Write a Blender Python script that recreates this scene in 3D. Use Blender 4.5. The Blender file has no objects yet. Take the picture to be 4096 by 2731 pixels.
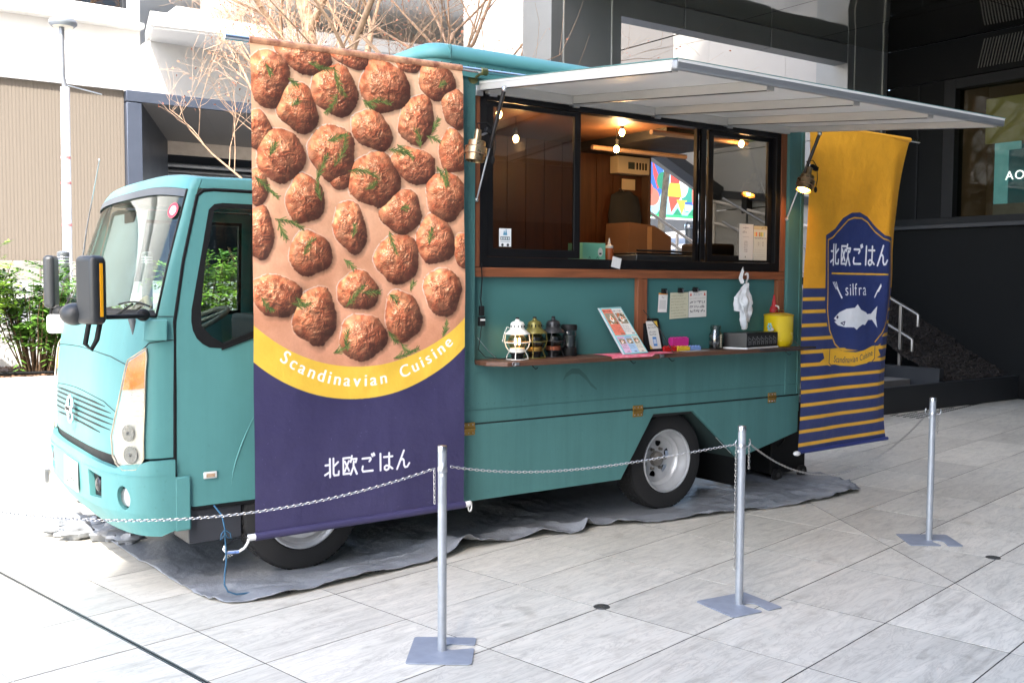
import bpy, bmesh, math, random
import numpy as np
from mathutils import Vector, Matrix, noise
from mathutils.geometry import tessellate_polygon

random.seed(7)
np.random.seed(7)
R = math.radians
sc = bpy.context.scene
COL = sc.collection

# ------------------------------------------------------------------ camera
cam_d = bpy.data.cameras.new('camera')
cam = bpy.data.objects.new('camera', cam_d)
COL.objects.link(cam)
yaw, pitch, roll = 0.61657708, 0.05827309, 0.00523372
fwd = Vector((math.sin(yaw) * math.cos(pitch), math.cos(yaw) * math.cos(pitch), -math.sin(pitch)))
rt = Vector((math.cos(yaw), -math.sin(yaw), 0))
up = rt.cross(fwd)
rt2 = rt * math.cos(roll) + up * math.sin(roll)
up2 = up * math.cos(roll) - rt * math.sin(roll)
cam.matrix_world = Matrix(((rt2.x, up2.x, -fwd.x, -5.00115), (rt2.y, up2.y, -fwd.y, -5.04776),
                           (rt2.z, up2.z, -fwd.z, 1.6), (0, 0, 0, 1)))
cam_d.sensor_width = 36
cam_d.lens = 35.42
cam_d.clip_start = 0.05
cam_d.clip_end = 500
sc.camera = cam

# ------------------------------------------------------------------ sky, sun, exposure
SUN_AZ = Vector((0.584, 0.811, 0)).normalized()      # the way the light travels
SUN_EL = R(46)
world = bpy.data.worlds.new('World')
sc.world = world
world.use_nodes = True
wn = world.node_tree
wn.nodes.clear()
sky = wn.nodes.new('ShaderNodeTexSky')
sky.sky_type = 'NISHITA'
sky.sun_disc = False
sky.sun_elevation = SUN_EL
sky.sun_rotation = math.atan2(-SUN_AZ.x, -SUN_AZ.y)
sky.air_density = 1.0
sky.dust_density = 2.5
bg = wn.nodes.new('ShaderNodeBackground')
bg.inputs['Strength'].default_value = 0.15
wo = wn.nodes.new('ShaderNodeOutputWorld')
wn.links.new(sky.outputs[0], bg.inputs['Color'])
wn.links.new(bg.outputs[0], wo.inputs['Surface'])
sun_d = bpy.data.lights.new('sun', 'SUN')
sun_d.energy = 2.0
sun_d.angle = R(0.53)
sun_d.color = (1.0, 0.95, 0.88)
sun = bpy.data.objects.new('sun', sun_d)
COL.objects.link(sun)
dirv = Vector((SUN_AZ.x * math.cos(SUN_EL), SUN_AZ.y * math.cos(SUN_EL), -math.sin(SUN_EL)))
sun.rotation_euler = dirv.to_track_quat('-Z', 'Y').to_euler()
sun.location = (-10, -10, 30)
sc.view_settings.view_transform = 'Standard'
sc.view_settings.look = 'None'
sc.view_settings.exposure = 2.85
sc.view_settings.gamma = 1
sc.view_settings.use_curve_mapping = False
sc.cycles.max_bounces = 8
sc.cycles.transparent_max_bounces = 16
sc.cycles.use_denoising = True

# ------------------------------------------------------------------ materials
def lin(c):
    return tuple(((x / 255) / 12.92 if x / 255 <= 0.04045 else ((x / 255 + 0.055) / 1.055) ** 2.4) for x in c[:3])

MATS = {}
def mat(name, rgb, rough=0.5, metal=0.0, var=0.12, scale=6.0, bump=0.0, bscale=120.0, stretch=None,
        spec=0.5, emit=None, estr=0.0, coat=0.0, dark=None, alpha=1.0, trans=0.0, sheen=0, streak=0.0):
    if name in MATS:
        return MATS[name]
    m = bpy.data.materials.new(name)
    m.use_nodes = True
    nt = m.node_tree
    b = nt.nodes['Principled BSDF']
    c = lin(rgb)
    tc = nt.nodes.new('ShaderNodeTexCoord')
    mp = nt.nodes.new('ShaderNodeMapping')
    nt.links.new(tc.outputs['Object'], mp.inputs['Vector'])
    if stretch:
        mp.inputs['Scale'].default_value = stretch
    n = nt.nodes.new('ShaderNodeTexNoise')
    n.inputs['Scale'].default_value = scale
    n.inputs['Detail'].default_value = 6
    n.inputs['Roughness'].default_value = 0.62
    nt.links.new(mp.outputs[0], n.inputs['Vector'])
    r = nt.nodes.new('ShaderNodeValToRGB')
    r.color_ramp.elements[0].position = 0.32
    r.color_ramp.elements[1].position = 0.7
    d = lin(dark) if dark else tuple(x * (1 - var) for x in c)
    r.color_ramp.elements[0].color = (*d, 1)
    r.color_ramp.elements[1].color = (*tuple(min(1, x * (1 + var * 0.6)) for x in c), 1)
    nt.links.new(n.outputs['Fac'], r.inputs['Fac'])
    if streak:
        m3 = nt.nodes.new('ShaderNodeMapping'); m3.inputs['Scale'].default_value = (7, 7, .55)
        nt.links.new(tc.outputs['Object'], m3.inputs['Vector'])
        n3 = nt.nodes.new('ShaderNodeTexNoise'); n3.inputs['Scale'].default_value = 1.6; n3.inputs['Detail'].default_value = 7; n3.inputs['Roughness'].default_value = .7
        nt.links.new(m3.outputs[0], n3.inputs['Vector'])
        r3 = nt.nodes.new('ShaderNodeMapRange'); r3.inputs['From Min'].default_value = .34; r3.inputs['From Max'].default_value = .62
        r3.inputs['To Min'].default_value = 1 - streak; r3.inputs['To Max'].default_value = 1.02
        nt.links.new(n3.outputs['Fac'], r3.inputs['Value'])
        n4 = nt.nodes.new('ShaderNodeTexNoise'); n4.inputs['Scale'].default_value = 34; n4.inputs['Detail'].default_value = 5
        nt.links.new(tc.outputs['Object'], n4.inputs['Vector'])
        r4 = nt.nodes.new('ShaderNodeMapRange'); r4.inputs['From Min'].default_value = .66; r4.inputs['From Max'].default_value = .78
        r4.inputs['To Min'].default_value = 1.0; r4.inputs['To Max'].default_value = 1 - streak * 2.2
        nt.links.new(n4.outputs['Fac'], r4.inputs['Value'])
        mm = nt.nodes.new('ShaderNodeMath'); mm.operation = 'MULTIPLY'
        nt.links.new(r3.outputs[0], mm.inputs[0]); nt.links.new(r4.outputs[0], mm.inputs[1])
        mc = nt.nodes.new('ShaderNodeMix'); mc.data_type = 'RGBA'; mc.blend_type = 'MULTIPLY'; mc.inputs[0].default_value = 1
        nt.links.new(r.outputs['Color'], mc.inputs[6]); nt.links.new(mm.outputs[0], mc.inputs[7])
        nt.links.new(mc.outputs[2], b.inputs['Base Color'])
    else:
        nt.links.new(r.outputs['Color'], b.inputs['Base Color'])
    mr = nt.nodes.new('ShaderNodeMapRange')
    mr.inputs['To Min'].default_value = max(0.02, rough - 0.08)
    mr.inputs['To Max'].default_value = min(1, rough + 0.1)
    nt.links.new(n.outputs['Fac'], mr.inputs['Value'])
    nt.links.new(mr.outputs[0], b.inputs['Roughness'])
    b.inputs['Metallic'].default_value = metal
    b.inputs['Specular IOR Level'].default_value = spec
    if coat:
        b.inputs['Coat Weight'].default_value = coat
        b.inputs['Coat Roughness'].default_value = 0.08
    if emit:
        b.inputs['Emission Color'].default_value = (*lin(emit), 1)
        b.inputs['Emission Strength'].default_value = estr
    if trans:
        b.inputs['Transmission Weight'].default_value = trans
    if bump:
        n2 = nt.nodes.new('ShaderNodeTexNoise')
        n2.inputs['Scale'].default_value = bscale
        n2.inputs['Detail'].default_value = 4
        nt.links.new(mp.outputs[0], n2.inputs['Vector'])
        bp = nt.nodes.new('ShaderNodeBump')
        bp.inputs['Strength'].default_value = bump
        bp.inputs['Distance'].default_value = 0.01
        nt.links.new(n2.outputs['Fac'], bp.inputs['Height'])
        nt.links.new(bp.outputs[0], b.inputs['Normal'])
    MATS[name] = m
    return m

def glass(name, tint=(235, 240, 238), rough=0.0, refl=1.0, base=0.04):
    if name in MATS:
        return MATS[name]
    m = bpy.data.materials.new(name)
    m.use_nodes = True
    nt = m.node_tree
    nt.nodes.clear()
    o = nt.nodes.new('ShaderNodeOutputMaterial')
    t = nt.nodes.new('ShaderNodeBsdfTransparent')
    t.inputs['Color'].default_value = (*lin(tint), 1)
    g = nt.nodes.new('ShaderNodeBsdfGlossy')
    g.inputs['Roughness'].default_value = rough
    f = nt.nodes.new('ShaderNodeFresnel')
    ge = nt.nodes.new('ShaderNodeNewGeometry')
    io = nt.nodes.new('ShaderNodeMapRange')          # the same reflectance from either side of the sheet
    io.inputs['To Min'].default_value = 1.5; io.inputs['To Max'].default_value = 1 / 1.5
    nt.links.new(ge.outputs['Backfacing'], io.inputs['Value'])
    nt.links.new(io.outputs[0], f.inputs['IOR'])
    mu = nt.nodes.new('ShaderNodeMath')
    mu.operation = 'MULTIPLY_ADD'
    mu.inputs[1].default_value = refl
    mu.inputs[2].default_value = base
    mu.use_clamp = True
    nt.links.new(f.outputs[0], mu.inputs[0])
    mx = nt.nodes.new('ShaderNodeMixShader')
    nt.links.new(mu.outputs[0], mx.inputs[0])
    nt.links.new(t.outputs[0], mx.inputs[1])
    nt.links.new(g.outputs[0], mx.inputs[2])
    nt.links.new(mx.outputs[0], o.inputs[0])
    MATS[name] = m
    return m

def img_mat(name, img, rough=0.6, bump=0.15, gain=1.0, spec=.4):
    m = bpy.data.materials.new(name)
    m.use_nodes = True
    nt = m.node_tree
    b = nt.nodes['Principled BSDF']
    ti = nt.nodes.new('ShaderNodeTexImage')
    ti.image = img
    ti.interpolation = 'Cubic'
    ti.extension = 'EXTEND'
    if gain != 1.0:
        hs = nt.nodes.new('ShaderNodeHueSaturation')
        hs.inputs['Value'].default_value = gain
        nt.links.new(ti.outputs[0], hs.inputs['Color'])
        nt.links.new(hs.outputs[0], b.inputs['Base Color'])
    else:
        nt.links.new(ti.outputs[0], b.inputs['Base Color'])
    b.inputs['Roughness'].default_value = rough
    b.inputs['Specular IOR Level'].default_value = spec
    if bump:
        n2 = nt.nodes.new('ShaderNodeTexNoise')
        n2.inputs['Scale'].default_value = 9
        n2.inputs['Detail'].default_value = 5
        tc = nt.nodes.new('ShaderNodeTexCoord')
        nt.links.new(tc.outputs['Object'], n2.inputs['Vector'])
        bp = nt.nodes.new('ShaderNodeBump')
        bp.inputs['Strength'].default_value = bump
        bp.inputs['Distance'].default_value = 0.03
        nt.links.new(n2.outputs['Fac'], bp.inputs['Height'])
        nt.links.new(bp.outputs[0], b.inputs['Normal'])
    return m

# ------------------------------------------------------------------ geometry helpers
WO = {}
def wo_of(o):
    return WO.get(o.name, Vector((0, 0, 0))) if o else Vector((0, 0, 0))

def tag(o, label=None, cat=None, group=None, kind=None):
    if label: o['label'] = label
    if cat: o['category'] = cat
    if group: o['group'] = group
    if kind: o['kind'] = kind
    return o

def thing(name, label, cat, loc=(0, 0, 0), group=None, kind=None):
    o = bpy.data.objects.new(name, None)
    o.empty_display_size = 0.1
    COL.objects.link(o)
    o.location = loc
    WO[o.name] = Vector(loc)
    return tag(o, label, cat, group, kind)

class G:
    def __init__(s):
        s.v = []; s.f = []; s.uv = None
    def add(s, vs, fs):
        k = len(s.v)
        s.v += [tuple(p) for p in vs]
        s.f += [tuple(i + k for i in f) for f in fs]
        return s
    def box(s, x0, x1, y0, y1, z0, z1):
        vs = [(x, y, z) for z in (z0, z1) for y in (y0, y1) for x in (x0, x1)]
        return s.add(vs, [(0, 2, 3, 1), (4, 5, 7, 6), (0, 1, 5, 4), (2, 6, 7, 3), (0, 4, 6, 2), (1, 3, 7, 5)])
    def obox(s, c, size, M=None):
        M = M or Matrix.Identity(3)
        c = Vector(c); a, b, d = size[0] / 2, size[1] / 2, size[2] / 2
        vs = [c + M @ Vector((x, y, z)) for z in (-d, d) for y in (-b, b) for x in (-a, a)]
        return s.add(vs, [(0, 2, 3, 1), (4, 5, 7, 6), (0, 1, 5, 4), (2, 6, 7, 3), (0, 4, 6, 2), (1, 3, 7, 5)])
    def beam(s, p0, p1, w, h):
        p0, p1 = Vector(p0), Vector(p1)
        d = p1 - p0; L = d.length; d.normalize()
        u = Vector((0, 0, 1)) if abs(d.z) < 0.95 else Vector((0, 1, 0))
        sx = d.cross(u).normalized(); uz = sx.cross(d)
        M = Matrix((sx, d, uz)).transposed()
        return s.obox((p0 + p1) / 2, (w, L, h), M)
    def cyl(s, p0, p1, r0, r1=None, n=14, caps=True):
        r1 = r0 if r1 is None else r1
        p0, p1 = Vector(p0), Vector(p1)
        d = (p1 - p0).normalized()
        a = d.orthogonal().normalized(); b = d.cross(a)
        vs = []
        for p, r in ((p0, r0), (p1, r1)):
            for i in range(n):
                t = 2 * math.pi * i / n
                vs.append(p + a * r * math.cos(t) + b * r * math.sin(t))
        fs = [(i, (i + 1) % n, n + (i + 1) % n, n + i) for i in range(n)]
        if caps:
            fs += [tuple(range(n - 1, -1, -1)), tuple(range(n, 2 * n))]
        return s.add(vs, fs)
    def tube(s, pts, r, n=8, closed=False, caps=True):
        pts = [Vector(p) for p in pts]
        N = len(pts)
        rs = r if isinstance(r, (list, tuple)) else [r] * N
        prev = None; vs = []
        for i, p in enumerate(pts):
            if closed:
                d = (pts[(i + 1) % N] - pts[i - 1]).normalized()
            else:
                d = (pts[min(i + 1, N - 1)] - pts[max(i - 1, 0)]).normalized()
            if prev is None:
                a = d.orthogonal().normalized()
            else:
                a = (prev - d * prev.dot(d))
                a = a.normalized() if a.length > 1e-6 else d.orthogonal().normalized()
            prev = a; b = d.cross(a)
            for k in range(n):
                t = 2 * math.pi * k / n
                vs.append(p + (a * math.cos(t) + b * math.sin(t)) * rs[i])
        fs = []
        for i in range(N if closed else N - 1):
            j = (i + 1) % N
            fs += [(i * n + k, i * n + (k + 1) % n, j * n + (k + 1) % n, j * n + k) for k in range(n)]
        if caps and not closed:
            fs += [tuple(range(n - 1, -1, -1)), tuple((N - 1) * n + k for k in range(n))]
        return s.add(vs, fs)
    def lathe(s, prof, c=(0, 0, 0), n=24, M=None, caps=True):
        M = M or Matrix.Identity(3)
        c = Vector(c); vs = []
        for r, z in prof:
            for k in range(n):
                t = 2 * math.pi * k / n
                vs.append(c + M @ Vector((r * math.cos(t), r * math.sin(t), z)))
        m = len(prof)
        fs = [(i * n + k, i * n + (k + 1) % n, (i + 1) * n + (k + 1) % n, (i + 1) * n + k) for i in range(m - 1) for k in range(n)]
        if caps and prof[0][0] > 1e-6: fs.append(tuple(range(n - 1, -1, -1)))
        if caps and prof[-1][0] > 1e-6: fs.append(tuple((m - 1) * n + k for k in range(n)))
        return s.add(vs, fs)
    def prism(s, poly, fn, w0, w1, holes=()):
        rings = [list(poly)] + [list(h) for h in holes]
        flat = [p for r in rings for p in r]
        tri = tessellate_polygon([[Vector((a, b, 0)) for a, b in r] for r in rings])
        n = len(flat)
        vs = [fn(a, b, w0) for a, b in flat] + [fn(a, b, w1) for a, b in flat]
        fs = [tuple(t) for t in tri] + [tuple(i + n for i in reversed(t)) for t in tri]
        k = 0
        for r in rings:
            m = len(r)
            for i in range(m):
                j = (i + 1) % m
                fs.append((k + i, k + j, n + k + j, n + k + i))
            k += m
        return s.add(vs, fs)
    def ball(s, c, r, n=14, m=9, sx=(1, 1, 1)):
        c = Vector(c); vs = []; fs = []
        for i in range(m + 1):
            a = math.pi * i / m
            for k in range(n):
                t = 2 * math.pi * k / n
                vs.append(c + Vector((r * sx[0] * math.sin(a) * math.cos(t), r * sx[1] * math.sin(a) * math.sin(t), r * sx[2] * math.cos(a))))
        for i in range(m):
            for k in range(n):
                fs.append((i * n + k, (i + 1) * n + k, (i + 1) * n + (k + 1) % n, i * n + (k + 1) % n))
        return s.add(vs, fs)
    def build(s, name, m, parent=None, smooth=None, bevel=0.0, seg=2, loc=None, fix=True, uvs=None, mod=None):
        if parent is not None:
            base = wo_of(parent)
        elif loc is not None:
            base = Vector(loc)
        else:
            xs = [p[0] for p in s.v]; ys = [p[1] for p in s.v]; zs = [p[2] for p in s.v]
            base = Vector(((min(xs) + max(xs)) / 2, (min(ys) + max(ys)) / 2, min(zs)))
        me = bpy.data.meshes.new(name)
        me.from_pydata([(p[0] - base.x, p[1] - base.y, p[2] - base.z) for p in s.v], [], s.f)
        if uvs is not None:
            ul = me.uv_layers.new(name='UVMap')
            for lp in me.loops:
                ul.data[lp.index].uv = uvs[lp.vertex_index]
        if fix:
            bm = bmesh.new(); bm.from_mesh(me)
            if uvs is None:
                bmesh.ops.remove_doubles(bm, verts=bm.verts, dist=1e-6)
            bmesh.ops.recalc_face_normals(bm, faces=bm.faces)
            bm.to_mesh(me); bm.free()
        me.materials.append(m)
        if smooth is not None:
            me.shade_smooth()
            me.set_sharp_from_angle(angle=R(smooth))
        o = bpy.data.objects.new(name, me)
        COL.objects.link(o)
        if parent is not None:
            o.parent = parent
        else:
            o.location = base
        WO[o.name] = base
        if bevel:
            b = o.modifiers.new('bevel', 'BEVEL')
            b.width = bevel; b.segments = seg; b.limit_method = 'ANGLE'; b.angle_limit = R(40)
            if smooth is None:
                me.shade_smooth(); me.set_sharp_from_angle(angle=R(35))
        return o

def copy_tree(o, parent=None, **kw):
    c = o.copy()
    COL.objects.link(c)
    if parent: c.parent = parent
    WO[c.name] = wo_of(o)
    for ch in list(o.children):
        copy_tree(ch, c)
    for k, v in kw.items():
        c[k] = v
    return c

def patch(poly, fn, off, th, du, dv, name, m, parent, holes=(), smooth=35, bevel=0):
    """flat outline in (u, v) laid on the curved surface fn(u, v, off) with thickness th"""
    rings = [list(poly)] + [list(h) for h in holes]
    flat = [p for r in rings for p in r]
    tri = tessellate_polygon([[Vector((a, b, 0)) for a, b in r] for r in rings])
    bm = bmesh.new()
    vs = [bm.verts.new((a, b, 0)) for a, b in flat]
    for t in tri:
        try: bm.faces.new([vs[i] for i in t])
        except ValueError: pass
    us = [p[0] for p in poly]; ws = [p[1] for p in poly]
    def cut(lo, hi, d, ax):
        k = math.ceil(lo / d + 1e-6) * d
        while k < hi - 1e-6:
            nrm = (1, 0, 0) if ax == 0 else (0, 1, 0)
            co = (k, 0, 0) if ax == 0 else (0, k, 0)
            bmesh.ops.bisect_plane(bm, geom=bm.verts[:] + bm.edges[:] + bm.faces[:], dist=1e-6, plane_co=co, plane_no=nrm)
            k += d
    if du: cut(min(us), max(us), du, 0)
    if dv: cut(min(ws), max(ws), dv, 1)
    bm.verts.index_update()
    g = G()
    pts = [v.co.copy() for v in bm.verts]
    n = len(pts)
    g.v = [tuple(fn(p.x, p.y, off)) for p in pts] + [tuple(fn(p.x, p.y, off - th)) for p in pts]
    for f in bm.faces:
        ix = [v.index for v in f.verts]
        g.f.append(tuple(ix)); g.f.append(tuple(i + n for i in reversed(ix)))
    for e in bm.edges:
        if len(e.link_faces) == 1:
            a, b = e.verts[0].index, e.verts[1].index
            g.f.append((a, b, b + n, a + n))
    bm.free()
    return g.build(name, m, parent, smooth=smooth, bevel=bevel)

def rrect(x0, x1, z0, z1, r, n=5):
    out = []
    for cx, cz, a0 in ((x1 - r, z1 - r, 0), (x0 + r, z1 - r, 90), (x0 + r, z0 + r, 180), (x1 - r, z0 + r, 270)):
        for i in range(n + 1):
            a = R(a0 + 90 * i / n)
            out.append((cx + r * math.cos(a), cz + r * math.sin(a)))
    return out

def rot_z(a): return Matrix.Rotation(a, 3, 'Z')

# ------------------------------------------------------------------ painter for flat print (pixels made here, nothing loaded)
_gl = {}
def glyph(ch):
    if ch not in _gl:
        cu = bpy.data.curves.new('glyph', 'FONT'); cu.body = ch
        ob = bpy.data.objects.new('glyph', cu); COL.objects.link(ob)
        dg = bpy.context.evaluated_depsgraph_get()
        me = ob.evaluated_get(dg).to_mesh()
        me.calc_loop_triangles()
        tr = [[(me.vertices[i].co.x, me.vertices[i].co.y) for i in t.vertices] for t in me.loop_triangles]
        w = max([p[0] for t in tr for p in t], default=0.3)
        _gl[ch] = (tr, w)
        ob.evaluated_get(dg).to_mesh_clear()
        bpy.data.objects.remove(ob); bpy.data.curves.remove(cu)
    return _gl[ch]

def vnoise(H, W, cell, seed=0):
    rs = np.random.RandomState(seed)
    gh, gw = int(H / cell) + 3, int(W / cell) + 3
    g = rs.rand(gh, gw)
    y = np.arange(H) / cell; x = np.arange(W) / cell
    yi = y.astype(int); xi = x.astype(int)
    fy = y - yi; fx = x - xi
    fy = fy * fy * (3 - 2 * fy); fx = fx * fx * (3 - 2 * fx)
    a = g[yi][:, xi]; b = g[yi][:, xi + 1]; c = g[yi + 1][:, xi]; d = g[yi + 1][:, xi + 1]
    return (a * (1 - fx) + b * fx) * (1 - fy)[:, None] + (c * (1 - fx) + d * fx) * fy[:, None]

class Paint:
    def __init__(s, w, h, ppm, bg=(255, 255, 255)):
        s.W = int(w * ppm) * 2; s.H = int(h * ppm) * 2; s.k = ppm * 2
        s.a = np.zeros((s.H, s.W, 3)); s.a[:] = np.array(bg) / 255
    def _bb(s, xs, ys, pad=0):
        x0 = max(0, int((min(xs) - pad) * s.k) - 1); x1 = min(s.W, int((max(xs) + pad) * s.k) + 2)
        y0 = max(0, int((min(ys) - pad) * s.k) - 1); y1 = min(s.H, int((max(ys) + pad) * s.k) + 2)
        if x1 <= x0 or y1 <= y0: return None
        X, Y = np.meshgrid((np.arange(x0, x1) + .5) / s.k, (np.arange(y0, y1) + .5) / s.k)
        return x0, x1, y0, y1, X, Y
    def poly(s, pts, col, al=1.0):
        q = s._bb([p[0] for p in pts], [p[1] for p in pts])
        if not q: return
        x0, x1, y0, y1, X, Y = q
        m = np.zeros(X.shape, bool)
        for i in range(len(pts)):
            ax, ay = pts[i - 1]; bx, by = pts[i]
            if ay == by: continue
            m ^= ((ay > Y) != (by > Y)) & (X < (bx - ax) * (Y - ay) / (by - ay) + ax)
        v = s.a[y0:y1, x0:x1]
        v[m] = v[m] * (1 - al) + np.array(col) / 255 * al
    def rect(s, x0, y0, x1, y1, col, al=1.0):
        s.poly([(x0, y0), (x1, y0), (x1, y1), (x0, y1)], col, al)
    def stroke(s, pts, w, col, al=1.0):
        q = s._bb([p[0] for p in pts], [p[1] for p in pts], w)
        if not q: return
        x0, x1, y0, y1, X, Y = q
        d = np.full(X.shape, 9.0)
        for (ax, ay), (bx, by) in zip(pts[:-1], pts[1:]):
            L = (bx - ax) ** 2 + (by - ay) ** 2 + 1e-12
            t = np.clip(((X - ax) * (bx - ax) + (Y - ay) * (by - ay)) / L, 0, 1)
            d = np.minimum(d, np.hypot(X - ax - t * (bx - ax), Y - ay - t * (by - ay)))
        m = d < w / 2
        v = s.a[y0:y1, x0:x1]
        v[m] = v[m] * (1 - al) + np.array(col) / 255 * al
    def ell(s, cx, cy, rx, ry, col, al=1.0):
        s.poly([(cx + rx * math.cos(t * math.pi / 16), cy + ry * math.sin(t * math.pi / 16)) for t in range(32)], col, al)
    def char(s, ch, x, y, h, col, rot=0.0, sx=1.0):
        tr, w = glyph(ch)
        c, n = math.cos(rot), math.sin(rot)
        for t in tr:
            s.poly([(x + (px * sx * c + py * n) * h, y + (px * sx * n - py * c) * h) for px, py in t], col)
        return w * sx * h
    def text(s, body, x, y, h, col, gap=0.06, sx=1.0, center=False):
        ws = [(glyph(ch)[1] if ch != ' ' else 0.3) * sx * h + gap * h for ch in body]
        if center: x -= sum(ws) / 2
        for ch, w in zip(body, ws):
            if ch != ' ': s.char(ch, x, y, h, col, 0, sx)
            x += w
        return x
    def scribble(s, x0, x1, y, h, col, seed=0, w=None):
        rs = random.Random(seed); x = x0
        while x < x1 - h * .3:
            k = rs.uniform(.35, .8) * h
            pts = [(x + rs.uniform(0, k), y - rs.uniform(0, h)) for _ in range(4)]
            s.stroke(pts, w or h * .16, col)
            x += k * 1.25
    def image(s, name):
        a = s.a.reshape(s.H // 2, 2, s.W // 2, 2, 3).mean((1, 3))[::-1]
        im = bpy.data.images.new(name, s.W // 2, s.H // 2)
        px = np.ones((s.H // 2, s.W // 2, 4), np.float32); px[..., :3] = np.clip(a, 0, 1)
        im.pixels.foreach_set(px.ravel())
        im.update(); im.pack()
        return im

def card(name, img_m, corners, parent=None, th=0.0012, **kw):
    """thin sheet with the print on its front; corners TL, TR, BR, BL"""
    TL, TR, BR, BL = [Vector(c) for c in corners]
    n = (TR - TL).cross(BL - TL).normalized() * th
    g = G()
    g.v = [tuple(p) for p in (TL, TR, BR, BL)] + [tuple(p + n) for p in (TL, TR, BR, BL)]
    g.f = [(0, 3, 2, 1), (4, 5, 6, 7), (0, 1, 5, 4), (1, 2, 6, 5), (2, 3, 7, 6), (3, 0, 4, 7)]
    uv = [(0, 1), (1, 1), (1, 0), (0, 0)] * 2
    return g.build(name, img_m, parent, uvs=uv, **kw)

# ------------------------------------------------------------------ shared materials
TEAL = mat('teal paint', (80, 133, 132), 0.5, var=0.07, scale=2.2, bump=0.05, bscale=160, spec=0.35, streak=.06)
TEALB = mat('teal box paint', (76, 121, 119), 0.55, var=0.09, scale=1.6, bump=0.1, bscale=90, spec=0.3, streak=.11)
BLACK = mat('black plastic', (20, 21, 22), 0.6, var=0.2, scale=14, bump=0.06, bscale=300, spec=.25)
RUBBER = mat('tyre rubber', (28, 28, 29), 0.8, var=0.25, scale=20, bump=0.12, bscale=140)
STEEL = mat('brushed steel', (190, 192, 195), 0.3, metal=1, var=0.08, scale=10)
CHROME = mat('chrome', (225, 226, 228), 0.08, metal=1, var=0.05)
GALV = mat('painted silver steel', (166, 170, 175), 0.36, metal=0.55, var=0.12, scale=18, bump=0.03, bscale=500)
PLATE = mat('grey powder coat', (138, 145, 156), 0.5, metal=0.2, var=0.14, scale=16, bump=.05, bscale=200)
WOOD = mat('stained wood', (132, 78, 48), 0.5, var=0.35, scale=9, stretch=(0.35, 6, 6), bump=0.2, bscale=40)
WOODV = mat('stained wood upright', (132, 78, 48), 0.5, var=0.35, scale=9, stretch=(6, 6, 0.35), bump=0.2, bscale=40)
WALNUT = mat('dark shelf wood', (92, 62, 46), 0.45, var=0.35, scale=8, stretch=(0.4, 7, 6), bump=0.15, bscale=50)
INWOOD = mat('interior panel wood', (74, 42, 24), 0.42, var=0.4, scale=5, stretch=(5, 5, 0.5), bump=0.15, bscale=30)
WHITE = mat('white plastic', (226, 225, 222), 0.4, var=0.03)
ALU = mat('white aluminium', (178, 175, 168), 0.42, var=0.06, scale=4, metal=0.1)
BRASS = mat('brass', (170, 135, 70), 0.4, metal=0.8, var=0.25, scale=30)
GLASSM = glass('clear glass')
CABG = glass('cab glass', (231, 238, 235), refl=.75, base=0.0)
DARKIN = mat('dark interior', (40, 41, 42), 0.75, var=0.2)

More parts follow.
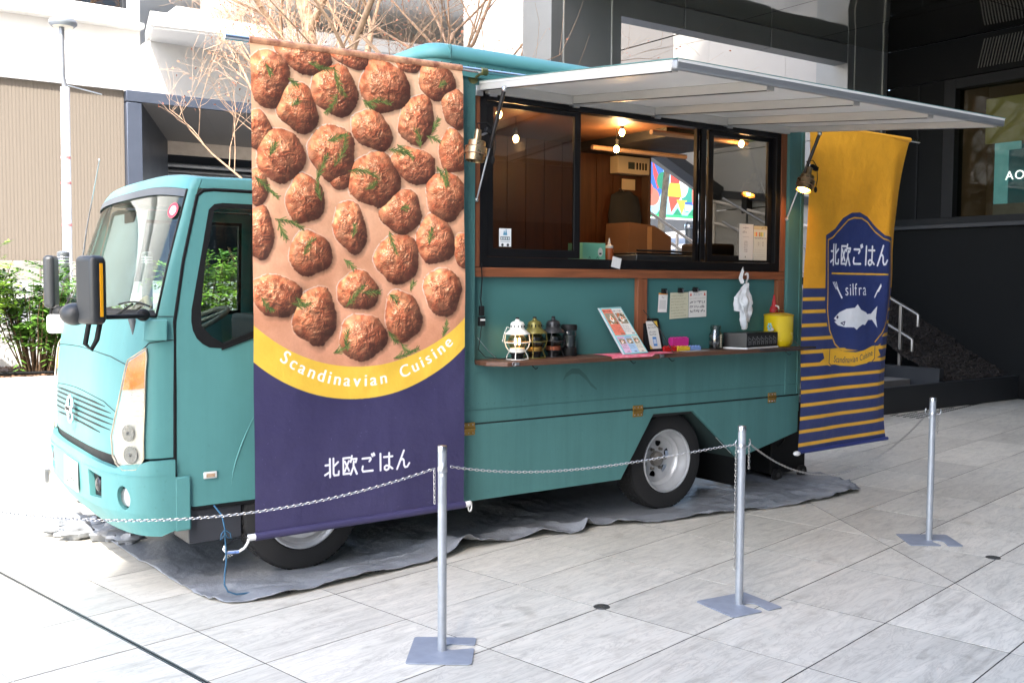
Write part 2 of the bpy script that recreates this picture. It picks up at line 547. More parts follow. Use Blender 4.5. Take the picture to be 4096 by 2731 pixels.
# ================================================================== THE SETTING
def tile_material():
    m = bpy.data.materials.new('veined stone tile')
    m.use_nodes = True
    nt = m.node_tree; L = nt.links.new
    b = nt.nodes['Principled BSDF']
    tc = nt.nodes.new('ShaderNodeTexCoord')
    oi = nt.nodes.new('ShaderNodeObjectInfo')
    ml = nt.nodes.new('ShaderNodeMath'); ml.operation = 'MULTIPLY'; ml.inputs[1].default_value = 57.0
    L(oi.outputs['Random'], ml.inputs[0])
    ad = nt.nodes.new('ShaderNodeVectorMath'); ad.operation = 'ADD'
    L(tc.outputs['Object'], ad.inputs[0]); L(ml.outputs[0], ad.inputs[1])
    mp = nt.nodes.new('ShaderNodeMapping')
    mp.inputs['Rotation'].default_value = (0, 0, R(38))
    mp.inputs['Scale'].default_value = (1.0, 5.5, 1)
    L(ad.outputs[0], mp.inputs['Vector'])
    n1 = nt.nodes.new('ShaderNodeTexNoise'); n1.inputs['Scale'].default_value = 2.6
    n1.inputs['Detail'].default_value = 9; n1.inputs['Roughness'].default_value = 0.68; n1.inputs['Distortion'].default_value = 1.0
    L(mp.outputs[0], n1.inputs['Vector'])
    cr = nt.nodes.new('ShaderNodeValToRGB')
    e = cr.color_ramp.elements
    e[0].position = 0.3; e[0].color = (*lin((166, 162, 151)), 1)
    e[1].position = 0.74; e[1].color = (*lin((214, 208, 195)), 1)
    k = e.new(0.45); k.color = (*lin((194, 190, 178)), 1)
    k = e.new(0.6); k.color = (*lin((204, 199, 186)), 1)
    L(n1.outputs['Fac'], cr.inputs['Fac'])
    # thin darker and paler veins
    n2 = nt.nodes.new('ShaderNodeTexNoise'); n2.inputs['Scale'].default_value = 1.7
    n2.inputs['Detail'].default_value = 12; n2.inputs['Roughness'].default_value = 0.7; n2.inputs['Distortion'].default_value = 2.4
    L(mp.outputs[0], n2.inputs['Vector'])
    vr = nt.nodes.new('ShaderNodeValToRGB')
    v = vr.color_ramp.elements
    v[0].position = 0.47; v[0].color = (0, 0, 0, 1)
    v[1].position = 0.53; v[1].color = (0, 0, 0, 1)
    q = v.new(0.5); q.color = (1, 1, 1, 1)
    L(n2.outputs['Fac'], vr.inputs['Fac'])
    mx = nt.nodes.new('ShaderNodeMix'); mx.data_type = 'RGBA'
    mv = nt.nodes.new('ShaderNodeMath'); mv.operation = 'MULTIPLY'; mv.inputs[1].default_value = 0.42
    L(vr.outputs['Color'], mv.inputs[0]); L(mv.outputs[0], mx.inputs[0])
    L(cr.outputs['Color'], mx.inputs[6]); mx.inputs[7].default_value = (*lin((136, 129, 121)), 1)
    # specks of dirt
    n3 = nt.nodes.new('ShaderNodeTexNoise'); n3.inputs['Scale'].default_value = 9; n3.inputs['Detail'].default_value = 8
    L(ad.outputs[0], n3.inputs['Vector'])
    dr = nt.nodes.new('ShaderNodeValToRGB')
    dr.color_ramp.elements[0].position = 0.28; dr.color_ramp.elements[0].color = (0.62, 0.60, 0.57, 1)
    dr.color_ramp.elements[1].position = 0.42; dr.color_ramp.elements[1].color = (1, 1, 1, 1)
    L(n3.outputs['Fac'], dr.inputs['Fac'])
    m2 = nt.nodes.new('ShaderNodeMix'); m2.data_type = 'RGBA'; m2.blend_type = 'MULTIPLY'; m2.inputs[0].default_value = 0.45
    L(mx.outputs[2], m2.inputs[6]); L(dr.outputs['Color'], m2.inputs[7])
    # each tile a touch lighter or darker
    mr = nt.nodes.new('ShaderNodeMapRange'); mr.inputs['To Min'].default_value = 0.86; mr.inputs['To Max'].default_value = 1.06
    L(oi.outputs['Random'], mr.inputs['Value'])
    m3 = nt.nodes.new('ShaderNodeMix'); m3.data_type = 'RGBA'; m3.blend_type = 'MULTIPLY'; m3.inputs[0].default_value = 1
    L(m2.outputs[2], m3.inputs[6]); L(mr.outputs[0], m3.inputs[7])
    L(m3.outputs[2], b.inputs['Base Color'])
    rr = nt.nodes.new('ShaderNodeMapRange'); rr.inputs['To Min'].default_value = 0.28; rr.inputs['To Max'].default_value = 0.5
    L(n1.outputs['Fac'], rr.inputs['Value']); L(rr.outputs[0], b.inputs['Roughness'])
    bp = nt.nodes.new('ShaderNodeBump'); bp.inputs['Strength'].default_value = 0.25; bp.inputs['Distance'].default_value = 0.004
    L(n1.outputs['Fac'], bp.inputs['Height']); L(bp.outputs[0], b.inputs['Normal'])
    return m
TILE = tile_material()
JOINT = mat('dark joint grout', (30, 29, 28), 0.9, var=0.2)

TH = 0.19668
ua = Vector((math.cos(TH), math.sin(TH), 0)); ub = Vector((-math.sin(TH), math.cos(TH), 0))
def ab(a, b, z=0.0):
    p = ua * a + ub * b
    return (p.x, p.y, z)
# ground under everything, reaching the horizon
gnd = G(); gnd.v = [(-160, -160, -0.03), (160, -160, -0.03), (160, 160, -0.03), (-160, 160, -0.03)]; gnd.f = [(0, 1, 2, 3)]
tag(gnd.build('ground', mat('city ground', (120, 118, 115), 0.9), loc=(0, 0, -0.03)), kind='structure')
pv = G()
pv.v = [ab(-34, -30, -0.0014), ab(30, -30, -0.0014), ab(30, 12, -0.0014), ab(-34, 12, -0.0014)]; pv.f = [(0, 1, 2, 3)]
pave = tag(pv.build('pavement', JOINT, loc=(0, 0, -0.01)), kind='structure')

def tile_geo(poly, gap=0.0033, ch=0.0003):
    # inset outline, chamfered rim
    n = len(poly)
    def inset(d):
        out = []
        for i in range(n):
            p0, p1, p2 = Vector(poly[i - 1]), Vector(poly[i]), Vector(poly[(i + 1) % n])
            e1 = (p1 - p0).normalized(); e2 = (p2 - p1).normalized()
            n1 = Vector((-e1.y, e1.x)); n2 = Vector((-e2.y, e2.x))
            bis = (n1 + n2); bis = bis / max(0.3, bis.dot(n1))
            out.append(p1 + bis * d)
        return out
    a, b = inset(gap), inset(gap + ch)
    vs = [(p.x, p.y, -0.012) for p in a] + [(p.x, p.y, -ch) for p in a] + [(p.x, p.y, 0) for p in b]
    fs = []
    for i in range(n):
        j = (i + 1) % n
        fs += [(i, j, n + j, n + i), (n + i, n + j, 2 * n + j, 2 * n + i)]
    fs.append(tuple(range(2 * n, 3 * n)))
    return vs, fs

AW, BW, B0 = 0.775, 0.555, -0.375
alines = [-2.035 + AW * k for k in range(-2, 34)]          # right of the slot drain
aleft = [-3.871 - 0.775 * k for k in range(0, 30)]
cells = []
for k in range(-40, 22):
    b0 = B0 + BW * k
    for i in range(len(alines) - 1):
        cells.append((alines[i], alines[i + 1], b0, b0 + BW, 'r'))
    cells.append((-3.852, alines[0], b0, b0 + BW, 's'))
    for i in range(len(aleft) - 1):
        cells.append((aleft[i + 1], aleft[i], b0 , b0 + BW, 'l'))
camp = Vector((-5.0, -5.05))
inv = cam.matrix_world.inverted()
def vis(c):
    best = None
    for a in (c[0], (c[0] + c[1]) / 2, c[1]):
        for b in (c[2], (c[2] + c[3]) / 2, c[3]):
            p = inv @ Vector(ab(a, b))
            if p.z < -0.5:
                u, v = p.x / -p.z * 35.42 / 36, p.y / -p.z * 35.42 / 36
                if abs(u) < 0.52 and abs(v) < 0.35:
                    d = -p.z
                    best = d if best is None else min(best, d)
    return best
vc = []; rest = []
for c in cells:
    w = Vector(ab((c[0] + c[1]) / 2, (c[2] + c[3]) / 2))
    if w.y > 2.6 and w.x < 4.3 or w.y > 2.5 and w.x >= 4.3 or w.x > 30 or w.y < -12.2 or w.x < -26: continue
    d = vis(c)
    (vc if d else rest).append((d or 99, c))
vc.sort(key=lambda t: t[0])
rest += vc[296:]; vc = vc[:296]
# the long diagonal cut through the paving
DA, DB = Vector((1.0, -0.46)), Vector((-0.77, -2.51))
def dside(p): return (DB - DA).cross(Vector(p) - DA) if False else (DB.x - DA.x) * (p[1] - DA.y) - (DB.y - DA.y) * (p[0] - DA.x)
def split(poly):
    out = [[], []]
    for i in range(len(poly)):
        p, q = poly[i - 1], poly[i]
        a, b = dside(p), dside(q)
        if a * b < 0:
            t = a / (a - b); x = (p[0] + (q[0] - p[0]) * t, p[1] + (q[1] - p[1]) * t)
            out[0].append(x); out[1].append(x)
        out[0 if b >= 0 else 1].append(q)
    return [o for o in out if len(o) > 2]
tile_meshes = {}
prng = random.Random(3)
for d, (a0, a1, b0, b1, kd) in vc:
    ca, cb = (a0 + a1) / 2, (b0 + b1) / 2
    poly = [(a0, b0), (a1, b0), (a1, b1), (a0, b1)]
    parts = split(poly) if -1.2 < ca < 1.4 and -3 < cb < 0.0 else [poly]
    for pl in parts:
        if len(parts) == 1:
            key = (round(a1 - a0, 3), round(b1 - b0, 3))
            if key not in tile_meshes:
                vs, fs = tile_geo([(x - ca, y - cb) for x, y in pl])
                me = bpy.data.meshes.new('paving_tile'); me.from_pydata(vs, [], fs); me.materials.append(TILE)
                tile_meshes[key] = me
            me = tile_meshes[key]
        else:
            vs, fs = tile_geo([(x - ca, y - cb) for x, y in pl])
            me = bpy.data.meshes.new('paving_tile'); me.from_pydata(vs, [], fs); me.materials.append(TILE)
        o = bpy.data.objects.new('paving_tile', me); COL.objects.link(o)
        o.parent = pave
        x, y, _ = ab(ca, cb)
        o.location = (x, y, 0.01 + prng.uniform(-0.0006, 0.0006))
        o.rotation_euler = (prng.uniform(-.0008, .0008), prng.uniform(-.0008, .0008), TH)
rg = G()
for d, (a0, a1, b0, b1, kd) in rest:
    vs, fs = tile_geo([(a0, b0), (a1, b0), (a1, b1), (a0, b1)])
    rg.add([(ua * p[0] + ub * p[1] + Vector((0, 0, p[2]))) for p in vs], fs[-1:])
o = rg.build('outer_tiles', TILE, pave, fix=False); o['kind'] = 'stuff'

# slot drain: two thin steel lips with a dark gap
sd = G()
for a in (-3.8685, -3.8545):
    p0, p1 = Vector(ab(a, -6, 0)), Vector(ab(a, 2.35, 0))
    sd.beam(p0 + Vector((0, 0, -0.002)), p1 + Vector((0, 0, -0.002)), 0.003, 0.005)
o = tag(sd.build('slot_drain', STEEL), 'long steel slot drain running through the tiles at lower left', 'drain')
sd2 = G()
for a in (-4.42, -4.395):
    p0, p1 = Vector(ab(a, -6, 0)), Vector(ab(a, 0.6, 0))
    sd2.beam(p0 + Vector((0, 0, -0.002)), p1 + Vector((0, 0, -0.002)), 0.004, 0.008)
tag(sd2.build('slot_drain', STEEL), 'short stretch of slot drain in the very bottom left corner', 'drain')

# round metal caps in the paving
for (x, y), lab in (((-1.795, -1.305), 'round steel cap set in the tiles between the first two stanchions'),
                    ((0.698, -1.917), 'round dark steel cap set in the tiles in front of the farthest stanchion')):
    g = G(); g.lathe([(0, 0.004), (0.038, 0.004), (0.042, 0.001), (0.042, -0.01)], (x, y, 0), 24)
    for k in range(4):
        a = k * math.pi / 2 + .4
        g.cyl((x + .02 * math.cos(a), y + .02 * math.sin(a), .004), (x + .02 * math.cos(a), y + .02 * math.sin(a), .006), .005, n=8)
    tag(g.build('ground_cap', mat('worn steel', (95, 95, 92), 0.45, metal=0.7, var=0.3, scale=60), smooth=30), lab, 'metal cap', 'round caps in the paving')

# ------------------------------------------------------------------ planter with two steps at left
CONC = mat('pale concrete', (206, 204, 199), 0.75, var=0.06, scale=3, bump=0.08, bscale=60)
SOIL = mat('bark soil', (84, 62, 48), 0.95, var=0.5, scale=40, bump=0.9, bscale=70)
pl = thing('planter', 'pale two step concrete planter holding the shrubs behind the truck cab', 'planter', (-5, 2.7, 0))
px1 = 2.6
for i, x in enumerate(np.arange(-16, px1, 1.5)):
    G().box(x, min(x + 1.495, px1), 2.70, 4.17, -0.01, 0.262 + 0.0 * i).build('step_block', CONC, pl, bevel=0.004)
    G().box(x, min(x + 1.495, px1), 4.18, 4.36, -0.01, 0.775).build('wall_block', CONC, pl, bevel=0.005)
G().box(-16, px1, 6.0, 6.15, -0.01, 1.16).build('back_wall', CONC, pl, bevel=0.005)
G().box(-16, px1, 4.36, 6.0, -0.01, 0.74).build('soil_bed', SOIL, pl)
g = G()
rs = random.Random(5)
for _ in range(2600):
    x, y = rs.uniform(-8, px1), rs.uniform(4.4, 5.95)
    s = rs.uniform(.008, .028)
    M = Matrix.Rotation(rs.uniform(0, 6.3), 3, 'Z') @ Matrix.Rotation(rs.uniform(-.6, .6), 3, 'X')
    g.obox((x, y, 0.745 + s * .2), (s * 2, s, s * .6), M)
o = g.build('bark_chips', mat('bark chips', (120, 92, 70), 0.9, var=0.4, scale=30), pl, fix=False); o['kind'] = 'stuff'
G().tube([(-6, 4.75, .775), (-4.2, 4.7, .772), (-3.6, 4.8, .775), (-3.0, 4.72, .772), (-2, 4.9, .775)], 0.014, 8).build('irrigation_hose', BLACK, pl, smooth=40)
g = G(); g.box(-3.6, -3.575, 2.688, 2.70, 0.16, 0.25); g.box(-3.61, -3.565, 2.67, 2.70, 0.245, 0.258)
g.build('metal_clip', STEEL, pl, bevel=0.002)

# ------------------------------------------------------------------ raised street behind
ASPH = mat('pale asphalt', (150, 150, 150), 0.9, var=0.08, scale=5, bump=0.15, bscale=150)
st = G()
X0, X1 = -60, 4.2
st.add([(X0, 6.15, 1.12), (X1, 6.15, 1.12), (X1, 15.2, 1.60), (X0, 15.2, 1.60), (X0, 6.15, -0.02), (X1, 6.15, -0.02), (X1, 15.2, -0.02), (X0, 15.2, -0.02)],
       [(0, 1, 2, 3), (0, 4, 5, 1), (1, 5, 6, 2), (2, 6, 7, 3), (3, 7, 4, 0)])
tag(st.build('street', ASPH, loc=(0, 8, 0)), kind='structure')
g = G()
for i in range(14):
    x = -24 + 2 * i
    g2 = G(); z = 1.12 + (9.5 - 6.15) * 0.053
    g2.box(x, x + 1.995, 9.3, 9.5, z - .1, z + .12)
    if i == 0:
        kb = tag(g2.build('kerb', CONC, bevel=0.01), kind='structure')
    else:
        g2.build('kerb_stone', CONC, kb, bevel=0.01)
# street ramp climbing away behind the truck
rp = G()
def rz(x, y): return 1.5 + (x - 6) * 0.105 + (y - 7) * 0.035
q = [(4.2, 7.4), (60, 7.4), (60, 60), (4.2, 60)]
rp.add([(x, y, rz(x, y)) for x, y in q] + [(x, y, -0.02) for x, y in q], [(0, 1, 2, 3), (0, 4, 5, 1), (1, 5, 6, 2), (2, 6, 7, 3), (3, 7, 4, 0)])
tag(rp.build('road', ASPH, loc=(8, 10, 0)), kind='structure')
rk = G()
for yy, w in ((11.2, .12), (13.6, .12), (18.2, .3)):
    rk.beam((4.2, yy, rz(4.2, yy) + .012), (40, yy, rz(40, yy) + .012), w, 0.02)
tag(rk.build('road_marking', mat('white road paint', (225, 225, 222), 0.7)), kind='structure')

# mural board across the road
bd = thing('poster_board', 'colourful billboard of abstract red green and blue shapes seen through the truck window', 'billboard', (19.4, 20, 3.4))
pt = Paint(2.5, 2.1, 120, (150, 210, 235))
pt.ell(.5, .8, .38, .75, (40, 95, 190)); pt.poly([(.35, .2), (.8, 1.0), (.6, 1.2), (.4, .7)], (205, 60, 60))
pt.ell(.85, .9, .28, .3, (20, 120, 85)); pt.ell(1.75, 1.1, .42, .55, (238, 240, 240)); pt.ell(2.0, 1.1, .3, .8, (15, 125, 105), .9)
pt.ell(1.75, 1.0, .3, .42, (238, 240, 240)); pt.rect(1.2, .55, 1.62, .95, (215, 60, 45)); pt.ell(1.38, .45, .16, .16, (215, 50, 50))
pt.poly([(1.15, .95), (1.65, .95), (1.75, 1.4), (1.05, 1.4)], (190, 200, 50)); pt.ell(.35, 1.45, .34, .3, (200, 105, 85))
pt.ell(.2, 1.2, .2, .22, (215, 90, 70)); pt.poly([(1.1, 1.4), (1.7, 1.4), (1.25, 1.95)], (215, 70, 50))
pt.poly([(1.5, 1.5), (2.0, 1.5), (1.75, 2.0)], (200, 205, 60)); pt.rect(1.9, 1.6, 2.2, 1.85, (235, 238, 240)); pt.rect(1.9, 1.55, 2.3, 1.65, (45, 85, 175))
for x in (.1, .75, 1.5, 2.2): pt.poly([(x - .2, 2.05), (x + .05, 1.78), (x + .3, 2.05)], (20, 130, 90))
pt.a *= .74
pt.rect(0, 2.02, 2.5, 2.1, (30, 150, 80)); pt.ell(2.3, 1.3, .07, .35, (190, 85, 70))
card('printed_panel', img_mat('poster print', pt.image('poster print'), 0.5, 0), [(18.1, 19.98, 5.95), (20.6, 19.98, 5.95), (20.6, 19.98, 3.85), (18.1, 19.98, 3.85)], bd)
G().box(18.02, 20.68, 20.0, 20.1, 3.78, 6.02).build('frame', WHITE, bd, bevel=.01)
G().box(16.0, 24, 19.9, 20.3, 2.6, 3.76).build('dark_base_wall', mat('dark wall base', (52, 54, 57), 0.7), bd)
# slim tree trunk in front of the board
g = G(); g.tube([(11.25, 12.0, 2.35), (11.3, 12.02, 2.9), (11.35, 12.0, 3.5), (11.5, 12.05, 4.3), (11.7, 12, 5.2)], [.13, .09, .08, .075, .06], 10)
tr = thing('street_tree', 'slim mottled street tree trunk in front of the colourful billboard', 'tree', (11.25, 12, 2.3))
g.build('trunk', mat('mottled bark', (150, 138, 118), 0.85, var=0.4, scale=9, bump=.3, bscale=30), tr, smooth=60)

# ------------------------------------------------------------------ buildings
BEIGE = mat('beige ribbed cladding', (98, 90, 80), 0.8, var=0.06, scale=3, stretch=(14, 14, .2))
DARKM = mat('dark bronze metal', (44, 46, 49), 0.45, metal=0.3, var=0.1, scale=2)
BLUEM = mat('blue grey metal trim', (70, 77, 90), 0.4, metal=0.4, var=0.08, scale=2)
WHITEW = mat('white facade panel', (214, 212, 208), 0.6, var=0.03, scale=1)
GREYS = mat('grey soffit panel', (205, 205, 203), 0.55, var=0.05, scale=1)
bw = thing('beige_building', 'low beige wall of fine vertical ribs on a dark plinth at far left', 'building', (-8, 15, 1.6))
G().box(-32, 0.17, 15.06, 15.6, 1.4, 5.2).build('backing', BEIGE, bw)
ribs = G()
x = -9.0
while x < 0.15:
    ribs.box(x, x + .03, 15.054, 15.06, 1.95, 5.2); x += .06
o = ribs.build('cladding_ribs', BEIGE, bw, fix=False); o['kind'] = 'stuff'
for i in range(6):
    G().box(-9 + i * 1.53, -9 + i * 1.53 + 1.52, 14.98, 15.06, 1.3, 1.95).build('plinth_stone', mat('grey plinth', (120, 116, 112), 0.8), bw, bevel=.006)
G().box(-32, 0.17, 14.95, 15.06, 5.2, 5.26).build('coping', WHITE, bw)

wb = thing('white_building', 'sunlit white building with a dark window above the beige wall', 'building', (-4, 16, 5.2))
G().box(-34, 0.8, 16.2, 26, 5.0, 7.0).build('lower_wall', WHITEW, wb)
g = G()
g.prism([(-34, 7.0), (0.8, 7.0), (0.8, 13), (-34, 13)], lambda a, b, w: (a, w, b), 16.2, 16.5,
        holes=[[(-2.6, 6.98 + .05), (0.55, 7.03), (0.55, 8.6), (-2.6, 8.6)]])
g.build('upper_wall', WHITEW, wb)
G().box(-34, 0.8, 15.9, 16.2, 6.62, 6.72).build('ledge', WHITE, wb)
G().box(-2.6, 0.55, 16.32, 16.36, 7.03, 8.6).build('window_pane', glass('dark facade glass', (60, 70, 70), base=.3), wb)
G().box(-2.6, 0.55, 16.9, 17.0, 7.03, 8.6).build('window_back', DARKIN, wb)
for x in (-2.6, -1.9, -1.2, -.5, .49): G().box(x, x + .06, 16.2, 16.4, 7.03, 8.6).build('mullion', DARKM, wb)

# dark garage portal
gp = thing('garage_entrance', 'dark metal framed garage entrance beside the beige wall', 'entrance', (2, 15, 1.6))
G().box(0.18, 0.46, 14.9, 15.4, 1.5, 4.97).build('post', BLUEM, gp, bevel=.01)
G().box(0.18, 7.0, 14.9, 15.4, 4.99, 5.2).build('lintel', BLUEM, gp, bevel=.01)
g = G(); g.add([(0.46, 14.92, 4.98), (0.46, 14.92, 1.5), (1.62, 17.2, 1.5), (1.62, 17.2, 4.62)], [(0, 1, 2, 3)])
g.build('left_reveal', DARKM, gp)
for i in range(5):
    xa, xb = .46 + i * 1.2, .46 + i * 1.2 + 1.197
    ya = .84 + i * 1.2 * .93
    g = G(); g.add([(xa, 14.92, 4.98), (xb, 14.92, 4.98), (xb + 1.14, 17.2, 4.62), (xa + 1.14, 17.2, 4.62), (xa, 14.96, 5.02), (xb, 14.96, 5.02), (xb + 1.14, 17.24, 4.66), (xa + 1.14, 17.24, 4.66)],
                   [(0, 1, 2, 3), (4, 5, 6, 7), (0, 1, 5, 4), (2, 3, 7, 6), (1, 2, 6, 5), (3, 0, 4, 7)])
    g.build('canopy_panel', mat('grey canopy panel', (96, 94, 92), .5, metal=.2), gp)
G().box(1.6, 8, 17.2, 17.3, 4.34, 4.62).build('inner_beam', mat('cream beam', (165, 152, 138), 0.7), gp)
g = G(); g.box(1.6, 9, 17.3, 25, 4.6, 4.7); g.box(1.6, 9, 25, 25.2, 1.4, 4.7); g.box(1.5, 1.6, 17.2, 25, 1.4, 4.7)
g.build('garage_interior', mat('garage black', (24, 25, 26), 0.8), gp)
for yy, zz in ((18.0, 4.2), (18.6, 4.05), (19.2, 4.2)):
    G().tube([(1.75, yy, zz), (3.2, yy, zz), (5.5, yy, zz)], .05, 8).build('pipe', mat('pipe grey', (150, 152, 154), 0.4, metal=.3), gp, smooth=50)

# stepped white canopies above the garage
cp = thing('stepped_canopy', 'stack of white angular canopies behind the bare tree', 'canopy', (4, 16, 5.2))
G().box(0.8, 9.5, 15.5, 17.5, 5.2, 6.35).build('grey_wall', mat('light grey wall', (176, 174, 170), 0.7, var=.04), cp, bevel=.01)
def slab(name, p, z0, z1, m):
    g = G(); n = len(p)
    g.prism(p, lambda a, b, w: (a, b, w), z0, z1)
    return g.build(name, m, cp)
slab('lower_slab', [(0.5, 14.4), (9.5, 13.2), (9.5, 16), (0.9, 16.2)], 6.35, 6.6, WHITEW)
slab('lower_soffit', [(0.55, 14.45), (9.5, 13.25), (9.5, 16), (0.95, 16.1)], 6.30, 6.35, GREYS)
slab('upper_slab', [(2.0, 13.2), (14, 10.5), (14, 17), (2.3, 17)], 7.35, 7.7, WHITEW)
slab('upper_soffit', [(2.05, 13.25), (14, 10.55), (14, 17), (2.35, 17)], 7.30, 7.35, GREYS)
G().box(1.6, 14, 16.4, 17.4, 6.6, 7.3).build('recess_wall', GREYS, cp)
G().box(1.2, 14, 16.6, 26, 7.7, 13).build('top_wall', WHITEW, cp)

# pale tower wall behind the truck roof, left of the first column
tw = thing('pale_wall', 'tall pale folded wall rising behind the truck roof', 'wall', (6.5, 11, 4.5))
PWP = mat('pale wall paint', (196, 192, 187), .6, var=.02)
g = G(); g.prism([(5.62, 11.1), (6.7, 10.75), (6.7, 11.3), (5.62, 11.6)], lambda a, b, w: (a, b, w), 4.4, 14); g.build('left_face', PWP, tw)
g = G(); g.prism([(6.702, 10.75), (9.0, 11.25), (9.0, 11.6), (6.702, 11.3)], lambda a, b, w: (a, b, w), 4.4, 14); g.build('right_face', PWP, tw)
# ------------------------------------------------------------------ the dark building at right
def mirror_metal(name, rgb, rough):
    m = bpy.data.materials.new(name); m.use_nodes = True
    nt = m.node_tree; b = nt.nodes['Principled BSDF']
    b.inputs['Base Color'].default_value = (*lin(rgb), 1); b.inputs['Metallic'].default_value = 1
    tc = nt.nodes.new('ShaderNodeTexCoord'); n = nt.nodes.new('ShaderNodeTexNoise'); n.inputs['Scale'].default_value = .7; n.inputs['Detail'].default_value = 1
    nt.links.new(tc.outputs['Object'], n.inputs['Vector'])
    bp = nt.nodes.new('ShaderNodeBump'); bp.inputs['Strength'].default_value = .12; bp.inputs['Distance'].default_value = .25
    nt.links.new(n.outputs['Fac'], bp.inputs['Height']); nt.links.new(bp.outputs[0], b.inputs['Normal'])
    b.inputs['Roughness'].default_value = rough
    return m
POL = mirror_metal('polished grey ceiling panel', (205, 203, 197), 0.06)
COLM = mat('grey metal column panel', (134, 136, 135), 0.38, metal=.55, var=.08, scale=1.2, bump=.02, bscale=4)
SEAM = mat('pale seam strip', (190, 190, 184), 0.4, metal=.4)
DARKW = mat('charcoal facade panel', (15, 16, 16), 0.7, spec=.15, var=.08, scale=1)
ZC = 5.21
co = thing('overhang', 'dark polished metal overhang with pale seams above the truck at right', 'overhang', (6, 3, 4.9))
ys = [4.62, 2.1, -0.4, -2.9, -5.4, -7.9, -10.4]
xs = [2.40, 4.05, 5.70, 7.35, 9.04]
for i in range(len(xs) - 1):
    for j in range(len(ys) - 1):
        G().box(xs[i] + .006, xs[i + 1] - .006, ys[j + 1] + .006, ys[j] - .006, ZC, ZC + .03).build('ceiling_panel', POL, co)
G().box(2.38, 13.5, -10.5, 4.9, ZC + .032, ZC + 1.8).build('slab', mat('slab grey', (120, 120, 116), .6), co)
for x0, x1 in ((3.5, 4.6), (4.62, 6.3), (6.32, 8.04)):
    G().box(x0, x1, 4.63, 4.88, 4.93, 5.2).build('fascia_panel', COLM, co, bevel=.004)
c1 = thing('column', 'wide grey metal clad column standing left above the truck roof', 'column', (2.95, 4.9, 0), 'metal clad columns')
G().box(2.40, 2.58, 4.62, 5.2, 0, ZC).build('side_panel', COLM, c1)
G().box(2.592, 3.34, 4.62, 5.2, 0, ZC).build('front_panel', COLM, c1)
G().box(3.352, 3.50, 4.62, 5.2, 0, ZC).build('side_panel', COLM, c1)
G().box(2.577, 2.595, 4.612, 5.15, 0, ZC - .002).build('seam', SEAM, c1); G().box(3.337, 3.355, 4.612, 5.15, 0, ZC - .002).build('seam', SEAM, c1)
c2 = thing('column', 'dark metal clad column at right where the beam meets the charcoal wall', 'column', (8.6, 4.9, 0), 'metal clad columns')
G().box(8.04, 8.20, 4.62, 5.2, 0, ZC).build('side_panel', COLM, c2)
G().box(8.212, 8.90, 4.62, 5.2, 0, ZC).build('front_panel', COLM, c2)
G().box(8.915, 9.06, 4.61, 5.2, 0, ZC + .2).build('side_panel', COLM, c2)
G().box(8.895, 8.92, 4.605, 5.15, 0, ZC - .002).build('seam', SEAM, c2)
G().box(8.197, 8.215, 4.612, 5.15, 0, ZC - .002).build('seam', SEAM, c2)
ww = thing('white_wall', 'white panelled wall running back beyond the grey beam between the columns', 'wall', (9.1, 7, 1.5))
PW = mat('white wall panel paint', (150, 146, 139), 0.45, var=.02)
WAVY = mirror_metal('wavy grey panel', (150, 150, 152), .12)
for y0, y1 in ((5.22, 6.64), (6.645, 8.45), (8.455, 9.4), (9.405, 11.2)):
    for z0, z1 in ((1.5, 2.96), (4.02, 4.42), (4.43, 4.86), (4.87, 6.4), (6.41, 9)):
        if y0 > 8.4 and z0 < 4.4: continue
        G().box(9.05, 9.15, y0, y1, z0 + .006, z1 - .006).build('wall_panel', WAVY if y0 > 9 else PW, ww)
    if y0 < 8.4: G().box(9.03, 9.15, y0, y1, 2.97, 4.01).build('grey_band', mat('mid grey render', (150, 148, 143), .8, var=.04), ww)  # band of even grey render between the wall panels
G().box(9.155, 9.3, 5.22, 11.2, 4.42, 9).build('backing', DARKM, ww)
G().box(9.155, 9.3, 5.22, 8.05, 1.5, 4.42).build('backing', DARKM, ww)
# charcoal wall at right (x = 9)
cw = thing('charcoal_building', 'charcoal panelled building wall with a large shop window at right', 'building', (9, 0, 0))
G().box(9.0, 9.25, -14, 4.6, 0, 2.44).build('lower_wall', DARKW, cw)
G().box(8.93, 9.25, -14, 4.55, 2.44, 2.5).build('sill', DARKM, cw, bevel=.004)
G().box(8.97, 9.25, -14, 4.55, 2.502, 2.6).build('frame_rail', BLACK, cw, bevel=.004)
G().box(9.0, 9.25, 3.62, 4.6, 2.6, 4.62).build('wall_panel', DARKW, cw)
G().box(8.985, 9.0, 4.02, 4.05, 2.6, 4.62).build('wall_joint', BLACK, cw)
G().box(8.96, 9.2, 3.42, 3.6, 2.6, 4.62).build('window_frame', BLACK, cw, bevel=.004)
G().box(8.96, 9.2, -14, 3.42, 4.47, 4.62).build('window_head', BLACK, cw, bevel=.004)
G().box(9.0, 9.25, -14, 4.6, 4.64, 5.2).build('upper_band', DARKW, cw)
g = G()
for k in range(150):
    y = 3.1 - k * .045
    g.beam((8.985, y, 4.72), (8.985, y - .09, 5.12), .012, .012)
o = g.build('louvre_mesh', mat('louvre metal', (90, 90, 84), .4, metal=.4), cw, fix=False); o['kind'] = 'stuff'
G().box(9.08, 9.10, -14, 3.42, 2.6, 4.47).build('window_pane', glass('shop glass', (205, 210, 205), refl=.3, base=.0), cw)
